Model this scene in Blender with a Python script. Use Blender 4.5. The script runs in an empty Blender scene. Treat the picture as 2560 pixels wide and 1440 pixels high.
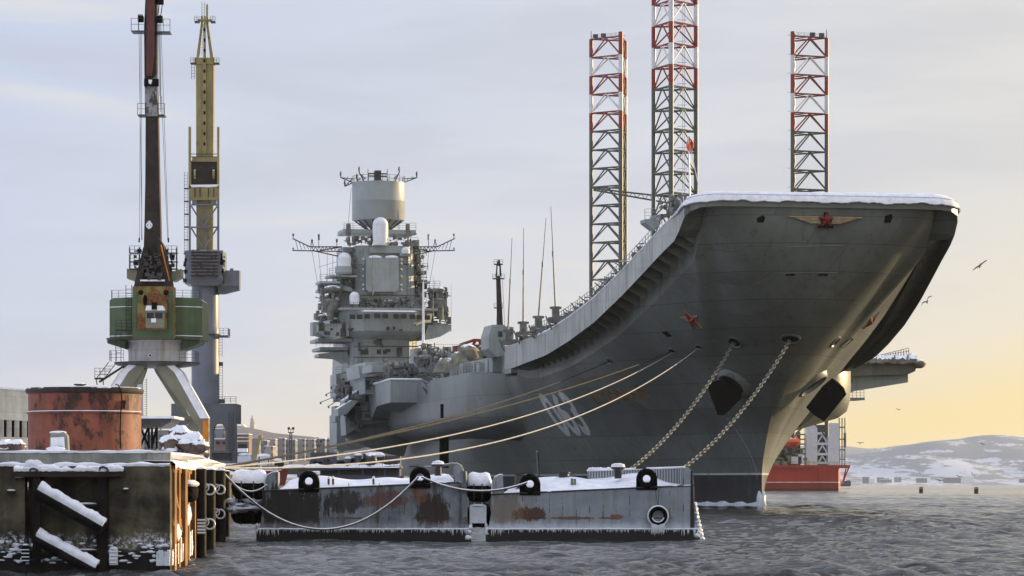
import bpy, bmesh, math, random
import numpy as np
from mathutils import Vector, Matrix
from mathutils.bvhtree import BVHTree
random.seed(7); R = math.radians
S = bpy.context.scene; COL = S.collection

# ------------------------------------------------------------------ camera, sky, sun, exposure
F, HZ, H = 8100.0, 1210.0, 2.5          # focal length in photo pixels, horizon row, eye height
cam = bpy.data.cameras.new('camera'); camo = bpy.data.objects.new('camera', cam); COL.objects.link(camo)
camo.location = (0, 0, H); camo.rotation_euler = (R(90), 0, 0)
cam.lens = 36*F/2560; cam.sensor_width = 36; cam.shift_y = (HZ-720)/2560
cam.clip_start = 1; cam.clip_end = 40000; S.camera = camo
SUN_AZ, SUN_EL = R(56), R(7.5)          # azimuth from +Y towards +X
sd = Vector((math.sin(SUN_AZ)*math.cos(SUN_EL), math.cos(SUN_AZ)*math.cos(SUN_EL), math.sin(SUN_EL)))
sl = bpy.data.lights.new('sun', 'SUN'); sl.energy = 5.0; sl.angle = R(0.5); sl.color = (1, .74, .42)
so = bpy.data.objects.new('sun', sl); COL.objects.link(so); so.rotation_euler = sd.to_track_quat('Z', 'Y').to_euler()
S.view_settings.view_transform = 'Standard'; S.view_settings.look = 'None'; S.view_settings.gamma = 1
S.view_settings.exposure = 0.35

def lin(r, g, b):
    f = lambda c: (c/255/12.92 if c/255 <= .04045 else ((c/255+.055)/1.055)**2.4)
    return (f(r), f(g), f(b), 1)

class NT:
    def __init__(s, tree): s.t = tree; s.n = tree.nodes; s.l = tree.links
    def new(s, typ, **kw):
        n = s.n.new(typ)
        for k, v in kw.items(): setattr(n, k, v)
        return n
    def link(s, a, b): s.l.new(a, b)
    def val(s, inp, v):
        if hasattr(v, 'node'): s.l.new(v, inp)
        else: inp.default_value = v
    def math(s, op, a, b=0.0, c=0.0, clamp=False):
        n = s.n.new('ShaderNodeMath'); n.operation = op; n.use_clamp = clamp
        s.val(n.inputs[0], a); s.val(n.inputs[1], b); s.val(n.inputs[2], c); return n.outputs[0]
    def rng(s, v, a, b, c=0.0, d=1.0, smooth=True):
        n = s.n.new('ShaderNodeMapRange'); n.interpolation_type = 'SMOOTHSTEP' if smooth else 'LINEAR'
        s.val(n.inputs[0], v); s.val(n.inputs[1], a); s.val(n.inputs[2], b); s.val(n.inputs[3], c); s.val(n.inputs[4], d); return n.outputs[0]
    def mix(s, f, a, b, blend='MIX'):
        n = s.n.new('ShaderNodeMix'); n.data_type = 'RGBA'; n.blend_type = blend
        s.val(n.inputs[0], f); s.val(n.inputs[6], a); s.val(n.inputs[7], b); return n.outputs[2]
    def noise(s, vec, scale, detail=4, rough=.55, dist=0.0):
        n = s.n.new('ShaderNodeTexNoise'); s.val(n.inputs['Vector'], vec); n.inputs['Scale'].default_value = scale
        n.inputs['Detail'].default_value = detail; n.inputs['Roughness'].default_value = rough; n.inputs['Distortion'].default_value = dist
        return n.outputs[0]
    def mapv(s, vec, scale=(1, 1, 1), loc=(0, 0, 0)):
        n = s.n.new('ShaderNodeMapping'); s.l.new(vec, n.inputs[0]); n.inputs['Scale'].default_value = scale; n.inputs['Location'].default_value = loc
        return n.outputs[0]

w = bpy.data.worlds.new('World'); S.world = w; w.use_nodes = True
T = NT(w.node_tree); T.n.clear()
wo = T.new('ShaderNodeOutputWorld'); bg1 = T.new('ShaderNodeBackground'); bg2 = T.new('ShaderNodeBackground'); mx = T.new('ShaderNodeMixShader')
sky = T.new('ShaderNodeTexSky'); sky.sky_type = 'NISHITA'; sky.sun_disc = False; sky.sun_elevation = SUN_EL; sky.sun_rotation = SUN_AZ
T.link(sky.outputs[0], bg1.inputs[0]); bg1.inputs[1].default_value = .09
tc = T.new('ShaderNodeTexCoord').outputs['Generated']
sx = T.new('ShaderNodeSeparateXYZ'); T.link(tc, sx.inputs[0]); dx, dy, dz = sx.outputs
n1 = T.noise(T.mapv(tc, (5, 5, 34)), 1.0, 5, .55, .3)          # layered stratus
n2 = T.noise(T.mapv(tc, (2.2, 2.2, 9), (3.1, 0, 0)), 1.0, 3, .5)
n1c = T.math('SUBTRACT', n1, .5); n2c = T.math('SUBTRACT', n2, .5)
blueness = T.rng(T.math('ADD', T.math('MULTIPLY', dx, -2.6), T.math('ADD', T.math('MULTIPLY', n2c, .9), .38)), 0, 1)
c_base = T.mix(blueness, lin(222, 223, 228), lin(200, 212, 238))
c_base = T.mix(T.rng(n1c, -.16, .16), c_base, lin(202, 203, 218)) if False else T.mix(T.rng(n1c, -.02, .16, 0, .5), T.mix(T.rng(n1c, -.03, -.17, 0, .6), c_base, lin(232, 230, 228)), lin(196, 200, 216))
# warm band low over the horizon, higher to the right, broken by the stratus
wh = T.math('ADD', T.math('MULTIPLY', dx, .15), .036)
wz = T.math('ADD', T.math('SUBTRACT', dz, wh), T.math('MULTIPLY', n1c, .042))
cream = T.rng(wz, .035, -.018)
c1 = T.mix(T.math('MULTIPLY', cream, .85), c_base, lin(238, 229, 212))
gold = T.rng(T.math('ADD', T.math('SUBTRACT', dz, T.math('ADD', T.math('MULTIPLY', dx, .14), .014)), T.math('MULTIPLY', n1c, .030)), .012, -.012)
goldc = T.mix(T.rng(dx, -.1, .13), lin(243, 226, 196), lin(255, 226, 150))
c2 = T.mix(T.math('MULTIPLY', gold, 1.0), c1, goldc)
zen = T.rng(dz, .2, .9)
c3 = T.mix(zen, c2, lin(214, 220, 238))
glow = T.rng(T.math('ADD', T.math('MULTIPLY', dx, sd.x), T.math('MULTIPLY', dy, sd.y)), .55, 1.0)
c4 = T.mix(T.math('MULTIPLY', glow, T.rng(dz, .45, .02)), c3, lin(255, 236, 190))
T.link(c4, bg2.inputs[0])
T.link(T.rng(dz, .14, .55, .80, 1.12), bg2.inputs[1])
mx.inputs[0].default_value = .93
T.link(bg1.outputs[0], mx.inputs[1]); T.link(bg2.outputs[0], mx.inputs[2]); T.link(mx.outputs[0], wo.inputs[0])

# ------------------------------------------------------------------ materials
def mat(name, c, rough=.6, c2=None, var=.25, scale=.6, rust=0.0, rustc=(95, 52, 30), streak=0.0, streakc=(40, 34, 28),
        snow=0.0, seams=0.0, seamsize=(6, 2.4), bump=.15, metallic=0.0, zstops=None, thresh=.58, rscale=1.0, extra=None):
    m = bpy.data.materials.new(name); m.use_nodes = True
    T = NT(m.node_tree); b = T.n['Principled BSDF']
    v = T.new('ShaderNodeTexCoord').outputs['Object']
    geo = T.new('ShaderNodeNewGeometry')
    base = lin(*c)
    nz = T.noise(v, scale, 5, .6)
    dark = tuple(x*(1-var*1.6) for x in base[:3])+(1,) if c2 is None else lin(*c2)
    light = tuple(min(1, x*(1+var)) for x in base[:3])+(1,)
    col = T.mix(T.rng(nz, .32, .68), dark, light) if c2 is None else T.mix(T.rng(nz, .38, .62), base, dark)
    if zstops:
        sz = T.new('ShaderNodeSeparateXYZ'); T.link(v, sz.inputs[0])
        for z0, cc in zstops:
            col = T.mix(T.rng(sz.outputs[2], z0-.02, z0+.02), lin(*cc), col)
    h = nz
    if seams:
        br = T.new('ShaderNodeTexBrick'); sp = T.new('ShaderNodeSeparateXYZ'); T.link(v, sp.inputs[0])
        cb = T.new('ShaderNodeCombineXYZ'); T.link(T.math('ADD', sp.outputs[0], sp.outputs[1]), cb.inputs[0]); T.link(sp.outputs[2], cb.inputs[1])
        T.link(cb.outputs[0], br.inputs[0]); br.inputs['Scale'].default_value = 1; br.inputs['Brick Width'].default_value = seamsize[0]
        br.inputs['Row Height'].default_value = seamsize[1]; br.inputs['Mortar Size'].default_value = .05; br.inputs['Mortar Smooth'].default_value = 1
        br.inputs['Color1'].default_value = (.42, .42, .42, 1); br.inputs['Color2'].default_value = (.58, .58, .58, 1); br.inputs['Mortar'].default_value = (.2, .2, .2, 1)
        col = T.mix(seams, col, br.outputs[0], 'OVERLAY')
    if streak:
        st = T.noise(T.mapv(v, (rscale*1.6, rscale*1.6, rscale*.13)), 1.0, 6, .65)
        col = T.mix(T.math('MULTIPLY', T.rng(st, .47, .66), streak), col, lin(*streakc))
    if rust:
        rn = T.noise(T.mapv(v, (rscale*.9, rscale*.9, rscale*.6), (7, 3, 1)), 1.0, 8, .68)
        rf = T.rng(rn, thresh-.03, thresh+.05)
        rc = T.mix(T.rng(T.noise(v, rscale*5, 4), .35, .65), lin(*rustc), tuple(x*.35 for x in lin(*rustc)[:3])+(1,))
        col = T.mix(T.math('MULTIPLY', rf, rust), col, rc)
    if extra: col = extra(T, v, col)
    ro = rough
    if snow:
        sn = T.new('ShaderNodeSeparateXYZ'); T.link(geo.outputs['Normal'], sn.inputs[0])
        f = T.rng(T.math('ADD', sn.outputs[2], T.math('MULTIPLY', T.math('SUBTRACT', T.noise(v, 2.2*rscale, 4), .5), .9)), 1.0-snow, 1.12-snow)
        col = T.mix(f, col, lin(236, 238, 244)); 
    T.link(col, b.inputs['Base Color']); b.inputs['Roughness'].default_value = ro; b.inputs['Metallic'].default_value = metallic
    b.inputs['Specular IOR Level'].default_value = .35
    if bump:
        bn = T.new('ShaderNodeBump'); bn.inputs['Strength'].default_value = bump; bn.inputs['Distance'].default_value = .05
        T.link(T.noise(v, scale*5, 6, .6), bn.inputs['Height']); T.link(bn.outputs[0], b.inputs['Normal'])
    return m

M = {}
M['snow'] = mat('snow', (236, 237, 243), .8, var=.07, scale=1.6, bump=.9, streak=.12, streakc=(176, 172, 168), rscale=3)
M['snow'].node_tree.nodes['Principled BSDF'].inputs['Specular IOR Level'].default_value = .1
M['hull'] = mat('hull_paint', (110, 115, 110), .4, var=.2, scale=.07, rust=.35, rustc=(96, 88, 74), thresh=.6, seams=.9, seamsize=(9, 2.6), streak=.28, streakc=(84, 82, 74), rscale=.8, bump=.06,
                zstops=[(3.65, (200, 202, 200)), (3.45, (44, 42, 50)), (.75, (60, 52, 46))])
M['hull_up'] = mat('superstructure_grey', (146, 153, 151), .5, var=.1, scale=.25, seams=.25, seamsize=(3, 1.6), streak=.3, streakc=(112, 108, 98), bump=.08, snow=.5)
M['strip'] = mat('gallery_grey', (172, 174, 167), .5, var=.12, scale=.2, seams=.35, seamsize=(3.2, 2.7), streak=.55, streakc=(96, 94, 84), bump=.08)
M['greeble'] = mat('equipment_grey', (106, 108, 102), .5, var=.25, scale=1.2, bump=.1, snow=.35)
M['darkgrey'] = mat('dark_steel', (62, 62, 60), .5, var=.3, scale=1, bump=.1, snow=.35)
M['white'] = mat('white_paint', (222, 224, 226), .45, var=.05, scale=.8, streak=.15, streakc=(160, 160, 160), bump=.03)
M['black'] = mat('black_steel', (12, 11, 11), .8, var=.3, scale=1.5, bump=.2)
M['drumpaint'] = mat('drum_paint', (146, 152, 151), .45, var=.05, scale=.3, streak=.15, streakc=(140, 140, 132), bump=.03)
M['hole'] = mat('dark_opening', (14, 14, 14), .9, var=.1, bump=0)
M['glass'] = mat('window_glass', (30, 36, 42), .12, var=.2, scale=2, bump=0)
M['red_star'] = mat('red_enamel', (138, 34, 30), .35, var=.1, scale=2, bump=.05)
M['gold'] = mat('emblem_gold', (160, 140, 106), .45, var=.12, scale=2, bump=.05)
M['canvas'] = mat('canvas_cover', (122, 119, 104), .85, var=.25, scale=1.1, bump=.6, snow=.25)
M['number'] = mat('number_paint', (196, 198, 196), .5, var=.08, scale=.8, bump=0)
M['rustletters'] = mat('faded_gold_letters', (140, 108, 62), .6, var=.35, scale=1.0, bump=.1)
M['chain'] = mat('chain_steel', (138, 138, 128), .7, var=.25, scale=2, rust=.6, rustc=(120, 70, 34), thresh=.58, rscale=1.2, bump=.1)
M['rope'] = mat('mooring_rope', (172, 172, 170), .85, var=.12, scale=2, bump=.3)
M['ropedark'] = mat('dark_rope', (36, 35, 32), .85, var=.2, scale=2, bump=.3)
M['ropeice'] = mat('frosted_rope', (120, 112, 98), .8, var=.3, scale=5, bump=.5, snow=.75, rscale=2)
M['rig_red'] = mat('rig_red', (124, 28, 26), .5, var=.12, scale=.3, bump=.03)
M['rig_white'] = mat('rig_white', (206, 208, 212), .5, var=.05, scale=.3, bump=.03)
M['rig_grey'] = mat('rig_grey', (70, 77, 72), .5, var=.12, scale=.3, bump=.03)
M['rig_hull'] = mat('rig_hull_orange', (178, 44, 16), .45, var=.1, scale=.1, bump=.03, zstops=[(3.3, (235, 215, 205)), (3.0, (138, 34, 16)), (.8, (78, 36, 26))], streak=.25, streakc=(120, 40, 26), rscale=.4)
M['rust_brown'] = mat('rusted_brown', (48, 38, 34), .75, var=.3, scale=.7, rust=.6, rustc=(88, 56, 38), thresh=.6, rscale=.9, bump=.2, snow=.2)
M['red_brown'] = mat('oxide_red', (92, 50, 46), .65, var=.2, scale=.5, streak=.5, streakc=(56, 34, 32), bump=.1)
M['flake_grey'] = mat('flaked_grey', (140, 140, 142), .6, var=.15, scale=.8, rust=.9, rustc=(60, 42, 32), thresh=.54, rscale=2, bump=.2)
M['green'] = mat('green_paint', (76, 92, 64), .55, var=.14, scale=.4, streak=.35, streakc=(58, 70, 48), rust=.5, rustc=(96, 62, 36), thresh=.66, rscale=1.1, seams=.2, seamsize=(1.6, 1.2), bump=.08, snow=.3)
M['olive'] = mat('rusty_olive', (128, 116, 62), .6, var=.25, scale=.6, rust=.9, rustc=(140, 78, 28), thresh=.5, rscale=.9, streak=.4, streakc=(64, 70, 44), bump=.1)
M['crane_grey'] = mat('crane_grey', (124, 124, 108), .55, var=.12, scale=.5, streak=.4, streakc=(120, 104, 74), rust=.4, rustc=(140, 80, 36), thresh=.63, rscale=.8, bump=.06, snow=.35)
M['drumgrey'] = mat('pale_grey_ring', (176, 178, 180), .5, var=.08, scale=.5, streak=.55, streakc=(142, 104, 60), rscale=1, bump=.05)
M['yellow'] = mat('faded_yellow', (142, 130, 84), .55, var=.14, scale=.4, streak=.5, streakc=(110, 96, 56), rust=.5, rustc=(80, 60, 40), thresh=.62, rscale=1, bump=.05, snow=.25)
M['tower_grey'] = mat('tower_blue_grey', (104, 108, 116), .4, var=.1, scale=.3, seams=.2, seamsize=(20, 3.2), streak=.25, streakc=(80, 80, 78), bump=.05)
M['portal_dark'] = mat('portal_dark_grey', (88, 92, 94), .5, var=.12, scale=.3, streak=.3, streakc=(70, 66, 56), bump=.05, snow=.2)
M['orange_tank'] = mat('rusty_orange', (124, 70, 52), .65, var=.2, scale=.7, rust=.95, rustc=(72, 42, 34), thresh=.53, rscale=1.1, streak=.6, streakc=(112, 60, 42), bump=.2, snow=.3)
M['sunlit_rust'] = mat('sunlit_rust_face', (196, 118, 34), .7, var=.2, scale=.8, streak=.4, streakc=(130, 70, 28), bump=.2)  # rust colour with warm low sunlight painted into its orange
M['brick'] = mat('brown_cladding', (128, 108, 98), .8, var=.2, scale=.3, bump=.1, snow=.3)
M['pale'] = mat('pale_panels', (206, 200, 184), .8, var=.1, scale=.4, seams=.5, seamsize=(3, 1.5), bump=.1, snow=.3)
M['dull_red'] = mat('dull_red', (128, 52, 50), .6, var=.2, scale=.5, bump=.05, snow=.3)
M['navy'] = mat('slate_grey', (74, 80, 92), .5, var=.15, scale=.5, bump=.05, snow=.4)
M['orange'] = mat('lifeboat_orange', (226, 92, 28), .4, var=.06, scale=.6, bump=.02)
M['gull'] = mat('gull_feathers', (150, 146, 140), .8, var=.25, scale=3, bump=0)
M['buoy'] = mat('buoy_dark', (70, 62, 48), .6, var=.2, scale=1, bump=.1)
M['ice'] = mat('ice', (224, 230, 238), .25, var=.06, scale=3, bump=.4)
M['wood'] = mat('weathered_timber', (156, 110, 60), .8, var=.35, scale=1.0, streak=.6, streakc=(84, 58, 36), rscale=2.5, bump=.5, snow=.3)
M['oldwood'] = mat('wet_black_timber', (34, 30, 27), .6, var=.4, scale=1.2, bump=.5, snow=.32)

def concrete_extra(T, v, col):
    s = T.new('ShaderNodeSeparateXYZ'); T.link(v, s.inputs[0]); z = s.outputs[2]
    nz = T.noise(T.mapv(v, (1.2, 1.2, 1.6)), 1.0, 7, .65)
    wet = T.rng(T.math('ADD', z, T.math('MULTIPLY', nz, -1.2)), .15, -.35)
    col = T.mix(wet, col, lin(24, 22, 20))
    rim = T.math('MULTIPLY', T.rng(T.math('ABSOLUTE', T.math('SUBTRACT', T.math('ADD', z, T.math('MULTIPLY', nz, -.9)), .28)), .34, .0), T.rng(T.noise(v, 7, 6, .7), .46, .6))
    col = T.mix(rim, col, lin(205, 208, 218))
    drip = T.math('MULTIPLY', T.rng(T.noise(T.mapv(v, (1.1, 1.1, .12), (4, 0, 0)), 1.0, 5, .6), .48, .62), .75)
    col = T.mix(drip, col, lin(52, 38, 28))
    return col
M['concrete'] = mat('stained_concrete', (92, 86, 68), .85, var=.5, scale=.8, streak=.35, streakc=(52, 46, 40), rscale=1.2, bump=.5, snow=.2, extra=concrete_extra)
M['parapet'] = mat('parapet_concrete', (138, 140, 130), .85, var=.22, scale=.7, streak=.5, streakc=(84, 84, 76), rscale=1.6, bump=.4, snow=.3)

def barge_extra(seed, big, fr=1.0):
    def f(T, v, col):
        s = T.new('ShaderNodeSeparateXYZ'); T.link(v, s.inputs[0]); x, y, z = s.outputs
        # frame-line rust: thin vertical lines at the hull frames, ragged
        fx = T.math('ABSOLUTE', T.math('SUBTRACT', T.math('FRACT', T.math('DIVIDE', T.math('ADD', x, seed), .62)), .5))
        rag = T.noise(T.mapv(v, (6, 6, 2.2), (seed, 0, 0)), 1.0, 6, .7)
        ln = T.math('MULTIPLY', T.rng(T.math('ADD', fx, T.math('MULTIPLY', T.math('SUBTRACT', rag, .5), -.12)), .045, .01),
                    T.rng(T.noise(T.mapv(v, (1.9, 1.9, 1.3), (seed*3, 0, 2)), 1.0, 5, .65), .5, .58))
        col = T.mix(ln, col, lin(70, 42, 26))
        hl = T.math('MULTIPLY', T.rng(T.math('ABSOLUTE', T.math('SUBTRACT', z, T.math('ADD', .86, T.math('MULTIPLY', rag, .12)))), .05, .015), T.rng(T.noise(T.mapv(v, (.7, .7, .2), (seed, 5, 0)), 1.0, 3), .5, .6))
        col = T.mix(hl, col, lin(84, 48, 28))
        for (cx, cz, rx, rz_, cc, am) in big:
            dd = T.math('ADD', T.math('POWER', T.math('DIVIDE', T.math('SUBTRACT', x, cx), rx), 2), T.math('POWER', T.math('DIVIDE', T.math('SUBTRACT', z, cz), rz_), 2))
            nn = T.noise(T.mapv(v, (3.2, 3.2, .9), (cx, 1, cz)), 1.0, 8, .75)
            col = T.mix(T.math('MULTIPLY', T.rng(T.math('ADD', dd, T.math('MULTIPLY', T.math('SUBTRACT', nn, .5), 6.0)), 1.25, .75), am), col, lin(*cc))
        frost = T.rng(T.math('ADD', z, T.math('MULTIPLY', T.math('SUBTRACT', T.noise(T.mapv(v, (3, 3, 1.5)), 1.0, 6, .7), .5), -.7)), .85, .45, 0, .72)
        col = T.mix(T.math('MULTIPLY', frost, fr), col, lin(196, 202, 212))
        return T.mix(T.rng(z, .36, .41), lin(22, 21, 21), col)
    return f
M['barge_a'] = mat('barge_steel_dark', (120, 128, 136), .55, var=.25, scale=.9, streak=.8, streakc=(62, 54, 46), rust=.7, rustc=(66, 42, 30), thresh=.58, rscale=1.6, bump=.25,
                   extra=barge_extra(.3, [(-3.4, 1.3, 1.7, 1.1, (26, 22, 18), .95), (-.9, 1.7, .9, .55, (36, 30, 24), .85), (1.0, 1.75, .9, .38, (98, 58, 50), .75), (3.2, 1.2, .8, .85, (46, 28, 20), .92), (2.6, 2.1, .35, .5, (104, 70, 44), .7)], .35))
M['barge_b'] = mat('barge_steel_pale', (142, 150, 158), .5, var=.12, scale=.8, streak=.35, streakc=(112, 106, 88), rust=.4, rustc=(92, 56, 36), thresh=.66, rscale=2, bump=.2,
                   extra=barge_extra(1.7, [(-2.9, 1.12, .85, .3, (74, 42, 28), .92), (-4.0, 1.3, .9, .7, (112, 96, 72), .6), (-.9, .92, .9, .07, (96, 56, 32), .8), (1.1, .95, .3, .16, (110, 64, 34), .8)]))

for k_ in ('hole', 'black', 'oldwood'): M[k_].node_tree.nodes['Principled BSDF'].inputs['Specular IOR Level'].default_value = .08
def water_mat():
    m = bpy.data.materials.new('sea_water'); m.use_nodes = True; T = NT(m.node_tree); b = T.n['Principled BSDF']
    v = T.new('ShaderNodeTexCoord').outputs['Object']
    b.inputs['Base Color'].default_value = (.014, .017, .017, 1); b.inputs['Roughness'].default_value = .07; b.inputs['IOR'].default_value = 1.33
    a = T.noise(T.mapv(v, (1.0, 1.6, 1)), 2.4, 7, .7, .5)
    c = T.noise(T.mapv(v, (.10, .05, 1), (9, 2, 0)), 1.0, 4, .6)
    h = T.math('ADD', T.math('MULTIPLY', a, T.rng(c, .35, .65, .55, 1.25)), 0)
    d = T.noise(T.mapv(v, (.22, .10, 1), (1, 7, 0)), 1.0, 5, .65)
    bn = T.new('ShaderNodeBump'); bn.inputs['Strength'].default_value = .9; bn.inputs['Distance'].default_value = .19; T.link(h, bn.inputs['Height'])
    b2 = T.new('ShaderNodeBump'); b2.inputs['Strength'].default_value = .8; b2.inputs['Distance'].default_value = .5; T.link(d, b2.inputs['Height']); T.link(bn.outputs[0], b2.inputs['Normal'])
    T.link(b2.outputs[0], b.inputs['Normal'])
    return m
M['water'] = water_mat()

def hill_mat(name, sc, dark, lo):
    m = bpy.data.materials.new(name); m.use_nodes = True; T = NT(m.node_tree); b = T.n['Principled BSDF']
    v = T.new('ShaderNodeTexCoord').outputs['Object']
    n = T.noise(T.mapv(v, (sc, sc*.32, sc*5)), 1.0, 8, .6)
    f = T.noise(T.mapv(v, (sc*7, sc*2.2, sc*14)), 1.0, 5, .7)
    k = T.math('ADD', T.math('MULTIPLY', n, .72), T.math('MULTIPLY', f, .28))
    s = T.new('ShaderNodeSeparateXYZ'); T.link(v, s.inputs[0])
    k = T.math('ADD', k, T.rng(s.outputs[2], lo*.15, lo*.9, .03, -.035))
    c = T.mix(T.rng(k, .49, .54), lin(*dark), lin(184, 189, 198))
    T.link(c, b.inputs['Base Color']); b.inputs['Roughness'].default_value = .9; return m
M['hill'] = hill_mat('wooded_snow_hill', .0085, (112, 119, 128), 95)  # haze painted in: forest tone lifted, snow tone greyed
M['hill2'] = hill_mat('snowy_city_hill', .02, (100, 94, 92), 30)

def facade_mat(name, c, wc, bw, rh, snow=.3):
    def ex(T, v, col):
        sp = T.new('ShaderNodeSeparateXYZ'); T.link(v, sp.inputs[0])
        fx = T.math('FRACT', T.math('DIVIDE', T.math('ADD', sp.outputs[0], T.math('MULTIPLY', sp.outputs[1], 1.0)), bw))
        fz = T.math('FRACT', T.math('DIVIDE', sp.outputs[2], rh))
        a = T.math('MULTIPLY', T.math('MULTIPLY', T.math('GREATER_THAN', fx, .3), T.math('LESS_THAN', fx, .7)), T.math('MULTIPLY', T.math('GREATER_THAN', fz, .35), T.math('LESS_THAN', fz, .8)))
        return T.mix(a, col, lin(*wc))
    return mat(name, c, .8, var=.12, scale=.1, bump=0, snow=snow, extra=ex)
M['flats_a'] = facade_mat('apartment_facade', (132, 131, 132), (84, 87, 94), 3.2, 2.9)
M['flats_b'] = facade_mat('apartment_facade_grey', (112, 114, 119), (78, 80, 88), 4.2, 2.9)
M['flats_c'] = facade_mat('apartment_facade_cream', (146, 141, 134), (90, 90, 94), 3.6, 2.9)

# ------------------------------------------------------------------ mesh helpers
def P(X, Y, d): return Vector(((X-1280)/F*d, d, H+(HZ-Y)/F*d))
SEPARATE = dict(mast_equipment=.35, luffing_machinery=.3, ice_crust=.25, vent_opening=.0, wall_ledge=.05, deck_machinery=1.2, platform_rail=.1, deck_rail=.1, guard_rail=.1, deck_edge_equipment=.4, bow_winch_gear=.4, tower_gallery=.1, portal_stair=.2, tower_ladder=.2, jib_ladder=.3, roof_rail=.1, access_ladder=.3, edge_fitting=.3, jib_platform=.1, snow_drift=.05, kerb_snow=.05, snow_clump=.05, hook_blocks=.2, house_fittings=.3, aerial_wire=.0, leg_top_lamps=.3, rig_rail=.1, hoist_cables=.0, array_radar_panel=.1, panel_snow=.0, panel_bracket=.1, radar_block=.1, frosted_rungs=.0, deck_fittings=.3, column_flange=.02, a_frame=.1, winch_bars=.1, jib_head=.2, head_strut=.1, deck_tractor=.3, port_side_equipment=.4, port_gallery=.2, lookout_platform=.2, snow_lumps=.0, mast_bracing=.2, snow_cap=.05)
class MB:
    def __init__(s): s.v = []; s.f = []; s.m = []; s.c = []
    def pieces(s):
        e = s.c+[(len(s.v), len(s.f))]; return [(a[0], b[0], a[1], b[1]) for a, b in zip(e, e[1:])]
    def add(s, vs, fs, mi=0):
        o = len(s.v); s.c.append((o, len(s.f))); s.v += [tuple(x) for x in vs]; s.f += [tuple(i+o for i in f) for f in fs]; s.m += [mi]*len(fs)
    def box(s, a, b, mi=0):
        x0, y0, z0 = a; x1, y1, z1 = b
        s.hexa([(x0,y0,z0),(x1,y0,z0),(x1,y1,z0),(x0,y1,z0),(x0,y0,z1),(x1,y0,z1),(x1,y1,z1),(x0,y1,z1)], mi)
    def hexa(s, p, mi=0): s.add(p, [(0,3,2,1),(4,5,6,7),(0,1,5,4),(1,2,6,5),(2,3,7,6),(3,0,4,7)], mi)
    def cbox(s, c, sz, rz=0.0, mi=0):
        q = Matrix.Rotation(rz, 3, 'Z'); c = Vector(c); x, y, z = (k/2 for k in sz)
        s.hexa([c+q@Vector(p) for p in [(-x,-y,-z),(x,-y,-z),(x,y,-z),(-x,y,-z),(-x,-y,z),(x,-y,z),(x,y,z),(-x,y,z)]], mi)
    def tube(s, a, b, r, n=6, r2=None, mi=0):
        a = Vector(a); b = Vector(b); d = (b-a)
        if d.length < 1e-6: return
        d.normalize(); u = d.orthogonal().normalized(); w_ = d.cross(u); r2 = r if r2 is None else r2
        vs = [a+(u*math.cos(t)+w_*math.sin(t))*r for t in [2*math.pi*i/n for i in range(n)]]
        vs += [b+(u*math.cos(t)+w_*math.sin(t))*r2 for t in [2*math.pi*i/n for i in range(n)]]
        s.add(vs, [(i, (i+1) % n, n+(i+1) % n, n+i) for i in range(n)]+[tuple(range(n-1, -1, -1)), tuple(range(n, 2*n))], mi)
    def bar(s, a, b, wd, ht=None, mi=0): s.tube(a, b, wd*.707, 4, mi=mi)
    def path(s, pts, r, n=6, mi=0, closed=False):
        pts = [Vector(p) for p in pts]; N = len(pts); rings = []
        for i, p in enumerate(pts):
            t = (pts[(i+1) % N]-pts[i-1]) if closed else (pts[min(i+1, N-1)]-pts[max(i-1, 0)])
            t.normalize(); up = Vector((0, 0, 1)) if abs(t.z) < .95 else Vector((1, 0, 0))
            u = t.cross(up).normalized(); w_ = u.cross(t)
            rr = r[i] if isinstance(r, (list, tuple)) else r
            rings.append([p+(u*math.cos(2*math.pi*k/n)+w_*math.sin(2*math.pi*k/n))*rr for k in range(n)])
        fs = []
        for i in range(N if closed else N-1):
            j = (i+1) % N
            fs += [(i*n+k, i*n+(k+1) % n, j*n+(k+1) % n, j*n+k) for k in range(n)]
        if not closed: fs += [tuple(range(n-1, -1, -1)), tuple(range((N-1)*n, N*n))]
        s.add([x for rg in rings for x in rg], fs, mi)
    def lathe(s, prof, c=(0, 0, 0), n=24, mi=0, sx=1, sy=1, axis=None):
        q = Matrix.Identity(3) if axis is None else Vector(axis).to_track_quat('Z', 'Y').to_matrix(); c = Vector(c)
        vs = [c+q@Vector((r*sx*math.cos(2*math.pi*k/n), r*sy*math.sin(2*math.pi*k/n), z)) for r, z in prof for k in range(n)]
        L = len(prof); fs = [(i*n+k, i*n+(k+1) % n, (i+1)*n+(k+1) % n, (i+1)*n+k) for i in range(L-1) for k in range(n)]
        fs += [tuple(range(n-1, -1, -1)), tuple(range((L-1)*n, L*n))]
        s.add(vs, fs, mi)
    def ell(s, c, r, n=14, m=8, mi=0, lump=0):
        c = Vector(c); vs = []; fs = []
        for i in range(m+1):
            a = math.pi*i/m
            for k in range(n):
                t = 2*math.pi*k/n; l = 1+(random.uniform(-lump, lump) if 0 < i < m else 0)
                vs.append(c+Vector((r[0]*math.sin(a)*math.cos(t)*l, r[1]*math.sin(a)*math.sin(t)*l, r[2]*math.cos(a)*l)))
        for i in range(m):
            fs += [(i*n+k, (i+1)*n+k, (i+1)*n+(k+1) % n, i*n+(k+1) % n) for k in range(n)]
        s.add(vs, fs, mi)
    def torus(s, c, Rr, r, axis=(0, 1, 0), n=28, m=10, mi=0, sq=1.0):
        q = Vector(axis).to_track_quat('Z', 'Y').to_matrix(); c = Vector(c)
        vs = [c+q@Vector(((Rr+r*math.cos(b))*math.cos(a), (Rr+r*math.cos(b))*math.sin(a), r*sq*math.sin(b))) for a in [2*math.pi*i/n for i in range(n)] for b in [2*math.pi*j/m for j in range(m)]]
        s.add(vs, [(i*m+j, ((i+1) % n)*m+j, ((i+1) % n)*m+(j+1) % m, i*m+(j+1) % m) for i in range(n) for j in range(m)], mi)
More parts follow.
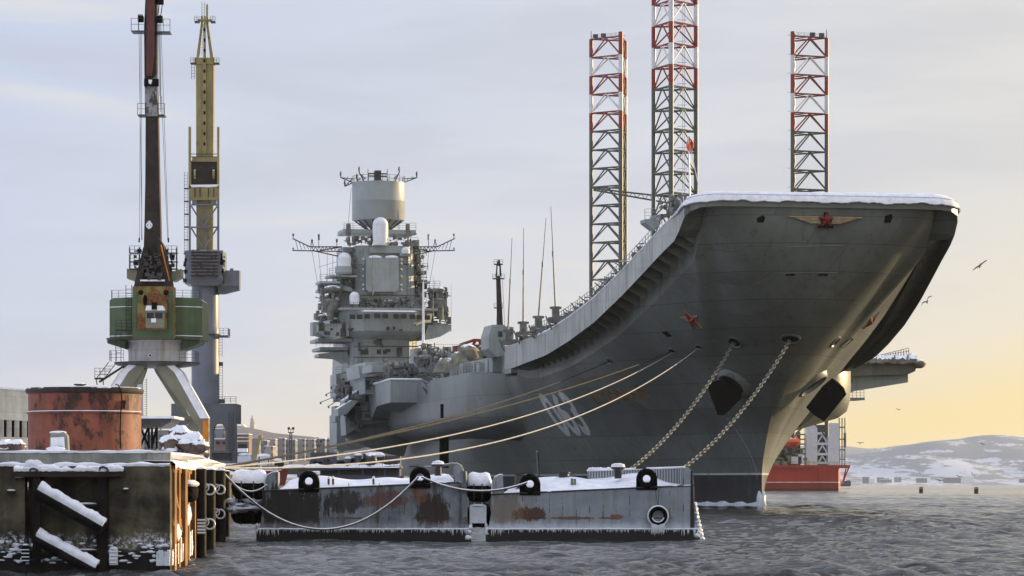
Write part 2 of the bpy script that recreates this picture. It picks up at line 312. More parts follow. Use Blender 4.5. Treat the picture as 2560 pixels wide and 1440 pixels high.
    def poly(s, front, off, mi=0):      # polygon extruded along off
        n = len(front); off = Vector(off); a = [Vector(p) for p in front]
        s.add(a+[p+off for p in a], [tuple(range(n-1, -1, -1)), tuple(range(n, 2*n))]+[(i, (i+1) % n, n+(i+1) % n, n+i) for i in range(n)], mi)
    def pxpoly(s, pts, d, dep, mi=0): s.poly([P(x, y, d) for x, y in pts], (0, dep, 0), mi)
    def pxbox(s, X0, X1, Y0, Y1, d, dep, mi=0):
        a = P(X0, Y1, d); b = P(X1, Y0, d); s.box((a.x, d, a.z), (b.x, d+dep, b.z), mi)
    def pxt(s, X0, Y0, X1, Y1, d, r, n=5, d2=None, mi=0): s.tube(P(X0, Y0, d), P(X1, Y1, d2 or d), r, n, mi=mi)
    def rail(s, pts, h=1.0, sp=1.6, r=.03, rows=3, mi=0):
        for a, b in zip(pts, pts[1:]):
            a = Vector(a); b = Vector(b); L = (b-a).length; n = max(1, round(L/sp))
            for i in range(n+1):
                p = a.lerp(b, i/n); s.tube(p, p+Vector((0, 0, h)), r, 4, mi=mi)
            for k in range(rows):
                z = Vector((0, 0, h*(k+1)/rows)); s.tube(a+z, b+z, r*.8, 4, mi=mi)
    def ladder(s, a, b, wd=.5, r=.03, mi=0, step=.35):
        a = Vector(a); b = Vector(b); sx = Vector((wd/2, 0, 0)); s.tube(a-sx, b-sx, r, 4, mi=mi); s.tube(a+sx, b+sx, r, 4, mi=mi)
        n = max(2, int((b-a).length/step))
        for i in range(1, n):
            p = a.lerp(b, i/n); s.tube(p-sx, p+sx, r*.7, 4, mi=mi)
    def clusters(s, eps):
        ps = s.pieces(); bb = []
        for v0, v1, f0, f1 in ps:
            a = np.array(s.v[v0:v1]); bb.append((a.min(0)-eps, a.max(0)+eps))
        par = list(range(len(ps)))
        def find(i):
            while par[i] != i: par[i] = par[par[i]]; i = par[i]
            return i
        for i in range(len(ps)):
            for j in range(i):
                if np.all(bb[i][0] <= bb[j][1]) and np.all(bb[j][0] <= bb[i][1]): par[find(i)] = find(j)
        g = {}
        for i in range(len(ps)): g.setdefault(find(i), []).append(i)
        return ps, list(g.values())
    def build(s, name, mats, parent=None, loc=None, ang=32):
        if parent is not None and name in SEPARATE and len(s.c) > 1:
            ps, gs = s.clusters(SEPARATE[name])
            if 1 < len(gs) <= 100:
                for g in gs:
                    q = MB()
                    for i in g:
                        v0, v1, f0, f1 = ps[i]; q.add(s.v[v0:v1], [tuple(k-v0 for k in f) for f in s.f[f0:f1]]); q.m[-(f1-f0):] = s.m[f0:f1]
                    o = q._build(name, mats, parent, loc, ang)
                return o
        return s._build(name, mats, parent, loc, ang)
    def _build(s, name, mats, parent=None, loc=None, ang=32):
        me = bpy.data.meshes.new(name); me.from_pydata([tuple(v) for v in s.v], [], s.f)
        if not isinstance(mats, (list, tuple)): mats = [mats]
        for m in mats: me.materials.append(M[m] if isinstance(m, str) else m)
        me.polygons.foreach_set('material_index', s.m)
        me.update()
        bm = bmesh.new(); bm.from_mesh(me); bmesh.ops.recalc_face_normals(bm, faces=bm.faces); bm.to_mesh(me); bm.free()
        me.shade_smooth(); me.set_sharp_from_angle(angle=R(ang))
        o = bpy.data.objects.new(name, me); COL.objects.link(o)
        org = None
        if parent is not None:
            o.parent = parent; org = ORG.get(parent.name)
        elif loc is not None:
            org = Vector(loc); o.location = org
        if org is not None: me.transform(Matrix.Translation(-org))
        ORG[o.name] = org
        return o
def split_build(mb, name, mats, parent=None, ang=32):
    # one object per connected primitive
    k = 0
    for (v0, v1, f0, f1) in mb.pieces():
        q = MB(); q.v = mb.v[v0:v1]; q.f = [tuple(i-v0 for i in f) for f in mb.f[f0:f1]]; q.m = mb.m[f0:f1]; o = q.build(name, mats, parent, ang=ang)
    return o
ORG = {}
def tag(o, label=None, cat=None, group=None, kind=None):
    if label: o['label'] = label
    if cat: o['category'] = cat
    if group: o['group'] = group
    if kind: o['kind'] = kind
    return o
def thing(name, label, cat, loc, group=None):
    o = bpy.data.objects.new(name, None); COL.objects.link(o); o.location = loc; o.empty_display_size = 1
    ORG[o.name] = Vector(loc); return tag(o, label, cat, group)
def structure(o): o['kind'] = 'structure'; return o
def part(fn, name, mats, parent, ang=32):
    mb = MB(); fn(mb); return mb.build(name, mats, parent, ang=ang)
def copytree(o, loc, parent=None, first=True):
    c = o.copy(); COL.objects.link(c)
    if first: c.location = loc
    else: c.parent = parent
    for ch in [x for x in bpy.data.objects if x.parent == o]: copytree(ch, None, c, False)
    return c
sm = lambda t: max(0, min(1, t))**2*(3-2*max(0, min(1, t)))

# ================================================================== water, ground, hills
def make_water():
    rs = np.concatenate([np.geomspace(6, 68, 40)[:-1], 68*np.exp(np.arange(0, 1640)*.0019), 68*np.exp(1640*.0019)*np.geomspace(1, 24, 60)[1:]])
    dense = np.linspace(-R(10.5), R(10.5), 640)
    side = np.concatenate([R(11)+R(.2)*np.cumsum(1.14**np.arange(0, 30))*1.0])
    side = side[side < R(85)]; side = np.append(side, R(88))
    th = np.concatenate([-side[::-1], dense, side])
    Rr, Th = np.meshgrid(rs, th, indexing='ij'); X = Rr*np.sin(Th); Y = Rr*np.cos(Th)
    rng = np.random.default_rng(3); Z = np.zeros_like(X)
    dr = np.gradient(rs)[:, None]*np.ones_like(X)
    for i in range(90):
        L = .4*(9/.4)**rng.random()**1.2; a = rng.normal(R(-24), R(30)); k = 2*np.pi/L
        A = .0165*L**.42*rng.uniform(.5, 1.3); ph = rng.random()*6.28
        fade = np.clip((L/(dr*2.2))-1, 0, 1)
        ang = k*(X*np.sin(a+.5)+Y*np.cos(a+.5))+ph
        Z += A*fade*(1-np.abs(np.sin(ang/2))*2+.5*np.sin(ang))*.9
    patch = .75+.35*np.sin(X*.05+Y*.013)*np.sin(Y*.021-X*.02+1)
    Z *= patch
    Z *= np.clip((2500-Rr)/1200, 0, 1)
    nr, nt = X.shape; co = np.stack([X, Y, Z], -1).reshape(-1, 3).astype(np.float32)
    i = np.arange(nr-1)[:, None]*nt+np.arange(nt-1)[None]; q = np.stack([i, i+1, i+nt+1, i+nt], -1).reshape(-1, 4)
    me = bpy.data.meshes.new('water'); me.vertices.add(len(co)); me.vertices.foreach_set('co', co.ravel())
    me.loops.add(q.size); me.loops.foreach_set('vertex_index', q.ravel().astype(np.int32)); me.polygons.add(len(q))
    me.polygons.foreach_set('loop_start', np.arange(0, q.size, 4, dtype=np.int32)); me.update(calc_edges=True); me.validate()
    me.polygons.foreach_set('use_smooth', np.ones(len(me.polygons), bool)); me.materials.append(M['water'])
    o = bpy.data.objects.new('water', me); COL.objects.link(o); structure(o)
make_water()

def terrain(name, x0, x1, y0, y1, nx, ny, hf, m):
    xs = np.linspace(x0, x1, nx); ys = np.linspace(y0, y1, ny); vs = [(x, y, hf(x, y)) for y in ys for x in xs]
    fs = [(j*nx+i, j*nx+i+1, (j+1)*nx+i+1, (j+1)*nx+i) for j in range(ny-1) for i in range(nx-1)]
    me = bpy.data.meshes.new(name); me.from_pydata(vs, [], fs); me.materials.append(M[m]); me.update(); me.shade_smooth()
    o = bpy.data.objects.new(name, me); COL.objects.link(o); structure(o); return o
_rn = np.random.default_rng(5); WA = [(_rn.uniform(150, 900), _rn.uniform(0, 6.28), _rn.uniform(0, 6.28)) for _ in range(14)]
def rough(x, y, amp): return sum(amp*(L/900)**.9*math.sin((x*math.cos(a)+y*math.sin(a))*6.28/L+p) for L, a, p in WA)
def far_h(x, y):
    px = 1280+x/9000*F
    ridge = np.interp(px, [900, 1900, 2105, 2200, 2300, 2380, 2440, 2500, 2560, 2700, 3400], [45, 55, 60, 63, 64, 63, 72, 78, 80, 84, 90])
    t = (y-7000)/3000
    return -4+ridge*1.62*(sm(t*1.25)**.8)*1.02+rough(x, y, 9)*sm(t*2.5)*(1-.4*sm(t))
terrain('far_hills', -2400, 5800, 7000, 12800, 220, 70, far_h, 'hill')
def city_h(x, y):
    px = 1280+x/2700*F
    ridge = np.interp(px, [-900, 0, 400, 590, 640, 700, 760, 830, 900, 1100, 1500], [30, 34, 36, 42, 43, 37, 35, 33, 28, 20, 4])
    t = (y-1350)/1400
    return 2.2+ridge*sm(t*1.05)+rough(x, y, 2.0)*sm(t*2)
terrain('city_hill', -1800, 120, 1350, 3600, 120, 60, city_h, 'hill2')

# snowy dock ground: the quay top and the yard behind it
def ground():
    mb = MB(); z = 3.12
    edge = [(-10.62, 100.3), (-15.2, 170), (-21.5, 250), (-33, 420), (-95, 1360)]
    pts = edge+[(-1500, 1360), (-1500, 100.3)]
    n = len(pts); mb.add([(x, y, z) for x, y in pts], [tuple(range(n))])
    for (xa, ya), (xb, yb) in list(zip(edge, edge[1:]))[1:]:      # rough quay wall further off
        mb.add([(xa, ya, z), (xb, yb, z), (xb, yb, -2), (xa, ya, -2)], [(0, 1, 2, 3)], 1)
    o = mb.build('ground', ['snow', 'concrete']); structure(o)
ground()

# ================================================================== the carrier (local frame: x port, y aft, z up from the waterline)
AX = R(11); SA, CA = math.sin(AX), math.cos(AX); SX, SY = 26.0, 337.0
ship = bpy.data.objects.new('aircraft_carrier', None); COL.objects.link(ship); ship.location = (SX, SY, 0); ship.rotation_euler = (0, 0, AX)
ORG[ship.name] = None
tag(ship, 'huge grey aircraft carrier with snow along its upswept bow deck and a tall island', 'aircraft carrier')
def SU(X, Y, u):
    k = (X-1280)/F; p = (k*(SY+CA*u)-SX+SA*u)/(CA-SA*k); y = SY+CA*u+SA*p
    return Vector((p, u, H+(HZ-Y)/F*y))
def SW(v): return Vector((SX-SA*v[1]+CA*v[0], SY+CA*v[1]+SA*v[0], v[2]))
def w2s(v): x, y = v[0]-SX, v[1]-SY; return Vector((CA*x+SA*y, -SA*x+CA*y, v[2]))
ZE_U = [-22.5, -20, -18, -13, -7.5, -1.5, 7, 15.5, 23.5, 37, 60, 300]; ZE_Z = [30.55, 30.1, 29.3, 27.9, 26.2, 24.4, 22.2, 20.6, 19.4, 18.4, 17.8, 17.7]
ze = lambda u: float(np.interp(u, ZE_U, ZE_Z))
pe = lambda u: float(np.interp(u, [-18, 0, 20, 40, 300], [13.5, 15.6, 17.7, 19.6, 19.8]))
U0 = lambda z: float(np.interp(z, [-2, 0, 3.6, 5, 8, 10, 12, 16, 20, 24, 27, 29.6, 31], [0.1, 0, .1, -.2, -1.8, -3.2, -5, -9, -13, -17, -20, -22.2, -22.4]))
# deck outline / top-of-hull contours, matched sample by sample (half breadth, u)
TP = lambda u: float(np.interp(u, [150, 200, 270, 284], [1, .74, .36, .33]))
def contours():
    deck = []; hull = []
    fd = [(0, -22.5), (3, -22.5), (6, -22.5), (9, -22.5), (11, -22.4), (12.2, -21.9), (13.0, -21.0), (13.35, -20), (13.5, -18.6), (13.6, -17)]
    fh = [(0, -22.3), (3, -22.3), (6, -22.3), (8.4, -22.2), (9.8, -21.9), (10.6, -21.2), (11.0, -20.3), (11.15, -19.2), (11.2, -18), (11.3, -16.6)]
    deck += fd; hull += fh
    us = [-15+i*2.2 for i in range(26)]
    for u in us:
        deck.append((pe(u), u)); q = min(1, max(0, (u-36)/8)); hull.append((pe(u)-2.5*(1-q)-.3, u))
    return deck, hull
DECK, HULLC = contours()
zs_ = lambda u: (2.7 if u > -17 else 2.7-1.5*sm((-17-u)/5.0))
DE = [(p, u, ze(max(u, -22.5))) for p, u in DECK]                  # deck edge, top of the strip
DB = [(p, u, z-zs_(u)) for p, u, z in DE]                           # bottom of the strip
HT = [(p, u, b[2]-(1.25*sm((u+21)/6)*(1-sm((u-36)/8)) if u > -21 else 0)) for (p, u), b in zip(HULLC, DB)]
NC = len(HT); SF = 9                                                # contour samples
def hull_pt(j, t, top=None):
    p1, u1, z1 = (top or HT)[j]
    z = -2+t*(z1+2); w_ = t**1.9
    s = j/(NC-1); uL = U0(z)+(s**1.25)*(42-U0(z))
    L = float(np.interp(z, [0, 12, 30], [100, 72, 60])); d = uL-U0(z); low = 17*(1-max(0, 1-d/L)**1.62)
    uu = uL*(1-t**3.2)+u1*t**3.2
    return (low*(1-w_)+p1*w_, uu, z)
def hull():
    mb = MB(); NTt = 36; cols = []
    ext = [44, 50, 60, 75, 95, 120, 160, 210, 270, 284]
    def col(j, sg):
        out = []
        for i in range(NTt+1):
            t = i/NTt
            if j < NC: p, u, z = hull_pt(j, t)
            else:
                u = ext[j-NC]; p1, _, z1 = HT[-1]; z = -2+t*(z1+2); L = float(np.interp(z, [0, 12, 30], [100, 72, 60])); d = u-U0(z)
                low = 17*(1-max(0, 1-d/L)**1.62); w_ = t**1.9; p = low*(1-w_)+p1*w_
            k = 1.0 if sg < 0 else 1+.085*sm((z-14)/14)
            out.append((sg*p*k*TP(u), u, z))
        return out
    seq = [col(j, 1) for j in range(NC+len(ext)-1, 0, -1)]+[col(j, -1) for j in range(0, NC+len(ext))]
    n = NTt+1
    mb.add([v for c in seq for v in c], [(a*n+i, (a+1)*n+i, (a+1)*n+i+1, a*n+i+1) for a in range(len(seq)-1) for i in range(NTt)])
    return mb
hb = hull(); hull_o = hb.build('hull', 'hull', ship, ang=60)
BVH = BVHTree.FromPolygons([Vector(v) for v in hb.v], hb.f)
camS = w2s((0, 0, H))
def hit(X, Y):
    d = w2s(P(X, Y, 300))-camS; loc, nrm, i, t = BVH.ray_cast(camS, d.normalized())
    if loc is None: return None, None
    if nrm.dot(d) > 0: nrm = -nrm
    return loc, nrm
KP = lambda sg, z: 1.0 if sg < 0 else 1+.085*sm((z-14)/14)
def deck_edges():
    # gallery strip on each side, its dark underside, the ribs, the front lip and the snow
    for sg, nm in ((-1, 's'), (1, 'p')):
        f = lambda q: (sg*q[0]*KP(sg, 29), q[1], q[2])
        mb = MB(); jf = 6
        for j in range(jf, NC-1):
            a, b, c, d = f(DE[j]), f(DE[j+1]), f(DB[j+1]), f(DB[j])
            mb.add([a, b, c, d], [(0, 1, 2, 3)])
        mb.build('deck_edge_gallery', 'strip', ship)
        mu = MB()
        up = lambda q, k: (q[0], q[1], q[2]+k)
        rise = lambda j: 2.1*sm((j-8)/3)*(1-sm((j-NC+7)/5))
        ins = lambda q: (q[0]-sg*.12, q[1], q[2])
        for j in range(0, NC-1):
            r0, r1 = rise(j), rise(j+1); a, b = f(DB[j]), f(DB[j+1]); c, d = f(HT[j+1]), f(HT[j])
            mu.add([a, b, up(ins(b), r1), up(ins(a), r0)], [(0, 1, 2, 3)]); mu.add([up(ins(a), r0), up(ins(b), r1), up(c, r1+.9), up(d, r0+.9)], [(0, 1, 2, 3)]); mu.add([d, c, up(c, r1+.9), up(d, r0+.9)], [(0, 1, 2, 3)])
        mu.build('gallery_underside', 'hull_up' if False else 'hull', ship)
        for j in range(9, NC-3):
            mr = MB()
            for fr in (.15,):
                lerp = lambda A, B: tuple(A[k]*(1-fr)+B[k]*fr for k in range(3))
                t0, b0 = lerp(DB[j], DB[j+1]), lerp(HT[j], HT[j+1])
                t0, b0 = f(t0), f(b0); zi = -1.3
                q = [(t0[0]*1.0-sg*.12, t0[1], t0[2]+1.1), (t0[0]-sg*.12, t0[1], t0[2]+2.1), (b0[0]-sg*.05, b0[1]+.1, b0[2]+2.9), (b0[0]+sg*.0, b0[1], b0[2]+.9)]
                mr.poly(q, (0, .12, 0))
            mr.build('gallery_bracket', 'hull', ship)
    lip = MB()
    js = list(range(7, 0, -1)); row = [(DE[j][0]*KP(1, 29), *DE[j][1:], DB[j][2]) for j in js]+[(-DE[j][0] if j else 0, *DE[j][1:], DB[j][2]) for j in range(0, 8)]
    for a, b in zip(row, row[1:]):
        lip.add([(a[0], a[1], a[3]), (b[0], b[1], b[3]), (b[0], b[1], b[2]-.5), (a[0], a[1], a[2]-.5)], [(0, 1, 2, 3)])
        lip.add([(a[0], a[1], a[2]-.5), (b[0], b[1], b[2]-.5), (b[0]*.985, b[1]+.35, b[2]-.02), (a[0]*.985, a[1]+.35, a[2]-.02)], [(0, 1, 2, 3)])
    lip.build('bow_lip', 'hull', ship, ang=60)
    dk = MB(); L = [(-p*1, u, z) for p, u, z in DE]; Rr = [(p*KP(1, 29), u, z) for p, u, z in DE]
    L += [(-18, 45, 17.75), (-18, 110, 17.7), (-22, 117, 17.7), (-22, 270, 17.7)]; Rr += [(34, 70, 17.7), (36, 90, 17.7), (38, 130, 17.7), (30, 270, 17.7)]
    dn = lambda A: [A[0], *[(float(np.interp(u, [q[1] for q in A], [q[0] for q in A]))*TP(u), u, 17.7) for u in (150, 175, 200, 235)], A[-1]]
    tail = lambda A: A[:-1]+[(A[-1][0]*1.0 and float(np.interp(u, [q[1] for q in A], [q[0] for q in A]))*TP(u), u, 17.7) for u in (150, 175, 200, 235, 270)]
    L, Rr = tail(L), tail(Rr)
    for a, b, c, d in zip(L, L[1:], Rr[1:], Rr): dk.add([a, b, c, d], [(0, 1, 2, 3)])
    dk.build('flight_deck', 'hull', ship, ang=60)
    # snow blanket, a soft rolled edge over the lip with a ragged hem
    sn = MB(); NA = 9; rows = []
    ring = [(p, u, z) for p, u, z in DE[:30]]
    full = [(q[0]*KP(1, 29), q[1], q[2], 1) for q in ring[:11][::-1]]+[(-q[0], q[1], q[2], -1) for q in ring[1:]]
    dens = []
    for a, b in zip(full, full[1:]):
        n = max(1, int(math.dist(a[:2], b[:2])/.28))
        dens += [tuple(a[k]+(b[k]-a[k])*i/n for k in range(3)) for i in range(n)]
    dens.append(full[-1][:3]); ND = len(dens)
    for i, q in enumerate(dens):
        p, u, z = q; front = sm((-15-u)/5); rag = .05*math.sin(i*.31)+.05*math.sin(i*.83+1)+random.uniform(-.05, .05)
        droop = (.72+rag)*front+(.14+.3*abs(rag))*(1-front); hgt = .42+.06*math.sin(i*.05)
        a, b = dens[max(0, i-2)], dens[min(ND-1, i+2)]; t = Vector((b[0]-a[0], b[1]-a[1], 0)).normalized(); out = Vector((-t.y, t.x, 0))
        if out.dot(Vector((p, u-5 if u < -15 else 0, 0))) < 0: out = -out
        pr = [(.14*front+.03, -droop), (.24*front+.05, -droop+.08), (.15*front+.03, -.34*front-.03), (-.04, -.06*front+.04), (-.35, .24), (-.9, hgt*.95), (-1.7, hgt), (-3, hgt*1.1), (-5, hgt*1.1)]
        k = min(1, max(.3, abs(p)/6)) if abs(p) < 6 and False else 1
        rows.append([(p+out.x*o*(1.0), u+out.y*o, z+dz_) for o, dz_ in pr])
    sn.add([v for r in rows for v in r], [(i*NA+k, (i+1)*NA+k, (i+1)*NA+k+1, i*NA+k+1) for i in range(ND-1) for k in range(NA-1)])
    for j in range(9, 30):
        a, b = DE[j], DE[j+1]; sn.add([(-a[0]+4, a[1]+.3, a[2]+.45), (-b[0]+4, b[1]+.3, b[2]+.45), (b[0]*KP(1, 29)-.4, b[1], b[2]+.4), (a[0]*KP(1, 29)-.4, a[1], a[2]+.4)], [(0, 1, 2, 3)])
    sn.add([(-9.8, -17.2, 29.6), (9.8, -17.2, 29.6), (9.8, -21, 30.9), (-9.8, -21, 30.9)], [(0, 1, 2, 3)])
    sn.build('deck_snow', 'snow', ship, ang=70)
deck_edges()

# ---- markings and openings lying on the hull
def frame_at(X, Y):
    l, n = hit(X, Y); up = Vector((0, 0, 1)); t = up.cross(n).normalized(); b = n.cross(t).normalized(); return l, n, t, b
def pxm(l): return F/SW(l).y
def dressed_hole(name, X, Y, rx, rz, lipw=.16, parent=ship):
    l, n, t, b = frame_at(X, Y); mb = MB(); N = 28
    ring = lambda a, c, off: [l+n*off+t*(rx+a)*math.cos(2*math.pi*i/N)+b*(rz+a)*math.sin(2*math.pi*i/N) for i in range(N)]
    A, B, C, D = ring(lipw, 0, -.25), ring(lipw, 0, .10), ring(0, 0, .12), ring(-.08, 0, .02)
    mb.add(A+B+C+D, [(r*N+i, r*N+(i+1) % N, (r+1)*N+(i+1) % N, (r+1)*N+i) for r in range(3) for i in range(N)], 0)
    mb.add(D, [tuple(range(N))], 1)
    return mb.build(name, ['hull', 'hole'], parent)
def star_pts(c, a, b, r, rot=0): return [c+a*(math.sin(rot+i*math.pi/5)*(r if i % 2 == 0 else r*.40))+b*(math.cos(rot+i*math.pi/5)*(r if i % 2 == 0 else r*.40)) for i in range(10)]
def star_at(X, Y, r, edge=True):
    l, n, t, b = frame_at(X, Y)
    if t.dot(Vector((1, 0, 0))) < 0: t = -t
    mb = MB(); o = star_pts(l+n*.06, t, b, r); top = l+n*(.42)
    mb.add(o+[top], [(i, (i+1) % 10, 10) for i in range(10)], 0)
    o2 = star_pts(l+n*.0, t, b, r*1.10); o3 = star_pts(l+n*.12, t, b, r*1.10); mb.add(o2+o3, [(i, (i+1) % 10, 10+(i+1) % 10, 10+i) for i in range(10)], 1)
    mb.add(o3+star_pts(l+n*.13, t, b, r*.98), [(i, (i+1) % 10, 10+(i+1) % 10, 10+i) for i in range(10)], 1)
    return mb.build('red_star', ['red_star', 'gold'], ship, ang=5)
star_at(1729, 799, 1.35); star_at(2174, 803, 1.2)
for X, Y, rx, rz in ((1837, 856, .84, .62), (1975, 848, .92, .6), (2088, 855, .8, .6)): dressed_hole('hawse_hole', X, Y, rx, rz)
for X, Y in ((1524, 902), (1680, 877), (1748, 868)): dressed_hole('fairlead', X, Y, .5, .32, .1)
def quad_patch(mb, pts, off=.05, mi=0):
    q = []
    for X, Y in pts:
        l, n = hit(X, Y)
        if l is None: return
        q.append(l+n*off)
    mb.add(q, [tuple(range(len(q)))], mi)
for q in ([(1892, 545), (1907, 538), (1913, 543), (1909, 556), (1893, 556)], [(2212, 540), (2229, 534), (2231, 545), (2226, 556), (2210, 556)], [(1655, 829), (1668, 828), (1681, 840), (1668, 842)],
          [(2100, 866), (2128, 844), (2134, 847), (2108, 871)]):
    mb = MB(); quad_patch(mb, q, .04); mb.build('hull_port', 'hole', ship)
mb = MB()      # big access hatch outline in the bow
for a, b in (((1966, 617), (2108, 614)), ((2108, 614), (2096, 681)), ((1966, 617), (1950, 683)), ((1950, 683), (2096, 681))):
    for k in range(8):
        p0 = tuple(a[i]+(b[i]-a[i])*k/8 for i in (0, 1)); p1 = tuple(a[i]+(b[i]-a[i])*(k+1)/8 for i in (0, 1))
        l0, n0 = hit(*p0); l1, n1_ = hit(*p1); mb.tube(l0, l1, .05, 5)
for X in (1975, 2056):
    l0, n0 = hit(X-10, 686); l1, _ = hit(X+12, 686); mb.tube(l0+n0*.06, l1+n0*.06, .1, 6, mi=1)
mb.build('bow_hatch', ['hull', 'hole'], ship)
# winged emblem on the front of the ramp
def emblem():
    l, n, t, b = frame_at(2063, 550); b = Vector((0, 0, 1)); t = Vector((1, 0, 0)); n = Vector((0, -1, 0))
    l = Vector((l.x, l.y-.1, l.z)); s = 1/pxm(l); mb = MB()
    for sg in (1, -1):
        for k in range(5):
            y0 = 8-k*3.6; x1 = [97, 82, 70, 58, 46][k]; x0 = 18-k*1
            q = [l+t*(sg*x0*s)+b*(y0*s)+n*.15, l+t*(sg*x1*s)+b*(y0*s)+n*.15, l+t*(sg*(x1-6)*s)+b*((y0-2.7)*s)+n*.15, l+t*(sg*x0*s)+b*((y0-2.7)*s)+n*.15]
            mb.poly(q, (0, .22, 0), 0)
    w_ = mb.build('winged_emblem', 'gold', ship, ang=5)
    mb = MB(); c = l+n*.32-b*(1*s); o = star_pts(c, t, b, 20*s); mb.add(o+[c+n*.35], [(i, (i+1) % 10, 10) for i in range(10)])
    mb.add(o+[p-n*.3 for p in o], [(i, (i+1) % 10, 10+(i+1) % 10, 10+i) for i in range(10)])
    mb.build('emblem_star', 'red_star', w_, ang=5)
    mb = MB(); mb.cbox(l+b*(13*s)+n*.1, (9*s, .3, 12*s)); mb.cbox(l-b*(17*s)+n*.05, (38*s, .25, 6*s)); mb.build('emblem_bracket', 'black', w_)
emblem()
# painted numbers and ship's name wrapped on to the plating
def wrap_text(name, body, quad, m, off=.05, bold=.0, sub=3):
    cu = bpy.data.curves.new(name, 'FONT'); cu.body = body; cu.size = 1; cu.offset = bold; cu.resolution_u = 4
    o = bpy.data.objects.new(name, cu); COL.objects.link(o); dg = bpy.context.evaluated_depsgraph_get()
    me = bpy.data.meshes.new_from_object(o.evaluated_get(dg)); bpy.data.objects.remove(o)
    bm = bmesh.new(); bm.from_mesh(me); bmesh.ops.triangulate(bm, faces=bm.faces)
    for _ in range(sub):
        lg = [e for e in bm.edges if e.calc_length() > .12]
        if lg: bmesh.ops.subdivide_edges(bm, edges=lg, cuts=1)
        bmesh.ops.triangulate(bm, faces=bm.faces)
    xs = [v.co.x for v in bm.verts]; ys = [v.co.y for v in bm.verts]; x0, x1, y0, y1 = min(xs), max(xs), min(ys), max(ys)
    for v in bm.verts:
        a = (v.co.x-x0)/(x1-x0); c = (v.co.y-y0)/(y1-y0)
        TL, TR, BR, BL = quad
        X = (TL[0]*(1-a)+TR[0]*a)*c+(BL[0]*(1-a)+BR[0]*a)*(1-c); Y = (TL[1]*(1-a)+TR[1]*a)*c+(BL[1]*(1-a)+BR[1]*a)*(1-c)
        l, n = hit(X, Y)
        if l is None: l, n = Vector((0, 0, 5)), Vector((0, 0, 1))
        v.co = l+n*off
    me2 = bpy.data.meshes.new(name); bm.to_mesh(me2); bm.free(); me2.materials.append(M[m])
    ob = bpy.data.objects.new(name, me2); COL.objects.link(ob); ob.parent = ship; return ob
wrap_text('hull_number', '063', [(1336, 982), (1412, 976), (1486, 1088), (1412, 1092)], 'number', bold=.03)
wrap_text('ship_name', 'КУЗНЕЦОВ', [(1470, 986), (1600, 960), (1634, 998), (1504, 1016)], 'rustletters', bold=.02)
wrap_text('ship_name', 'АДМИРАЛ ФЛОТА', [(1438, 948), (1575, 926), (1592, 936), (1448, 960)], 'rustletters', bold=.0)
mb = MB()      # curved draught marks near the stem
for i in range(26):
    t = i/25; X = 1820+74*math.sin(t*1.45); Y = 1046+150*t; l, n = hit(X, Y)
    if l is not None: mb.cbox(l+n*.0, (.07, .07, .09), 0)
mb.build('draught_marks', 'number', ship)
mb = MB(); # vertical pale weld mark and waterline ice
for i in range(6):
    l, n = hit(1343+i*.6, 1128+i*10); l2, _ = hit(1343+(i+1)*.6, 1138+i*10)
    if l is not None and l2 is not None: mb.tube(l, l2, .16, 5)
mb.build('side_fender', 'number', ship)
ice = MB(); prev = None
for sg in (1, -1):
    prev = None
    for k in range(60):
        u = U0(.4)+k*.9; L = 100; p = 17*(1-max(0, 1-(u)/L)**1.62); rz = .28+.1*math.sin(k*1.7)+random.uniform(-.05, .08)
        q = (sg*(p+.12), u, .30); 
        if prev: ice.path([prev, q], [prz, rz], 7)
        prev, prz = q, rz
    ice.ell((sg*.15, .3, .7), (.35, .45, 1.1), 10, 8, lump=.1)
ice.build('waterline_ice', 'ice', ship)

# ---- anchors in their recesses
def anchor(X, Y, pts, rx, rz, tilt):
    l, n, t, b = frame_at(X, Y); mb = MB(); N = 24
    if t.x < 0: t = -t; 
    ring = lambda a, off: [l+n*off+(t*math.cos(tilt)+b*math.sin(tilt))*((rx+a)*math.cos(2*math.pi*i/N))+(b*math.cos(tilt)-t*math.sin(tilt))*((rz+a)*math.sin(2*math.pi*i/N)) for i in range(N)]
    A, B, C, D = ring(.75, -.3), ring(.3, .45), ring(.1, .5), ring(-.05, .12)
    mb.add(A+B+C+D, [(r*N+i, r*N+(i+1) % N, (r+1)*N+(i+1) % N, (r+1)*N+i) for r in range(3) for i in range(N)], 0); mb.add(D, [tuple(range(N))], 1)
    mb.build('anchor_bolster', ['hull', 'hole'], ship, ang=60)
    mb = MB(); s = 1/pxm(l); nn = Vector((0, -1, 0))
    q = [l+Vector((x*s, 0, -y*s))+n*1.1 for x, y in pts]; mb.poly(q, n*.9, 0)
    a = l+n*1.4; cx = sum(p[0] for p in pts)/len(pts)*s; cz = -sum(p[1] for p in pts)/len(pts)*s
    mb.tube(a+b*.8, a+Vector((cx, 0, cz)), .35, 8); 
    mb.build('anchor', 'hole', ship, ang=20)
anchor(1835, 957, [(-38, -18), (-12, -26), (40, -2), (36, 22), (4, 52), (-12, 50)], 1.5, 1.15, -.45)
anchor(2028, 958, [(52, -22), (58, -6), (0, 62), (-32, 42), (10, -10), (36, -32)], 1.7, .9, .75)

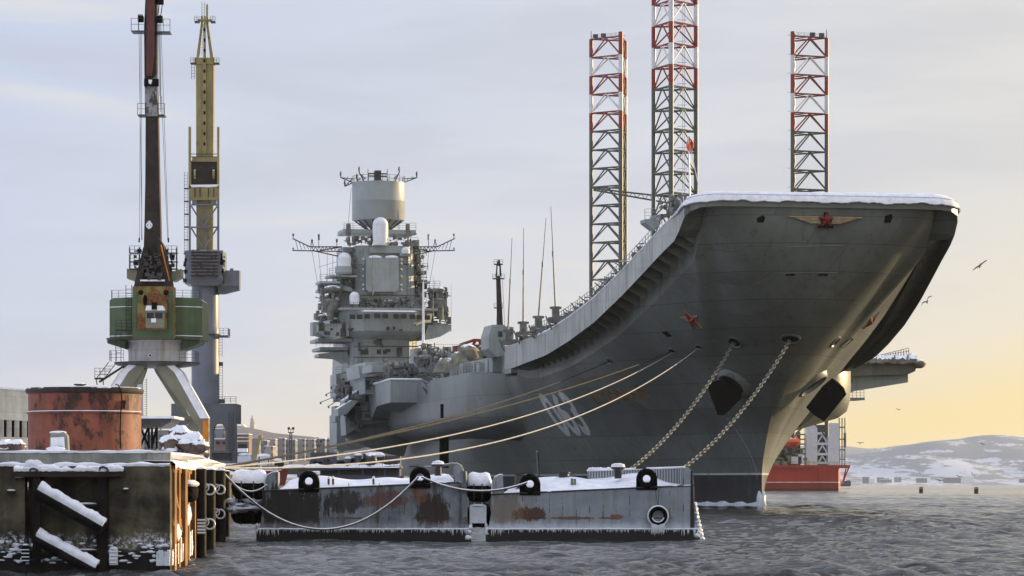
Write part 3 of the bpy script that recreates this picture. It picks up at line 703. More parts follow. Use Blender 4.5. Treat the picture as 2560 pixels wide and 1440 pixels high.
# ---- wider upper hull (sponson bulge) each side, aft of the ramp
def bulge(sg):
    mb = MB(); st = []
    u0_ = 34 if sg > 0 else 47
    for k, u in enumerate([u0_+q for q in (0, .6, 2, 5, 9, 16, 26, 41, 58, 76, 110, 160, 224)]):
        e = math.sqrt(max(0, 1-(1-min(1, (u-u0_)/9))**2)); base = 15.6
        pmax = base+(np.interp(u, [34, 60, 100, 300], [21.2, 21.4, 21.2, 21])-base)*e
        if sg > 0: pmax = base+(22.2-base)*e
        zb = (8.8 if u > u0_+4 else 9.4)+(1.3 if sg > 0 else 0); zt = 17.75 if u > 50 or sg > 0 else 15.6
        zt = min(zt, 15.7+(2.0 if sg > 0 else .1)) 
        prof = [(14, zb-1.6), (pmax-1.6, zb+.1), (pmax-.5, zb+.9), (pmax-.1, zb+2.2), (pmax, zb+4), (pmax-.05, zt-.5), (pmax-.3, zt), (14, zt)]
        st.append([(sg*p*TP(u), u, z) for p, z in prof])
    n = 8; mb.add([v for r in st for v in r], [(i*n+k, (i+1)*n+k, (i+1)*n+k+1, i*n+k+1) for i in range(len(st)-1) for k in range(n-1)]+[tuple(range(n))])
    mb.build('side_bulge', 'hull', ship, ang=50)
bulge(-1); bulge(1)
# ---- helper for blocks given by their outline in the station plane u
def sbox(mb, X0, X1, Y0, Y1, u, dep, mi=0):
    a = SU(X0, Y1, u); b = SU(X1, Y0, u); mb.box((a.x, u, a.z), (b.x, u+dep, b.z), mi)
def spoly(mb, pts, u, dep, mi=0): mb.poly([SU(x, y, u) for x, y in pts], (0, dep, 0), mi)
def stube(mb, X0, Y0, X1, Y1, u, r, n=5, u2=None, mi=0, r2=None): mb.tube(SU(X0, Y0, u), SU(X1, Y1, u2 if u2 is not None else u), r, n, r2=r2, mi=mi)
def greeb(mb, X0, X1, Y0, Y1, u, n, smin=3, smax=14, dep=2.5, seed=1):
    rr = random.Random(seed)
    for _ in range(int(n*1.5)):
        x = rr.uniform(X0, X1); y = rr.uniform(Y0, Y1); a = rr.uniform(smin, smax); b = rr.uniform(smin, smax); uu = u+rr.uniform(-1, 1); k = rr.random()
        if k < .45: sbox(mb, x-a/2, x+a/2, y-b/2, y+b/2, uu, rr.uniform(.4, dep))
        elif k < .65: stube(mb, x, y+b/2, x, y-b/2, uu, a/60, 7)
        elif k < .82: stube(mb, x-a, y, x+a, y-rr.uniform(-6, 6), uu, .07)
        else:
            c = SU(x, y, uu); q = a/34; mb.ell(c, (q, q, q*1.2), 8, 6)
# ---- island
def island():
    U = 138
    isl = MB()
    def octo(X0, X1, Y, u0, dep, ch=.22, X0b=None, X1b=None):
        a = SU(X0, Y, u0); b = SU(X1, Y, u0); x0, x1, z = a.x, b.x, a.z; c = (x1-x0)*ch
        return [(x0, u0+c, z), (x0+c, u0, z), (x1-c, u0, z), (x1, u0+c, z), (x1, u0+dep, z), (x0, u0+dep, z)]
    def loft(mb, rings, mi=0):
        n = len(rings[0]); mb.add([v for r in rings for v in r], [(i*n+k, i*n+(k+1) % n, (i+1)*n+(k+1) % n, (i+1)*n+k) for i in range(len(rings)-1) for k in range(n)]+[tuple(range(n)), tuple(range((len(rings)-1)*n, len(rings)*n))], mi)
    loft(isl, [octo(882, 1048, 925, U+2, 22, .14), octo(885, 1045, 842, U+2, 22, .14)])
    isl_o = isl.build('island_tower', 'hull_up', ship)
    br = MB(); loft(br, [octo(897, 1040, 846, U+1, 16), octo(866, 1078, 829, U-2, 18), octo(862, 1082, 826, U-2.3, 19), octo(856, 1090, 778, U-3.5, 20), octo(862, 1084, 774, U-3.2, 19)])
    br_o = br.build('bridge', 'hull_up', ship, ang=15)
    for i, (x, y) in enumerate([(881, 792), (899, 792), (918, 791), (943, 790), (963, 790), (990, 791), (1009, 791), (1031, 792), (1049, 793), (1068, 794)]):
        mb = MB(); a = .22; u = U-3.62+(0.9 if x < 892 or x > 1060 else 0)
        c = SU(x, y, u); wd = .40 if 8 < x else .4
        mb.cbox(c, (.78, .3, .66)); o = mb.build('bridge_window', 'glass', br_o)
    wg = MB()
    spoly(wg, [(795, 812), (872, 806), (872, 840), (840, 848), (795, 830)], U-1, 8); spoly(wg, [(1072, 806), (1128, 812), (1128, 826), (1100, 842), (1060, 848)], U-1, 8)
    sbox(wg, 782, 800, 805, 838, U+1, 3); sbox(wg, 795, 880, 846, 853, U+3, 9); sbox(wg, 800, 870, 868, 875, U+5, 9)
    spoly(wg, [(797, 884), (868, 878), (890, 935), (880, 930), (868, 908), (845, 895), (797, 892)], U+6, 5)
    split_build(wg, 'bridge_wing', 'hull_up', ship)
    mid = MB(); loft(mid, [octo(886, 1066, 776, U+.5, 15, .1), octo(890, 1040, 740, U+.6, 15, .1), octo(891, 1034, 613, U+.8, 14, .1)])
    loft(mid, [octo(846, 893, 776, U+3, 10, .1), octo(852, 893, 690, U+3.2, 9, .1), octo(852, 893, 684, U+3.2, 9, .1)])
    loft(mid, [octo(1030, 1062, 776, U+3, 10, .1), octo(1032, 1052, 625, U+3.2, 9, .1)])
    sbox(mid, 1000, 1028, 632, 640, U-.5, 3); sbox(mid, 858, 893, 618, 690, U+4, 7); sbox(mid, 1034, 1048, 600, 640, U+3, 6)
    sbox(mid, 924, 1004, 618, 632, U+.1, 3)
    m_o = mid.build('radar_block', 'hull_up', ship)
    pn = MB(); spoly(pn, [(915, 645), (997, 645), (997, 722), (990, 729), (921, 729), (915, 722)], U-.7, 1.2); po = pn.build('array_radar_panel', 'hull_up', ship)
    sn = MB()
    for x0, x1 in ((921, 955), (962, 996)):
        a = SU((x0+x1)/2, 643, U-.3); sn.ell(a, ((x1-x0)/34, .6, .28), 12, 6)
    sn.build('panel_snow', 'snow', po)
    fr = MB()
    for y in (650, 660, 675, 692, 714, 725):
        for x in (908, 1003): a = SU(x, y, U-.2); fr.ell(a, (.22, .3, .25), 8, 5); stube(fr, x, y, x+(9 if x < 950 else -9), y, U-.2, .05)
    fr.build('panel_bracket', 'hull_up', po)
    # big drum
    c = SU(946, 553, U+6); s = 1/pxm(c); r = 66*s; hh = 96*s
    dr = MB(); dr.lathe([(r*.2, -14*s), (r*.52, -13*s), (r*.78, 0), (r*.98, 1*s), (r, 3*s), (r, hh*.5), (r*1.004, hh*.505), (r, hh*.51), (r, hh), (r*.6, hh+2*s), (0.01, hh+2*s)], c, 64); d_o = dr.build('radar_drum', 'drumpaint', ship, ang=40)
    nk = MB(); nk.lathe([(20*s, -52*s), (20*s, -10*s), (34*s, 0)], c, 20)
    for k in range(16):
        a = k*math.pi/8; nk.tube(c+Vector((18*s*math.cos(a), 18*s*math.sin(a), -30*s)), c+Vector((r*.9*math.cos(a), r*.9*math.sin(a), 0)), .12, 4)
    nk.build('drum_support', 'darkgrey', ship)
    tp = MB(); ct = c+Vector((0, 0, hh))
    for (x, y, xb) in ((852, 430, 886), (898, 418, 914), (892, 436, 900), (998, 418, 985), (1042, 430, 1005), (862, 452, 880)):
        b0 = SU(xb, 458, U+6); b1 = SU(x, y+14, U+6); tp.tube(b0, b1, .1, 4); tp.tube(b0-Vector((0, 0, -.6)), b1, .08, 4)
        for q in (.3, .6): m_ = b0.lerp(b1, q); tp.tube(m_, m_+Vector((.25, 0, .5)), .05, 4)
        tp.tube(b1, b1+Vector((0, 0, .9)), .09, 5); tp.tube(b1+Vector((0, 0, .3)), b1+Vector((0, 0, .75)), .15, 6)
    sbox(tp, 938, 953, 426, 455, U+5, 1.4)
    for y in (433, 439): sbox(tp, 920, 968, y, y+2, U+5, .4)
    tp.rail([ct+Vector((r*math.cos(a), r*math.sin(a), 0)) for a in [k*math.pi/12 for k in range(25)]], .9, 3, .035, 2)
    tp.tube(SU(968, 455, U+6), SU(968, 423, U+6), .06, 4); tp.tube(SU(920, 455, U+6), SU(920, 423, U+6), .06, 4)
    tp.build('drum_top_aerials', 'darkgrey', ship)
    # domes
    def dome(X, Y0, Y1, rad, u, nm='radome', m='white'):
        mb = MB(); b = SU(X, Y1, u); s = 1/pxm(b); rr = rad*s; hgt = (Y1-Y0)*s
        mb.lathe([(rr*.92, 0), (rr, hgt*.35), (rr, hgt-rr*.95)]+[(rr*math.cos(a), hgt-rr+rr*math.sin(a)) for a in [k*math.pi/14 for k in range(0, 7)]]+[(.01, hgt)], b, 24)
        return mb.build(nm, m, ship, ang=40)
    dome(951, 543, 613, 19.5, U-.5); dome(861, 631, 668, 17, U); dome(886, 729, 760, 12.5, U-2); dome(1014, 617, 634, 11, U-.5)
    dome(871, 557, 590, 6, U+2, m='greeble'); dome(1020, 557, 590, 6, U+2, m='greeble')
    st = MB(); b = SU(859, 684, U); s = 1/pxm(b); st.lathe([(16*s, -2*s), (22*s, 2*s), (21*s, 18*s)], b, 24); st.build('radome_pedestal', 'hull_up', ship)
    # platforms and equipment
    pf = MB(); sbox(pf, 858, 1040, 575, 583, U+2, 6); sbox(pf, 850, 860, 583, 586, U+2, 2); sbox(pf, 1036, 1042, 583, 586, U+2, 2)
    sbox(pf, 824, 893, 688, 692, U, 5); sbox(pf, 800, 850, 703, 708, U, 5); sbox(pf, 1060, 1075, 704, 708, U, 4); sbox(pf, 800, 890, 722, 728, U+2, 5); sbox(pf, 850, 1095, 771, 774, U-3.3, 15)
    spoly(pf, [(800, 703), (840, 706), (880, 720), (880, 730), (830, 716)], U+1, 3)
    split_build(pf, 'mast_platform', 'hull_up', ship)
    rl = MB(); rl.rail([SU(856, 774, U), SU(866, 773, U-3.2), SU(1080, 773, U-3.2), SU(1092, 774, U)], 1.0, 1.0, .035)
    rl.rail([SU(860, 575, U+2), SU(1040, 575, U+2)], 1, 1.4, .035); rl.rail([SU(886, 613, U+.5), SU(1045, 613, U+.5)], 1.1, 1.0, .035); rl.rail([SU(800, 845, U+3), SU(870, 845, U+3)], 1, 1, .035)
    rl.rail([SU(790, 868, U+5), SU(860, 868, U+5)], 1, 1, .035); rl.rail([SU(893, 876, 120), SU(960, 876, 120)], 1.1, .8, .03)
    rl.build('guard_rail', 'greeble', ship)
    g = MB()
    greeb(g, 800, 850, 715, 775, U+1, 46, 4, 16, seed=2); g.build('mast_equipment', 'greeble', ship, ang=25); g = MB(); greeb(g, 1070, 1118, 720, 780, U+1, 44, 4, 15, seed=3); g.build('mast_equipment', 'greeble', ship, ang=25); g = MB(); greeb(g, 790, 845, 780, 830, U+2, 26, 4, 16, seed=4)
    greeb(g, 1072, 1125, 780, 830, U+2, 26, 4, 14, seed=5); g.build('mast_equipment', 'greeble', ship, ang=25); g = MB(); greeb(g, 1040, 1064, 640, 780, U+1, 40, 3, 12, seed=6); g.build('mast_equipment', 'greeble', ship, ang=25); g = MB(); greeb(g, 868, 1042, 590, 612, U+1, 40, 3, 12, seed=7)
    greeb(g, 862, 892, 600, 690, U+1, 24, 3, 12, seed=8); g.build('mast_equipment', 'greeble', ship, ang=25); g = MB(); greeb(g, 900, 1060, 745, 770, U-1, 46, 2, 8, dep=1, seed=9); g.build('mast_equipment', 'greeble', ship, ang=25); g = MB(); greeb(g, 835, 875, 690, 720, U+1, 12, 3, 10, seed=10)
    greeb(g, 895, 1030, 742, 760, U-.4, 12, 3, 9, seed=11)
    g.build('mast_equipment', 'greeble', ship, ang=25); g = MB()
    for (X, Y, rr) in ((826, 762, 15), (1100, 760, 14)):
        c = SU(X, Y, U-1); q = rr/pxm(c); g.lathe([(q*.2, -.5), (q*.8, -.25), (q, 0), (q*.96, .1), (q*.5, -.1), (.01, -.2)], c, 20, axis=(0, -1, .05)); g.cbox(c+Vector((0, 1.2, -.1)), (2.2, 1.8, 1.9))
        g.tube(c, c-Vector((0, 0, 2.2)), .5, 8); g.build('tracking_radar', 'greeble', ship, ang=25); g = MB()
    for (X, Y, rr) in ((832, 722, 22), (1093, 724, 20), (805, 790, 11), (972, 756, 16)):
        c = SU(X, Y, U); q = rr/pxm(c); g.ell(c, (q, .9, q*.42), 14, 7); g.tube(c, c-Vector((0, 0, 1.4)), .22, 6); g.build('dish_aerial', 'greeble', ship, ang=25); g = MB()
    # yard arms
    for side in (0, 1):
        ym = MB(); fx = (lambda x: x) if side == 0 else (lambda x: 1868-x if x < 1000 else x)
        A = lambda x, y: SU(fx(x), y, U+3)
        base = 850
        for (a, b) in (((855, 629), (731, 626)), ((855, 617), (775, 617)), ((775, 617), (731, 596)), ((855, 617), (800, 626)), ((848, 641), (780, 626))):
            ym.tube(A(*a), A(*b), .11, 4)
        for k in range(9):
            x = 775+k*9; ym.tube(A(x, 626), A(x+5, 617), .06, 4); ym.tube(A(x+5, 617), A(x+9, 626), .06, 4)
        for k in range(4): ym.tube(A(738+k*9, 598+k*4.5), A(745+k*9, 624-k*.5), .05, 4)
        for (x, y0, y1) in ((733, 597, 583), (780, 616, 597), (797, 616, 584), (842, 616, 596), (733, 626, 618)):
            ym.tube(A(x, y0), A(x, y1), .06, 4); ym.tube(A(x, (y0+y1)/2), A(x, y1+2), .13, 6); ym.tube(A(x-3, y1+4), A(x+3, y1+4), .04, 4)
        ym.tube(A(775, 617), A(780, 600), .05, 4); ym.tube(A(785, 617), A(780, 600), .05, 4)
        ym.build('yardarm', 'darkgrey', ship)
        wr = MB()
        for (x, y, x2, y2) in ((780, 628, 803, 760), (796, 628, 810, 770), (818, 630, 818, 720), (832, 636, 832, 720), (878, 470, 868, 590), (858, 650, 795, 668)): wr.tube(A(x, y), A(x2, y2), .035, 4)
        wr.build('aerial_wire', 'greeble', ship)
    for (x, y0, y1, r_) in ((932, 762, 640, .07), (994, 762, 700, .05), (1083, 790, 690, .05), (1128, 830, 710, .04), (1058, 740, 638, .09)):
        mb = MB(); stube(mb, x, y0, x, y1, U-3, r_, 6, r2=r_*.4); mb.build('whip_aerial', 'greeble', ship)
    pl = MB(); stube(pl, 1058, 868, 1058, 705, 100, .20, 8, r2=.1); pl.build('white_signal_pole', 'white', ship)
    dk_ = MB(); rr = random.Random(55)
    for (X0, X1, Y0, Y1, u, n) in ((892, 1040, 850, 918, U+1.95, 10), (862, 890, 620, 770, U+3.9, 10), (1000, 1062, 640, 770, U+2.9, 14), (900, 1030, 742, 772, U+.3, 14), (870, 1078, 808, 826, U-2.5, 8), (800, 860, 815, 838, U-1.1, 6), (915, 1005, 915, 975, 111.9, 10), (866, 1000, 975, 1050, 117.9, 20), (845, 900, 940, 985, 127.9, 8)):
        for _ in range(n):
            c = SU(rr.uniform(X0, X1), rr.uniform(Y0, Y1), u); dk_.cbox(c, (rr.choice([.35, .5, .8]), .16, rr.choice([.3, .5, 1.2])))
    dk_.build('vent_opening', 'darkgrey', ship)
    lp = MB()
    for (X0, X1, Y, u) in ((884, 1046, 866, U+1.9), (884, 1046, 893, U+1.9), (890, 1036, 660, U+.6), (890, 1038, 738, U+.5), (858, 893, 720, U+3), (866, 1010, 1000, 117.9), (866, 1010, 1028, 117.9), (914, 1010, 945, 111.9), (842, 904, 962, 127.9)): lp.tube(SU(X0, Y, u), SU(X1, Y, u), .09, 5)
    for X, Y0, Y1, u in ((1022, 618, 770, U+.5), (904, 618, 640, U+.5), (900, 850, 920, U+1.9), (1036, 850, 920, U+1.9), (880, 975, 1050, 117.9), (960, 972, 1050, 117.9)): lp.ladder(SU(X, Y1, u), SU(X, Y0, u), .5, .05, step=.5)
    lp.build('wall_ledge', 'greeble', ship)
    for Y, X0, X1, u in ((703, 800, 850, U), (688, 824, 893, U), (722, 800, 890, U+2), (815, 795, 860, U-1.2), (815, 1085, 1126, U-1.2), (905, 912, 1008, 112), (935, 840, 905, 128), (640, 1036, 1066, U+3), (676, 1040, 1070, U+3), (720, 1060, 1100, U)):
        q = MB(); q.rail([SU(X0, Y, u), SU(X1, Y, u)], 1.0, .9, .04); q.build('guard_rail', 'greeble', ship)
    # windows in the tower front
    for x, y in ((906, 880), (916, 880), (947, 879), (962, 879), (896, 838), (968, 838), (1024, 836), (915, 838)):
        mb = MB(); c = SU(x, y, U+1.95); mb.cbox(c, (.55, .2, .7)); mb.build('window', 'glass', isl_o)
island()

# ---- starboard side structures below and ahead of the island
def side_structures():
    b = MB(); spoly(b, [(840, 935), (905, 930), (905, 985), (900, 992), (855, 1000), (840, 990)], 128, 6); b.build('side_platform', 'hull_up', ship)
    b = MB(); spoly(b, [(862, 1000), (905, 968), (1010, 968), (1010, 1050), (905, 1062), (865, 1088)], 118, 5); b.build('side_housing', 'hull_up', ship)
    b = MB(); spoly(b, [(865, 1088), (905, 1062), (1010, 1050), (1030, 1080), (1010, 1140), (960, 1128)], 119, 5); b.build('housing_underside', 'hull', ship)
    b = MB(); spoly(b, [(845, 1022), (880, 1000), (896, 1002), (866, 1036), (845, 1040)], 115, 4); sbox(b, 842, 864, 1036, 1120, 150, 8); sbox(b, 838, 850, 1015, 1055, 128, 4); split_build(b, 'boat_gallery', 'hull_up', ship)
    b = MB(); spoly(b, [(912, 905), (1010, 905), (1010, 985), (912, 985)], 112, 14); spoly(b, [(895, 915), (1060, 912), (1060, 925), (900, 945)], 111, 12); split_build(b, 'deck_house', 'hull_up', ship)
    # corner sponson: prism with a lit left face
    b = MB(); a0 = SU(935, 958, 112); a1 = SU(935, 1020, 112); f0 = SU(976, 948, 92); f1 = SU(976, 1006, 92); r0 = SU(1068, 944, 92); r1 = SU(1054, 1006, 92)
    t = [Vector((a0.x, 112, f0.z)), Vector((f0.x, 92, f0.z)), Vector((r0.x+3, 92, f0.z)), Vector((r0.x+3, 118, f0.z)), Vector((a0.x, 118, f0.z))]
    bt = [Vector((a0.x+.4, 112, f1.z)), Vector((f0.x, 92, f1.z)), Vector((r1.x, 92, f1.z)), Vector((r1.x+3, 118, f1.z-2)), Vector((a0.x+.4, 118, f1.z-2))]
    b.add(t+bt, [(0, 1, 2, 3, 4), (5, 6, 7, 8, 9)]+[(i, (i+1) % 5, 5+(i+1) % 5, 5+i) for i in range(5)]); sp = b.build('corner_sponson', 'hull_up', ship)
    b = MB(); c = t
    for k in range(5):
        p, q = t[k], t[(k+1) % 5]; b.tube(p, q, .16, 6)
    b.add([v+Vector((0, 0, .18)) for v in t], [(0, 1, 2, 3, 4)]); b.build('sponson_snow', 'snow', sp)
    b = MB(); b.rail([t[0], t[1], t[2]], 1.1, 1.1, .035); b.build('sponson_rail', 'greeble', sp)
    # stowed life-raft racks and folded booms by the sponson
    g = MB(); rr = random.Random(4)
    for k in range(34):
        x = rr.uniform(1052, 1140); y = rr.uniform(932, 968)-(x-1095)*.05; stube(g, x, y, x+rr.uniform(10, 34), y+rr.uniform(-6, 20), 84, rr.uniform(.06, .17), 5)
    g.build('folded_boom_rack', 'greeble', ship)
    # equipment on the deck edge between island and ramp
    b = MB(); sbox(b, 1052, 1120, 890, 930, 96, 8); sbox(b, 1040, 1060, 870, 930, 104, 5); sbox(b, 1130, 1262, 884, 925, 88, 10); sbox(b, 930, 1040, 912, 930, 100, 9); sbox(b, 1060, 1130, 876, 892, 108, 6); split_build(b, 'deck_edge_locker', 'hull_up', ship)
    b = MB(); c = SU(1155, 905, 80); b.lathe([(2.3, -1.6), (2.1, -.8), (1.5, .3), (1.35, .9), (.9, 1.3)], c, 9); b.lathe([(1.5, .2), (1.7, 1.1), (1.1, 2.0), (.4, 2.3)], c+Vector((.5, 0, 0)), 7, axis=(.35, 0, 1)); b.lathe([(1.7, -1.4), (1.4, -.5), (.7, .5)], c+Vector((-2.1, 0, 0)), 8)
    b.cbox(c+Vector((1.2, 0, .4)), (2.2, 2, 2.0), .3); b.build('covered_gun_mount', 'canvas', ship, ang=80)
    g = MB(); greeb(g, 1040, 1160, 862, 915, 92, 60, 4, 16, seed=21); g.build('deck_edge_equipment', 'greeble', ship, ang=25); g = MB(); greeb(g, 1180, 1262, 870, 918, 84, 50, 4, 18, seed=22); g.build('deck_edge_equipment', 'greeble', ship, ang=25); g = MB(); greeb(g, 960, 1050, 905, 945, 98, 30, 3, 9, seed=23); g.build('deck_edge_equipment', 'greeble', ship, ang=25); g = MB(); greeb(g, 840, 870, 960, 1040, 124, 20, 4, 12, seed=24)
    g.build('deck_edge_equipment', 'greeble', ship, ang=25); g = MB(); greeb(g, 930, 975, 895, 925, 108, 12, 3, 8, seed=25)
    g.build('deck_edge_equipment', 'greeble', ship, ang=25)
    g = MB(); g.rail([SU(1062, 880, 100), SU(1225, 880, 100)], 1.0, 1.2, .03); g.rail([SU(1000, 912, 100), SU(1060, 905, 100)], 1.0, 1.2, .03)
    g.rail([SU(1160, 925, 78), SU(1262, 922, 62)], .6, 1.3, .03); g.build('deck_rail', 'greeble', ship)
    for q, (x0, y0, x1, y1) in enumerate(((838, 960, 827, 968), (836, 977, 814, 986), (836, 992, 800, 1006), (838, 1005, 820, 1016))):
        g = MB(); stube(g, x0, y0, x1, y1, 130, .07); stube(g, x1, y1, x1+3, y1+4, 130, .12); g.build('boat_boom', 'darkgrey', ship)
    # pod at the foot of the ramp
    g = MB(); spoly(g, [(1222, 872), (1222, 838), (1230, 812), (1262, 812), (1262, 888), (1240, 892)], 46, 5); spoly(g, [(1262, 815), (1284, 818), (1284, 848), (1262, 862)], 47, 4)
    po = g.build('landing_officer_pod', 'hull_up', ship, ang=15)
    g = MB(); sbox(g, 1246, 1256, 828, 842, 45.9, .2); sbox(g, 1269, 1281, 822, 836, 46.8, .2); split_build(g, 'pod_window', 'glass', po)
    # rusty tractor/crane frame standing on deck behind
    g = MB()
    for a, b_ in (((1150, 880), (1150, 862)), ((1150, 862), (1185, 850)), ((1185, 850), (1228, 852)), ((1175, 880), (1188, 852)), ((1200, 880), (1200, 852)), ((1222, 880), (1222, 852)), ((1150, 868), (1228, 862)), ((1165, 880), (1150, 862)), ((1212, 880), (1200, 852))): stube(g, *a, *b_, 120, .22, 5)
    sbox(g, 1140, 1165, 864, 880, 121, 3); o = g.build('deck_tractor', 'dull_red', None); o.parent = ship
    # curved pale strip where shell plating steps, portside and dark recess of the hangar side
    g = MB(); sbox(g, 1100, 1122, 1090, 1170, 62, .5); g.build('boarding_recess', 'hole', ship)
    g = MB(); stube(g, 1105, 1010, 1105, 1045, 62, .2, 6); g.build('discharge_pipe', 'hole', ship)
def deck_side_wall():
    mb = MB(); mb.box((-18.05, 44, 15.4), (-16.5, 112, 17.72)); mb.build('deck_side_wall', 'hull_up', ship)
    mb = MB(); rr = random.Random(61)
    for k in range(14):
        u = 50+k*4.4; mb.box((-18.05-rr.uniform(.5, 1.6), u, 15.72), (-18.05, u+rr.uniform(1.2, 3), 15.72+rr.uniform(.8, 2.2)))
    split_build(mb, 'deck_locker', 'hull_up', ship)
    mb = MB(); mb.rail([(-20.8, 52, 15.7), (-20.8, 100, 15.7)], 1.0, 2.0, .035); mb.build('deck_rail', 'greeble', ship)
deck_side_wall()
side_structures()

def side_relief():
    g = MB(); rr = random.Random(71)
    for (X0, X1, Y0, Y1, u, n) in ((866, 902, 1003, 1070, 117.8, 8), (844, 902, 938, 990, 127.8, 6), (870, 900, 1010, 1080, 117.8, 6), (912, 1005, 975, 1045, 117.8, 9)):
        for _ in range(n):
            c = SU(rr.uniform(X0, X1), rr.uniform(Y0, Y1), u); g.cbox(c, (rr.choice([.5, .8, 1.1]), .3, rr.choice([.4, .9, 1.5])))
    split_build(g, 'wall_fitting', 'greeble', ship)
    for X0, X1, Y, u in ((862, 908, 1003, 116.5), (840, 905, 990, 126.5), (905, 1010, 1050, 116.8), (1066, 1130, 930, 86)):
        g = MB(); a, b = SU(X0, Y, u), SU(X1, Y, u); g.box((min(a.x, b.x), u, a.z-.12), (max(a.x, b.x), u+1.6, a.z)); g.rail([a, b], 1.0, .9, .04); g.build('side_catwalk', 'greeble', ship)
side_relief()
def ramp_fittings():
    # safety net / railing along the starboard edge
    pts = [Vector((-(pe(u)-.6), u, ze(u)+.1)) for u in [36-i*2.4 for i in range(21)]]
    g = MB()
    for a, b in zip(pts, pts[1:]):
        n = 3
        for i in range(n+1): p = a.lerp(b, i/n); g.tube(p, p+Vector((0, 0, 1.35)), .035, 4)
        for k in (.45, .9, 1.35): z = Vector((0, 0, k)); g.tube(a+z, b+z, .03, 4)
    g.build('deck_edge_rail', 'greeble', ship)
    g = MB(); rr = random.Random(9)
    for u in [34-i*1.7 for i in range(26)]:
        c = Vector((-(pe(u)-.2), u, ze(u)+.25))
        if rr.random() < .6: g.cbox(c, (rr.uniform(.3, .7), rr.uniform(.3, .8), rr.uniform(.3, .8)))
        g.tube(c, c+Vector((-rr.uniform(.2, 1.1), rr.uniform(-.6, .6), rr.uniform(-.1, .7))), .07, 5)
    g.build('edge_fitting', 'greeble', ship)
    for (xb, yb, xt, yt, u) in ((1270, 832, 1280, 595, 40), (1308, 812, 1309, 570, 33), (1346, 798, 1365, 545, 27.5), (1389, 775, 1377, 515, 20)):
        a = MB(); p0 = SU(xb, yb, u); p1 = SU(xt, yt, u); m_ = p0.lerp(p1, .55); a.tube(p0, m_, .11, 6, r2=.075); a.tube(m_, p1, .05, 5, r2=.03); a.tube(m_-Vector((0, 0, .4)), m_+Vector((0, 0, .2)), .11, 6)
        ao = a.build('whip_antenna', 'greeble', ship)
        q = MB(); base = SU(xb, yb+6, u); q.cbox(base, (.7, .7, 1.3)); q.cbox(base-Vector((0, 0, .9)), (1.7, .9, .5)); q.cbox(base+Vector((0, 0, .5)), (1.2, .6, .25))
        for k in range(5): q.tube(base+Vector((-.8, 0, -.6)), base+Vector((1.0+k*.25, rr.uniform(-.5, .5), -1.3+k*.2)), .09, 5)
        q.tube(base+Vector((-1.1, 0, -.4)), base+Vector((-.4, 0, -1.9)), .09, 5); q.tube(base+Vector((.9, 0, -.3)), base+Vector((1.6, 0, -2.1)), .09, 5)
        q.build('antenna_mount', 'greeble', ao, ang=20)
    # deckside gear near the tip and a small lookout platform
    g = MB(); greeb(g, 1680, 1712, 492, 525, -17, 26, 4, 13, dep=1.2, seed=31); g.build('bow_winch_gear', 'greeble', ship, ang=25); g = MB(); greeb(g, 1655, 1690, 505, 545, -14, 16, 4, 10, dep=1, seed=32); g.build('bow_winch_gear', 'greeble', ship, ang=25); g = MB(); g.build('bow_winch_gear', 'greeble', ship, ang=25)
    g = MB(); spoly(g, [(1612, 548), (1645, 545), (1650, 560), (1636, 575), (1612, 556)], -11, 2); g.rail([SU(1612, 548, -11), SU(1645, 546, -11)], 1, .8, .035); sbox(g, 1630, 1641, 540, 548, -11, 1)
    g.build('lookout_platform', 'hull_up', ship)
    g = MB(); stube(g, 1725, 492, 1721, 340, -15, .09, 6); stube(g, 1727, 370, 1704, 492, -15, .035, 4); stube(g, 1722, 350, 1752, 490, -15, .045, 4); js = g.build('jackstaff', 'white', ship)
    # furled red flag, hanging in folds
    vs = []; nx, nz = 9, 14; a = SU(1720, 340, -15); s = 1/pxm(a)
    for j in range(nz):
        for i in range(nx):
            t = i/(nx-1); zz = j/(nz-1); wdt = (6+6*math.sin(zz*2.6))*s
            vs.append((a.x+(-2*s+t*wdt*1.3+1.5*s*math.sin(zz*7)), a.y+.25*math.sin(t*9+zz*3), a.z-zz*36*s-t*t*5*s))
    mb = MB(); mb.add(vs, [(j*nx+i, j*nx+i+1, (j+1)*nx+i+1, (j+1)*nx+i) for j in range(nz-1) for i in range(nx-1)]); mb.build('flag', 'orange', js, ang=80)
ramp_fittings()

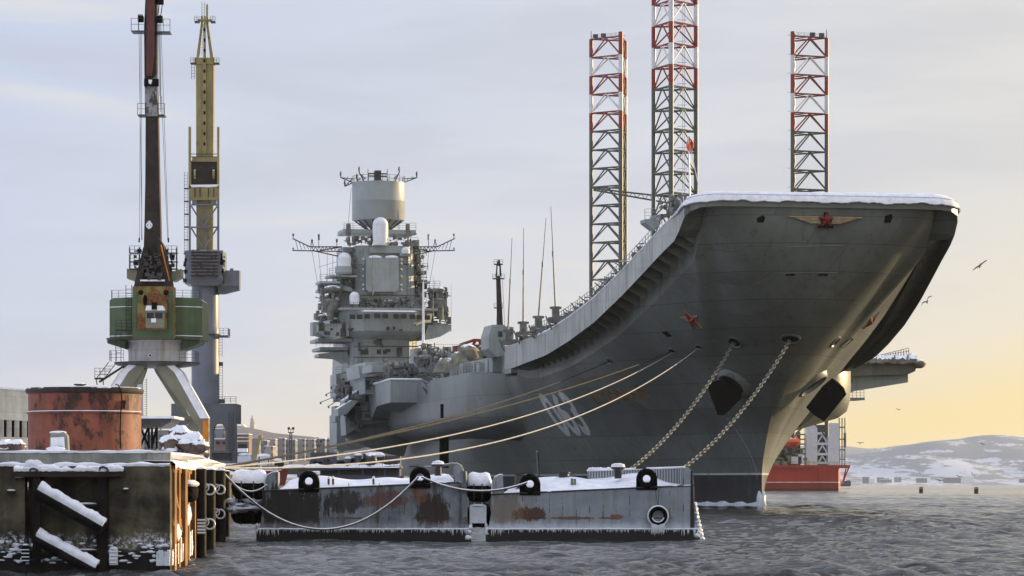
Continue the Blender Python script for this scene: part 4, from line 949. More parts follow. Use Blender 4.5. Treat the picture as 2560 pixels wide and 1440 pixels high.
def port_side():
    g = MB(); U = 56
    spoly(g, [(2118, 893), (2285, 900), (2292, 912), (2288, 928), (2270, 936), (2118, 940)], U, 20); g.build('angled_deck_edge', 'hull', ship, ang=40)
    g = MB(); spoly(g, [(2118, 936), (2270, 935), (2270, 956), (2136, 978), (2118, 985)], U+1, 16); g.build('angled_deck_sponson', 'hull_up', ship)
    g = MB(); rr = random.Random(6); n = 44; rows = []
    for i in range(n+1):
        X = 2112+(2292-2112)*i/n; rows.append([SU(X, y+rr.uniform(-3, 3), u) for y, u in ((908, U-1.3), (897, U-1.2), (888, U-.2), (886, U+3), (887, U+14))])
    m_ = 5; g.add([v for r in rows for v in r], [(i*m_+k, (i+1)*m_+k, (i+1)*m_+k+1, i*m_+k+1) for i in range(n) for k in range(m_-1)]); g.build('sponson_snow_cover', 'canvas', ship, ang=20)
    g = MB(); c = SU(2296, 910, U); g.ell(c, (.9, 1.2, .55), 10, 6, lump=.15); g.build('rolled_tarpaulin', 'canvas', ship, ang=80)
    g = MB(); a, b = SU(2200, 888, U+1), SU(2272, 870, U+1); 
    for i in range(12):
        t = i/11; p = SU(2200+72*t, 890, U+1); h_ = (2+15*t)*1/pxm(p); g.tube(p, p+Vector((0, 0, h_)), .05, 4)
    g.tube(SU(2195, 889, U+1), SU(2272, 870, U+1), .05, 4); g.tube(SU(2220, 886, U+1), SU(2272, 878, U+1), .04, 4); g.build('landing_net_frame', 'darkgrey', ship)
    g = MB(); greeb(g, 2108, 2128, 895, 960, U-1, 24, 3, 11, dep=1.4, seed=41); g.build('port_side_equipment', 'greeble', ship)
    g = MB(); spoly(g, [(2100, 935), (2121, 935), (2121, 1004), (2110, 1006), (2100, 1008)], U-2, 6); sbox(g, 2121, 2162, 994, 1000, U-2, 4); g.rail([SU(2122, 994, U-2), SU(2160, 994, U-2)], .9, .5, .035); g.build('port_gallery', 'hull_up', ship)
port_side()

# ================================================================== jack-up rig
def rig():
    D = 1200.0; rg = thing('jack_up_rig', 'red-hulled jack-up drilling rig with three tall red and white lattice legs behind the carrier', 'drilling rig', (P(1790, HZ, D).x, D, 0))
    def leg(Xc, d, Rad, angs, zt, bands, z0, bay, near):
        cx = P(Xc, HZ, d).x; pts = [(cx+Rad*math.sin(R(a)), d+Rad*math.cos(R(a))) for a in angs]
        zs = [zt]
        while zs[-1] > z0: zs.append(zs[-1]-bay)
        root = None
        for q, (x, y) in enumerate(pts):
            mb = MB(); top = zt+(1.6 if q == near else 0)
            for i in range(len(zs)-1): mb.tube((x, y, top if i == 0 else zs[i]), (x, y, zs[i+1]), .80 if q == near else .72, 8, mi=bands(i))
            o = mb.build('leg_chord', ['rig_red', 'rig_white', 'rig_grey'], root or rg)
            if q == 0:
                root = o; o.name = 'lattice_leg'; ORG[o.name] = ORG[rg.name]
        for q in range(3):
            (xa, ya), (xb, yb) = pts[q], pts[(q+1) % 3]; mb = MB()
            for i in range(len(zs)-1):
                m = bands(i); a = Vector((xa, ya, zs[i])); b = Vector((xb, yb, zs[i])); c = Vector((xa, ya, zs[i+1])); e = Vector((xb, yb, zs[i+1])); t = a.lerp(b, .5)
                mb.tube(a, b, .3, 5, mi=m if m != 1 else 0); mb.tube(a-Vector((0, 0, .0)), t, .0001, 3)
                mb.tube(t, c, .27, 5, mi=m); mb.tube(t, e, .27, 5, mi=m)
                mb.tube(a.lerp(c, .5)*1, a.lerp(c, .5), .1, 3)
            mb.build('leg_bracing', ['rig_red', 'rig_white', 'rig_grey'], root)
        mb = MB()
        for i in range(len(zs)-1):
            m = bands(i); tri = [Vector((x, y, zs[i]))*.5+Vector((pts[(k+1) % 3][0], pts[(k+1) % 3][1], zs[i]))*.5 for k, (x, y) in enumerate(pts)]
            for k in range(3): mb.tube(tri[k], tri[(k+1) % 3], .16, 4, mi=0 if m == 1 else m)
            x, y = tri[1].x, tri[1].y
            mb.tube((x-.3, y, zs[i]), (x-.3, y, zs[i+1]), .07, 4, mi=2); mb.tube((x+.3, y, zs[i]), (x+.3, y, zs[i+1]), .07, 4, mi=2)
            mb.tube((x-2, y, zs[i]+1.2), (x+1, y, zs[i]+1.2), .08, 4, mi=2)
        mb.build('leg_ladder', ['rig_red', 'rig_white', 'rig_grey'], root)
        if near is not None:
            mb = MB()
            for f in (.15, .42): p = Vector((pts[0][0], pts[0][1], zt+1)).lerp(Vector((pts[near][0], pts[near][1], zt+1)), f); mb.cbox(p, (1.8, 1, 1.3))
            mb.rail([(pts[0][0], pts[0][1], zt), (pts[near][0], pts[near][1], zt)], 1.4, 2.5, .06); mb.tube((pts[0][0], pts[0][1], zt), (pts[0][0], pts[0][1], zt+3), .12, 5)
            mb.build('leg_top_lamps', 'darkgrey', root)
    zy = lambda Y, d: H+(HZ-Y)/F*d
    leg(1531, 1200, 7.95, (-81, 39, 159), zy(97, 1200), lambda i: (0, 1, 0, 1, 0)[i] if i < 5 else 2, 20, 46.3/F*1200, 2)
    leg(1684, 1040, 7.9, (-51.4, 68.6, 188.6), zy(-44, 1040), lambda i: (0, 1, 0, 1, 0)[i] if i < 5 else 2, 20, 53/F*1040, 2)
    leg(2010.7, 1160, 7.95, (84+12, -24, 216), zy(96, 1160), lambda i: (0, 1, 0, 1, 0)[i] if i < 5 else 2, 20, 47.5/F*1160, 2)
    # hull
    x = lambda X: P(X, HZ, D).x
    mb = MB(); z1 = zy(1163, D); pl = [(x(1460), D+8), (x(1905), D-6), (x(1925), D-9), (x(2092), D-6), (x(2105), D+6), (x(2092), D+40), (x(1600), D+50)]
    mb.add([(a, b, -1) for a, b in pl]+[(a, b, z1) for a, b in pl], [tuple(range(7, 14))]+[(i, (i+1) % 7, 7+(i+1) % 7, 7+i) for i in range(7)]); mb.build('rig_hull', 'rig_hull', rg, ang=10)
    mb = MB(); mb.box((x(1905), D-9.5, z1-.9), (x(2030), D-9, z1)); mb.poly([(x(2060), D-6.5, z1), (x(2121), D-6.5, z1), (x(2120), D-6.5, z1-1.1), (x(2060), D-6.5, z1-1.1)], (0, 6, 0)); mb.build('rig_walkway', 'rig_hull', rg)
    mb = MB(); mb.tube((x(2118), D-5, z1-1), (x(2105), D-5, z1-6), .3, 5); mb.tube((x(2112), D-5, z1-1), (x(2104), D-5, z1-6), .25, 5); mb.build('rig_brace', 'rig_hull', rg)
    for X in (2045, 2053): mb = MB(); mb.tube((x(X), D-9.1, 0), (x(X), D-9.1, z1-1), .25, 6); mb.build('rig_pipe', 'rig_hull', rg)
    # jacking house columns
    for a, b, t in ((2013, 2041, 1062), (2067, 2095, 1058)):
        mb = MB(); mb.box((x(a), D-4, z1), (x(b), D+4, zy(t, D))); mb.build('leg_guide_column', 'white', rg)
    mb = MB()
    for Y in (1084, 1110, 1136, 1158): mb.box((x(2041), D-3.5, zy(Y, D)-.4), (x(2067), D-2.5, zy(Y, D)+.5))
    for Y in (1084, 1110, 1136):
        for k in (-1, 1): mb.tube((x(2054), D-3, zy(Y+4, D)), (x(2054+k*11), D-3, zy(Y+22, D)), .3, 5)
    mb.build('guide_cross_beam', 'white', rg)
    mb = MB(); mb.box((x(2042), D+1, z1), (x(2066), D+2, zy(1062, D))); mb.build('guide_back_plate', 'darkgrey', rg)
    mb = MB(); mb.cbox((x(1955), D+6, (z1+zy(1080, D))/2), (14, 8, zy(1080, D)-z1)); mb.build('accommodation_block', 'darkgrey', rg)
    mb = MB(); rr = random.Random(12)
    for Y in (1088, 1100, 1112, 1124, 1136): mb.box((x(1985), D-1, zy(Y, D)), (x(2012), D, zy(Y, D)+.5))
    for Y in (1070, 1100, 1126, 1150): mb.box((x(2095), D-2, zy(Y, D)), (x(2112), D-1, zy(Y, D)+.5))
    for X in (2097, 2104, 2111): mb.tube((x(X), D-1.5, z1), (x(X), D-1.5, zy(1045, D)), .22, 5)
    mb.box((x(2108), D-2, zy(1118, D)), (x(2114), D-1, zy(1082, D)))
    for _ in range(34): 
        X = rr.uniform(1912, 2012); Y = rr.uniform(1125, 1160); mb.cbox((x(X), D-5, zy(Y, D)), (rr.uniform(.5, 3), 1, rr.uniform(.4, 2.4)))
    mb.build('deck_machinery', 'crane_grey', rg)
    mb = MB(); 
    for X0, X1, Y0, Y1 in ((1925, 1950, 1108, 1120), (1975, 2000, 1142, 1160), (1992, 2003, 1136, 1160)): mb.box((x(X0), D-6, zy(Y1, D)), (x(X1), D-5, zy(Y0, D)))
    split_build(mb, 'white_container', 'white', rg)
    mb = MB(); mb.rail([(x(1910), D-9, z1), (x(2030), D-9, z1)], 1.3, 2.0, .07); mb.rail([(x(2030), D-7, z1), (x(2120), D-6.5, z1)], 1.3, 2.0, .07); mb.build('rig_rail', 'yellow', rg)
    mb = MB(); mb.tube((x(1905), D-6, zy(1142, D)), (x(1968), D-6, zy(1088, D)), .35, 5); mb.tube((x(1908), D-6, zy(1128, D)), (x(1968), D-6, zy(1084, D)), .25, 5)
    for k in range(8): t = k/8; mb.tube((x(1905+63*t), D-6, zy(1142-54*t, D)), (x(1912+56*t), D-6, zy(1124-40*t, D)), .15, 4)
    mb.build('davit_boom', 'white', rg)
    lb = MB(); c = Vector((x(1976), D-7, zy(1106, D))); lb.ell(c, (3.0, 5.5, 2.3), 18, 10); lb.poly([c+Vector((-2.6, -3, 1)), c+Vector((2.2, -3, 1)), c+Vector((1.4, -2.5, 2.9)), c+Vector((-1.2, -2.5, 2.9))], (0, 5, 0)); lb.lathe([(3.2, -.15), (3.25, .1), (3.1, .3)], c, 24, sy=1.7); o = lb.build('lifeboat', 'orange', rg)
    lb = MB(); lb.poly([c+Vector((-1.0, -4.6, 1.0)), c+Vector((.9, -4.6, 1.0)), c+Vector((.5, -3.4, 2.5)), c+Vector((-.6, -3.4, 2.5))], (0, .5, 0)); lb.build('lifeboat_window', 'white', o)
    mb = MB(); d2 = 1100; p = lambda X, Y: P(X, Y, d2)     # long crane jib over the deck
    mb.tube(p(1483, 471), p(1722, 498), .3, 5); mb.tube(p(1483, 475), p(1722, 516), .3, 5)
    for k in range(12): t = k/12; mb.tube(p(1483+239*t, 471+27*t), p(1483+239*(t+.04), 475+41*(t+.04)), .14, 4); mb.tube(p(1483+239*(t+.083), 471+27*(t+.083)), p(1483+239*(t+.04), 475+41*(t+.04)), .14, 4)
    mb.build('crane_jib', 'rig_grey', rg)
rig()

# ================================================================== ropes and chains
def sag(a, b, s, n=40):
    a = Vector(a); b = Vector(b); return [a.lerp(b, i/n)-Vector((0, 0, s*4*(i/n)*(1-i/n))) for i in range(n+1)]
def hullw(X, Y):
    l, n = hit(X, Y); return SW(l+n*.15)
def chain(a, b, sg, L=.66, r=.044):
    pts = sag(a, b, sg, 200); mb = MB(); acc = 0; seg = []; out = []
    step = L*.80; cur = pts[0]; i = 1; pos = pts[0].copy()
    while i < len(pts):
        d = (pts[i]-pos).length
        if d < step: i += 1; continue
        nx = pos+(pts[i]-pos).normalized()*step; out.append((pos, nx)); pos = nx
    for k, (p, q) in enumerate(out):
        t = (q-p).normalized(); u = t.cross(Vector((0, 1, 0.2))).normalized(); w_ = t.cross(u)
        if k % 2: u = w_
        c = (p+q)/2; hl = L/2-.02; wd = L*.25; ring = []
        for a_ in range(12):
            an = 2*math.pi*a_/12; ring.append(c+t*(hl-wd)*(1 if math.cos(an) > 0 else -1)+t*math.cos(an)*wd+u*math.sin(an)*wd)
        mb.path(ring, r, 5, closed=True)
        mb.tube(c+u*wd*.8, c-u*wd*.8, r*.7, 4)
    return mb
for (X, Y), (X2, Y2, d2), lab in (((1837, 855), (1478, 1232, 290), 'left one of two thick pale chains hanging from the carrier bow to the slatted rack'),
                                  ((1975, 849), (1600, 1235, 288), 'right one of two thick pale chains, hanging from the hawse hole nearest the stem')):
    a = hullw(X, Y); mb = chain(a, P(X2, Y2, d2), 2.2); o = mb.build('anchor_chain', 'chain', loc=a)
    tag(o, lab, 'chain', 'mooring chains from the carrier bow')
    by = MB(); q = P(X2, Y2, d2); zb = q.z; by.lathe([(.3, -.6), (1.1, -.3), (1.2, .4), (1.1, .8), (.3, 1.0)], (q.x, q.y, max(.1, zb-1)), 18); by.torus((q.x, q.y, zb), .25, .06)
    # mooring buoy is hidden behind the pontoon but holds the chain's lower end
    o = by.build('mooring_buoy', 'red_brown', loc=(q.x, q.y, 0)); tag(o, 'rusty round mooring buoy behind the grey pontoon at the foot of the %s bow chain' % lab.split()[0], 'buoy', 'mooring buoys under the bow chains')
for (X, Y), (X2, Y2, d2), s_, r_, m, lab in (((1524, 902), (566, 1168, 172), .9, .055, 'ropedark', 'thin dark mooring line, highest of all, ending at the leftmost small fairlead'),
                                            ((1680, 877), (566, 1166, 170), .9, .06, 'ropedark', 'dark mooring line running to the middle fairlead left of the bow chains'),
                                            ((1682, 880), (560, 1168, 168), 2.0, .046, 'rope', 'pale mooring rope second from the bottom, passing over the hull number'),
                                            ((1748, 868), (556, 1170, 166), 3.2, .05, 'rope', 'lowest and thickest pale mooring rope from quay to fairlead next to the chains')):
    a = P(X2, Y2, d2); b = hullw(X, Y); mb = MB(); mb.path(sag(a, b, s_, 50), r_, 6); o = mb.build('mooring_rope', m, loc=a); tag(o, lab, 'rope', 'mooring ropes from the quay to the carrier bow')

# ================================================================== mooring pontoons
def pontoon(name, lab, X0, X1, yt0, yt1, yb0, yb1, m, seed, ribbed):
    D = 150.0; s = F/D; rr = random.Random(seed); xa, xb = P(X0, HZ, D).x, P(X1, HZ, D).x; cx = (xa+xb)/2; org = (cx, D, 0)
    th = thing(name, lab, 'pontoon', org, 'rusty grey mooring pontoons in front of the carrier')
    zt = lambda x: H+(HZ-(yt0+(yt1-yt0)*(x-xa)/(xb-xa)))/s
    xf = lambda X: P(X, HZ, D).x; zf = lambda Y: P(0, Y, D).z; dep = 5.0
    mb = MB(); prof = [(0, -.6, .05), (0, .05, .10), (-.02, .42, .08), (.0, .44, -.02), (.02, .5, 0)]
    n = 24; rows = []
    for i in range(n+1):
        t = i/n; x = xa+(xb-xa)*t; fl = .22*(1-sm(t/.06))*-1+.22*(1-sm((1-t)/.05))
        rows.append([(x+fl*1.2, D-.12, -.6), (x+fl*1.1, D-.12, .08), (x+fl*.7, D-.1, .40), (x+fl*.5, D, .44), (x, D, 1.1), (x, D, zt(x)), (x, D+dep, zt(x)), (x, D+dep, -.6)])
    m_ = 8; mb.add([v for r_ in rows for v in r_], [(i*m_+k, (i+1)*m_+k, (i+1)*m_+k+1, i*m_+k+1) for i in range(n) for k in range(m_-1)]+[tuple(range(m_)), tuple(range(n*m_, n*m_+m_))])
    mb.build('pontoon_hull', m, th, ang=25)
    mb = MB(); mb.box((xa, D-.03, zt(xa)-.05), (xa+.1, D+.1, zt(xa))); mb.path([(xa, D-.02, zt(xa)), (xb, D-.02, zt(xb))], .035, 5); mb.build('gunwale_bar', 'darkgrey', th)
    # deck snow
    sn = MB(); nx, ny = 40, 10; xl, xr = xa+(.55 if seed == 1 else .5), xb-(.45 if seed == 1 else .3)
    hs = [(rr.uniform(.5, 2.5), rr.uniform(0, 6), rr.uniform(0, 6)) for _ in range(5)]
    vs = []
    for j in range(ny):
        for i in range(nx):
            x = xl+(xr-xl)*i/(nx-1); t = j/(ny-1); e = sm(min(i, nx-1-i)/2.5)*sm(t*2.2); hump = .20+.10*sum(math.sin(x*f_+a_+t*b_) for f_, a_, b_ in hs)/2+.16*sm(t*1.2)
            if seed == 2: hump += .22*sm((x-xa)/3)*sm((xb-x-.8)/1.5)*sm(t*1.6)
            vs.append((x, D+.02+t*(dep-.6), zt(x)+.03+max(.02, hump)*e))
    sn.add(vs, [(j*nx+i, j*nx+i+1, (j+1)*nx+i+1, (j+1)*nx+i) for j in range(ny-1) for i in range(nx-1)]); sn.build('deck_snow', 'snow', th, ang=80)
    # frozen splash ledge with icicles
    ic = MB(); n = 70
    ledge = []
    for i in range(n+1):
        t = i/n; x = xa+(xb-xa)*t; fl = (.22*(1-sm(t/.06))*-1+.22*(1-sm((1-t)/.05)))*.7; ledge.append((x+fl, D-.12, .42+rr.uniform(-.012, .012)))
    ic.path(ledge, [.035+rr.uniform(0, .02) for _ in ledge], 6)
    for i in range(190):
        t = rr.random(); x = xa+(xb-xa)*t; edge = t < .09 or t > .93 or (seed == 2 and .78 < t < .85); L = rr.uniform(.04, .17)+(.2 if edge else 0)*rr.random(); fl = (.22*(1-sm(t/.06))*-1+.22*(1-sm((1-t)/.05)))*.8
        ic.tube((x+fl, D-.14, .42), (x+fl+rr.uniform(-.01, .01), D-.14, .40-L), rr.uniform(.014, .035), 5, r2=.004)
    for sx, tt in ((xa-.12, 1), (xb+.1, -1)):
        for k in range(7): ic.ell((sx-tt*.06*k/3, D+rr.uniform(-.12, .4), .02+k*.09), (.17-.015*k, .18, .13), 8, 6, lump=.15)
    ic.build('icicle_fringe', 'ice', th, ang=60)
    return th, xf, zf, zt, D
def tyre_bracket(xf, zf, D, X, Yc, lab):
    c = Vector((xf(X), D+.1, zf(Yc))); t = thing('tyre_fender', lab, 'tyre', c, 'black tyre fenders standing on the pontoons')
    mb = MB(); mb.torus(c, .33, .155, n=32, m=10, sq=1.3); mb.build('tyre', 'black', t, ang=50)
    mb = MB()
    # filled lower corners of the cradle round the wheel
    for sg in (-1, 1):
        pts = [(sg*.485, 0), (sg*.485, -.52), (0, -.52), (0, -.46)]+[(sg*.46*math.sin(a), -.46*math.cos(a)) for a in (R(20), R(40), R(60), R(80))]
        mb.poly([c+Vector((x, -.14, z)) for x, z in pts], (0, .34, 0))
    mb.build('cradle', 'black', t, ang=20)
    mb = MB(); mb.ell(c+Vector((0, .0, -.15)), (.13, .14, .045), 10, 6); mb.build('snow_fill', 'snow', t)
    mb = MB(); mb.box(c+Vector((-.5, -.05, .46)), c+Vector((-.02, .3, .53))); mb.build('top_plate', 'darkgrey', t)
    return t
th, xf, zf, zt, D = pontoon('mooring_pontoon', 'darker rust-blotched steel pontoon with snowy deck, the one nearer the quay', 655, 1165, 1227, 1205, 1345, 1343, 'barge_a', 1, False)
mb = MB(); pts = [(663, 1227), (663, 1200), (668, 1188), (680, 1181), (695, 1180), (695, 1227)]; mb.poly([P(x, y, D-.02) for x, y in pts], (0, 1.2, 0)); mb.build('end_bulwark', 'barge_a', th, ang=15)
mb = MB(); mb.path([P(x, y, D+.4) for x, y in [(664, 1226), (664, 1200), (669, 1188), (681, 1181), (696, 1179)]], .05, 6); mb.build('bulwark_snow', 'snow', th)
mb = MB(); pts = [(1135, 1206), (1133, 1168), (1140, 1161), (1152, 1164), (1160, 1178), (1164, 1206)]; mb.poly([P(x, y, D-.02) for x, y in pts], (0, .9, 0)); mb.build('end_bulwark', 'barge_b', th, ang=15)
mb = MB(); mb.poly([P(x, y, D-.1) for x, y in [(1152, 1178), (1164, 1178), (1170, 1330), (1172, 1344), (1158, 1344)]], (0, 4.6, 0)); mb.build('end_post', 'barge_a', th)
mb = MB(); mb.path([P(x, y, D+1.4) for x, y in [(1062, 1168), (1085, 1168), (1110, 1163), (1128, 1160), (1143, 1160), (1153, 1166), (1158, 1180)]], .06, 7); mb.build('deck_pipe', 'crane_grey', th)
mb = MB(); mb.lathe([(.16, -.1), (.16, .3), (.34, .38), (.36, .44), (.2, .5)], P(1095, 1184, D+1.5), 14); mb.lathe([(.3, .44), (.25, .56), (.05, .62)], P(1095, 1184, D+1.5), 14, mi=1); mb.build('bollard', ['darkgrey', 'snow'], th)
mb = MB()
for X in (822, 833, 934): mb.tube(P(X, 1212, D+.5), P(X, 1196, D+.5), .06, 7, mi=0); mb.ell(P(X, 1195, D+.5), (.07, .07, .09), 8, 5, mi=1)
for X in (872, 948): mb.tube(P(X, 1217, D-.03), P(X, 1208, D-.03), .02, 4)
split_build(mb, 'deck_pin', ['darkgrey', 'snow'], th)
tyre_bracket(xf, zf, D, 772, 1203, 'black tyre fender on the darker pontoon, the one nearest the quay and without ropes')
tyre_bracket(xf, zf, D, 1050, 1193, 'black tyre fender on the darker pontoon with two frosted ropes tied in it')
th, xf, zf, zt, D = pontoon('mooring_pontoon', 'paler grey steel pontoon with an upright slatted rack and an icy tyre on its side', 1228, 1736, 1236, 1213, 1343, 1340, 'barge_b', 2, True)
mb = MB(); pts = [(1231, 1236), (1231, 1205), (1236, 1194), (1248, 1188), (1256, 1188), (1260, 1236)]; mb.poly([P(x, y, D-.02) for x, y in pts], (0, 1.2, 0)); mb.build('end_bulwark', 'barge_b', th, ang=15)
mb = MB(); mb.path([P(x, y, D+.4) for x, y in [(1230, 1236), (1231, 1205), (1236, 1194), (1248, 1187), (1257, 1187)]], .05, 6); mb.build('bulwark_snow', 'snow', th)
rk = MB(); d2 = D+4.6
for i in range(62):
    X = 1470+i*3.9; t = i/61; yt = 1178-8*t; yb = 1206+8*t; rk.tube(P(X, yt, d2-3.6*t), P(X, yb, d2-3.6*t), .022, 4, mi=0)
rack = rk.build('rack_slats', 'rig_white', th)
mb = MB(); mb.poly([P(1468, 1176, d2+.1), P(1712, 1169, D+1.1), P(1712, 1212, D+1.1), P(1468, 1204, d2+.1)], (0, .08, 0)); mb.build('rack_backing', 'black', rack)
mb = MB(); mb.path([P(1468, 1176, d2-.05), P(1712, 1168, D+1.0)], .05, 5); mb.build('rack_snow', 'snow', rack)
mb = MB(); mb.poly([P(x, y, D-.02) for x, y in [(1702, 1213), (1702, 1170), (1720, 1168), (1731, 1178), (1736, 1213)]], (0, 1.2, 0)); mb.build('end_bulwark', 'barge_b', th, ang=15)
mb = MB(); mb.poly([P(x, y, D-.05) for x, y in [(1727, 1176), (1731, 1178), (1737, 1336), (1726, 1336)]], (0, 4, 0)); mb.build('end_post', 'rust_brown', th)
fr = MB()
for k in range(9): fr.ell(P(1738+k*1.6, 1262+k*10.5, D+.25), (.09+.014*k, .3, .13), 8, 6, lump=.2)
fr.build('frozen_spray', 'ice', th, ang=70)
mb = MB(); mb.lathe([(.17, -.12), (.17, .25), (.32, .34), (.34, .42), (.2, .46)], P(1545, 1190, D+1.8), 14); mb.lathe([(.34, .42), (.3, .55), (.12, .6)], P(1545, 1190, D+1.8), 14, mi=1); mb.build('bollard', ['darkgrey', 'snow'], th)
mb = MB(); mb.lathe([(.26, 0), (.24, .35), (.3, .4), (.3, .44)], P(1410, 1204, D+2.2), 16); mb.build('bollard', 'darkgrey', th)
mb = MB(); mb.lathe([(.28, 0), (.24, .55), (.32, .6), (.32, .64)], P(1300, 1218, D+1.6), 16); mb.build('bollard', 'darkgrey', th)
mb = MB(); mb.box(P(1427, 1214, D+1.0), P(1433, 1196, D+1.2)); mb.box(P(1434, 1214, D+1.0), P(1440, 1197, D+1.2)); split_build(mb, 'deck_post', 'crane_grey', th)
mb = MB(); rr = random.Random(3)
for k in range(9): mb.ell(P(1475+k*6.5, 1172, D+4.3), (.1, .1, rr.uniform(.05, .1)), 7, 5)
mb.build('snow_lumps', 'snow', th)
tyre_bracket(xf, zf, D, 1325, 1210, 'black tyre fender on the paler pontoon where the frosted rope is made fast')
tyre_bracket(xf, zf, D, 1617, 1197, 'black tyre fender on the paler pontoon in front of the slatted rack')
ht = thing('hanging_tyre', 'round tyre crusted with frost hung on the side of the paler pontoon', 'tyre', P(1645, 1290, D-.22))
mb = MB(); mb.torus(P(1645, 1290, D-.22), .37, .12, n=36, m=10); mb.build('tyre', 'black', ht, ang=60)
mb = MB(); c = P(1645, 1290, D-.22)
rr = random.Random(8)
mb.torus(c+Vector((0, -.03, 0)), .455, .05, n=36, m=8, sq=1.6)
for k in range(17): a = R(110+k*8.75); mb.ell(c+Vector((.29*math.sin(a), -.03, .29*math.cos(a))), (.055, .07, .045), 7, 5)
for k in range(22): x = -.3+.6*k/21; mb.tube(c+Vector((x, -.1, -.42+.3*abs(x))), c+Vector((x, -.1, -.75-rr.random()*.12)), .022, 5, r2=.006)
mb.build('frost_crust', 'ice', ht, ang=60)
mb = MB(); mb.tube(c+Vector((0, .05, .45)), P(1636, 1214, D-.06), .012, 4); mb.tube(c+Vector((0, .05, .45)), P(1648, 1214, D-.06), .012, 4); mb.build('hanger_line', 'black', ht)

# fenders afloat between quay and pontoons
def fender(X0, X1, Yc, rad, d, lab, grp, snow=True, m='black'):
    c0, c1 = P(X0, Yc, d), P(X1, Yc, d); t = thing('floating_fender', lab, 'fender', (c0+c1)/2, grp); mb = MB(); ax = (c1-c0).normalized(); L = (c1-c0).length; r = rad/F*d
    prof = [(.05*r, 0), (.6*r, .04*L), (.9*r, .12*L), (r, .25*L), (r, .5*L), (r, .75*L), (.9*r, .88*L), (.6*r, .96*L), (.05*r, L)]
    mb.lathe(prof, c0, 24, axis=ax); body = mb.build('fender_body', m, t, ang=60)
    if snow:
        mb = MB(); n = 20; rows = []; rr = random.Random(int(X0))
        for i in range(n+1):
            q = i/n; x = L*q; rad_ = np.interp(x/L, [0, .1, .25, .75, .9, 1], [.3*r, .85*r, r, r, .85*r, .3*r]); row = []
            for k in range(11):
                a = R(-82+16.4*k)+rr.uniform(-.02, .02); th_ = .035+.12*math.cos(a)**2*(1+.3*math.sin(q*9)); row.append(c0+ax*x+Vector((0, math.sin(a)*(rad_+th_), math.cos(a)*(rad_+th_))) if k not in (0, 10) else c0+ax*x+Vector((0, math.sin(a)*(rad_-.02), math.cos(a)*(rad_-.02))))
            rows.append(row)
        mb.add([v for r_ in rows for v in r_], [(i*11+k, (i+1)*11+k, (i+1)*11+k+1, i*11+k+1) for i in range(n) for k in range(10)]); mb.build('snow_cap', 'snow', t, ang=80)
    for q in (.3, .62):
        mb = MB(); mb.torus(c0+ax*L*q, r*1.02, .035, axis=ax, n=24, m=6); mb.build('fender_hoop', 'darkgrey', t)
fender(578, 672, 1216, 34, 151, 'big snow-capped black cylindrical fender high between quay and darker pontoon', 'floating fenders by the pontoons')
fender(575, 668, 1272, 38, 152.5, 'ice-grey lower fender lying at the water between quay and darker pontoon', 'floating fenders by the pontoons', snow=False, m='oldwood')
fender(1166, 1230, 1222, 33, 151.5, 'snow-capped fender squeezed between the two pontoons, upper one', 'floating fenders by the pontoons')
fender(1168, 1228, 1288, 30, 151.2, 'frosted black fender wedged at the waterline between the two pontoons', 'floating fenders by the pontoons', snow=False)
mb = MB(); mb.pxbox(1174, 1216, 1264, 1308, 150.5, .3); mb.ell(P(1195, 1264, 150.7), (.4, .3, .08), 10, 6, lump=.1); tag(mb.build('ice_block', 'ice', loc=P(1195, 1290, 150.5)), 'white frosted slab stuck between the two pontoons above the water', 'ice block')
rr = random.Random(77)
mb = MB()
for k in range(26): mb.ell(P(rr.uniform(574, 660), rr.uniform(1248, 1276), 150.6+rr.random()), (rr.uniform(.1, .34), .3, rr.uniform(.06, .2)), 8, 6, lump=.25)
tag(mb.build('ice_heap', 'ice', loc=P(620, 1262, 151)), 'lumpy frozen slush piled on the lower fender beside the quay', 'ice', kind='stuff')
def frosted(a, b, s_, r_, lab, grp='frosted ropes on the pontoons'):
    mb = MB(); pts = sag(a, b, s_, 46); mb.path(pts, r_, 7); tag(mb.build('frosted_rope', 'ropeice', loc=a, ang=60), lab, 'rope', grp)
frosted(P(548, 1170, 149), P(1046, 1192, 149.75), 2.62, .055, 'long frosted rope sagging from quay across the darker pontoon almost to the water')
frosted(P(1054, 1192, 149.75), P(1318, 1206, 149.75), .52, .055, 'shorter frosted rope slung between the tied tyres of both pontoons')
frosted(P(552, 1172, 149.5), P(668, 1212, 149.5), .62, .045, 'frosted rope looping from the quay corner down to the fenders')

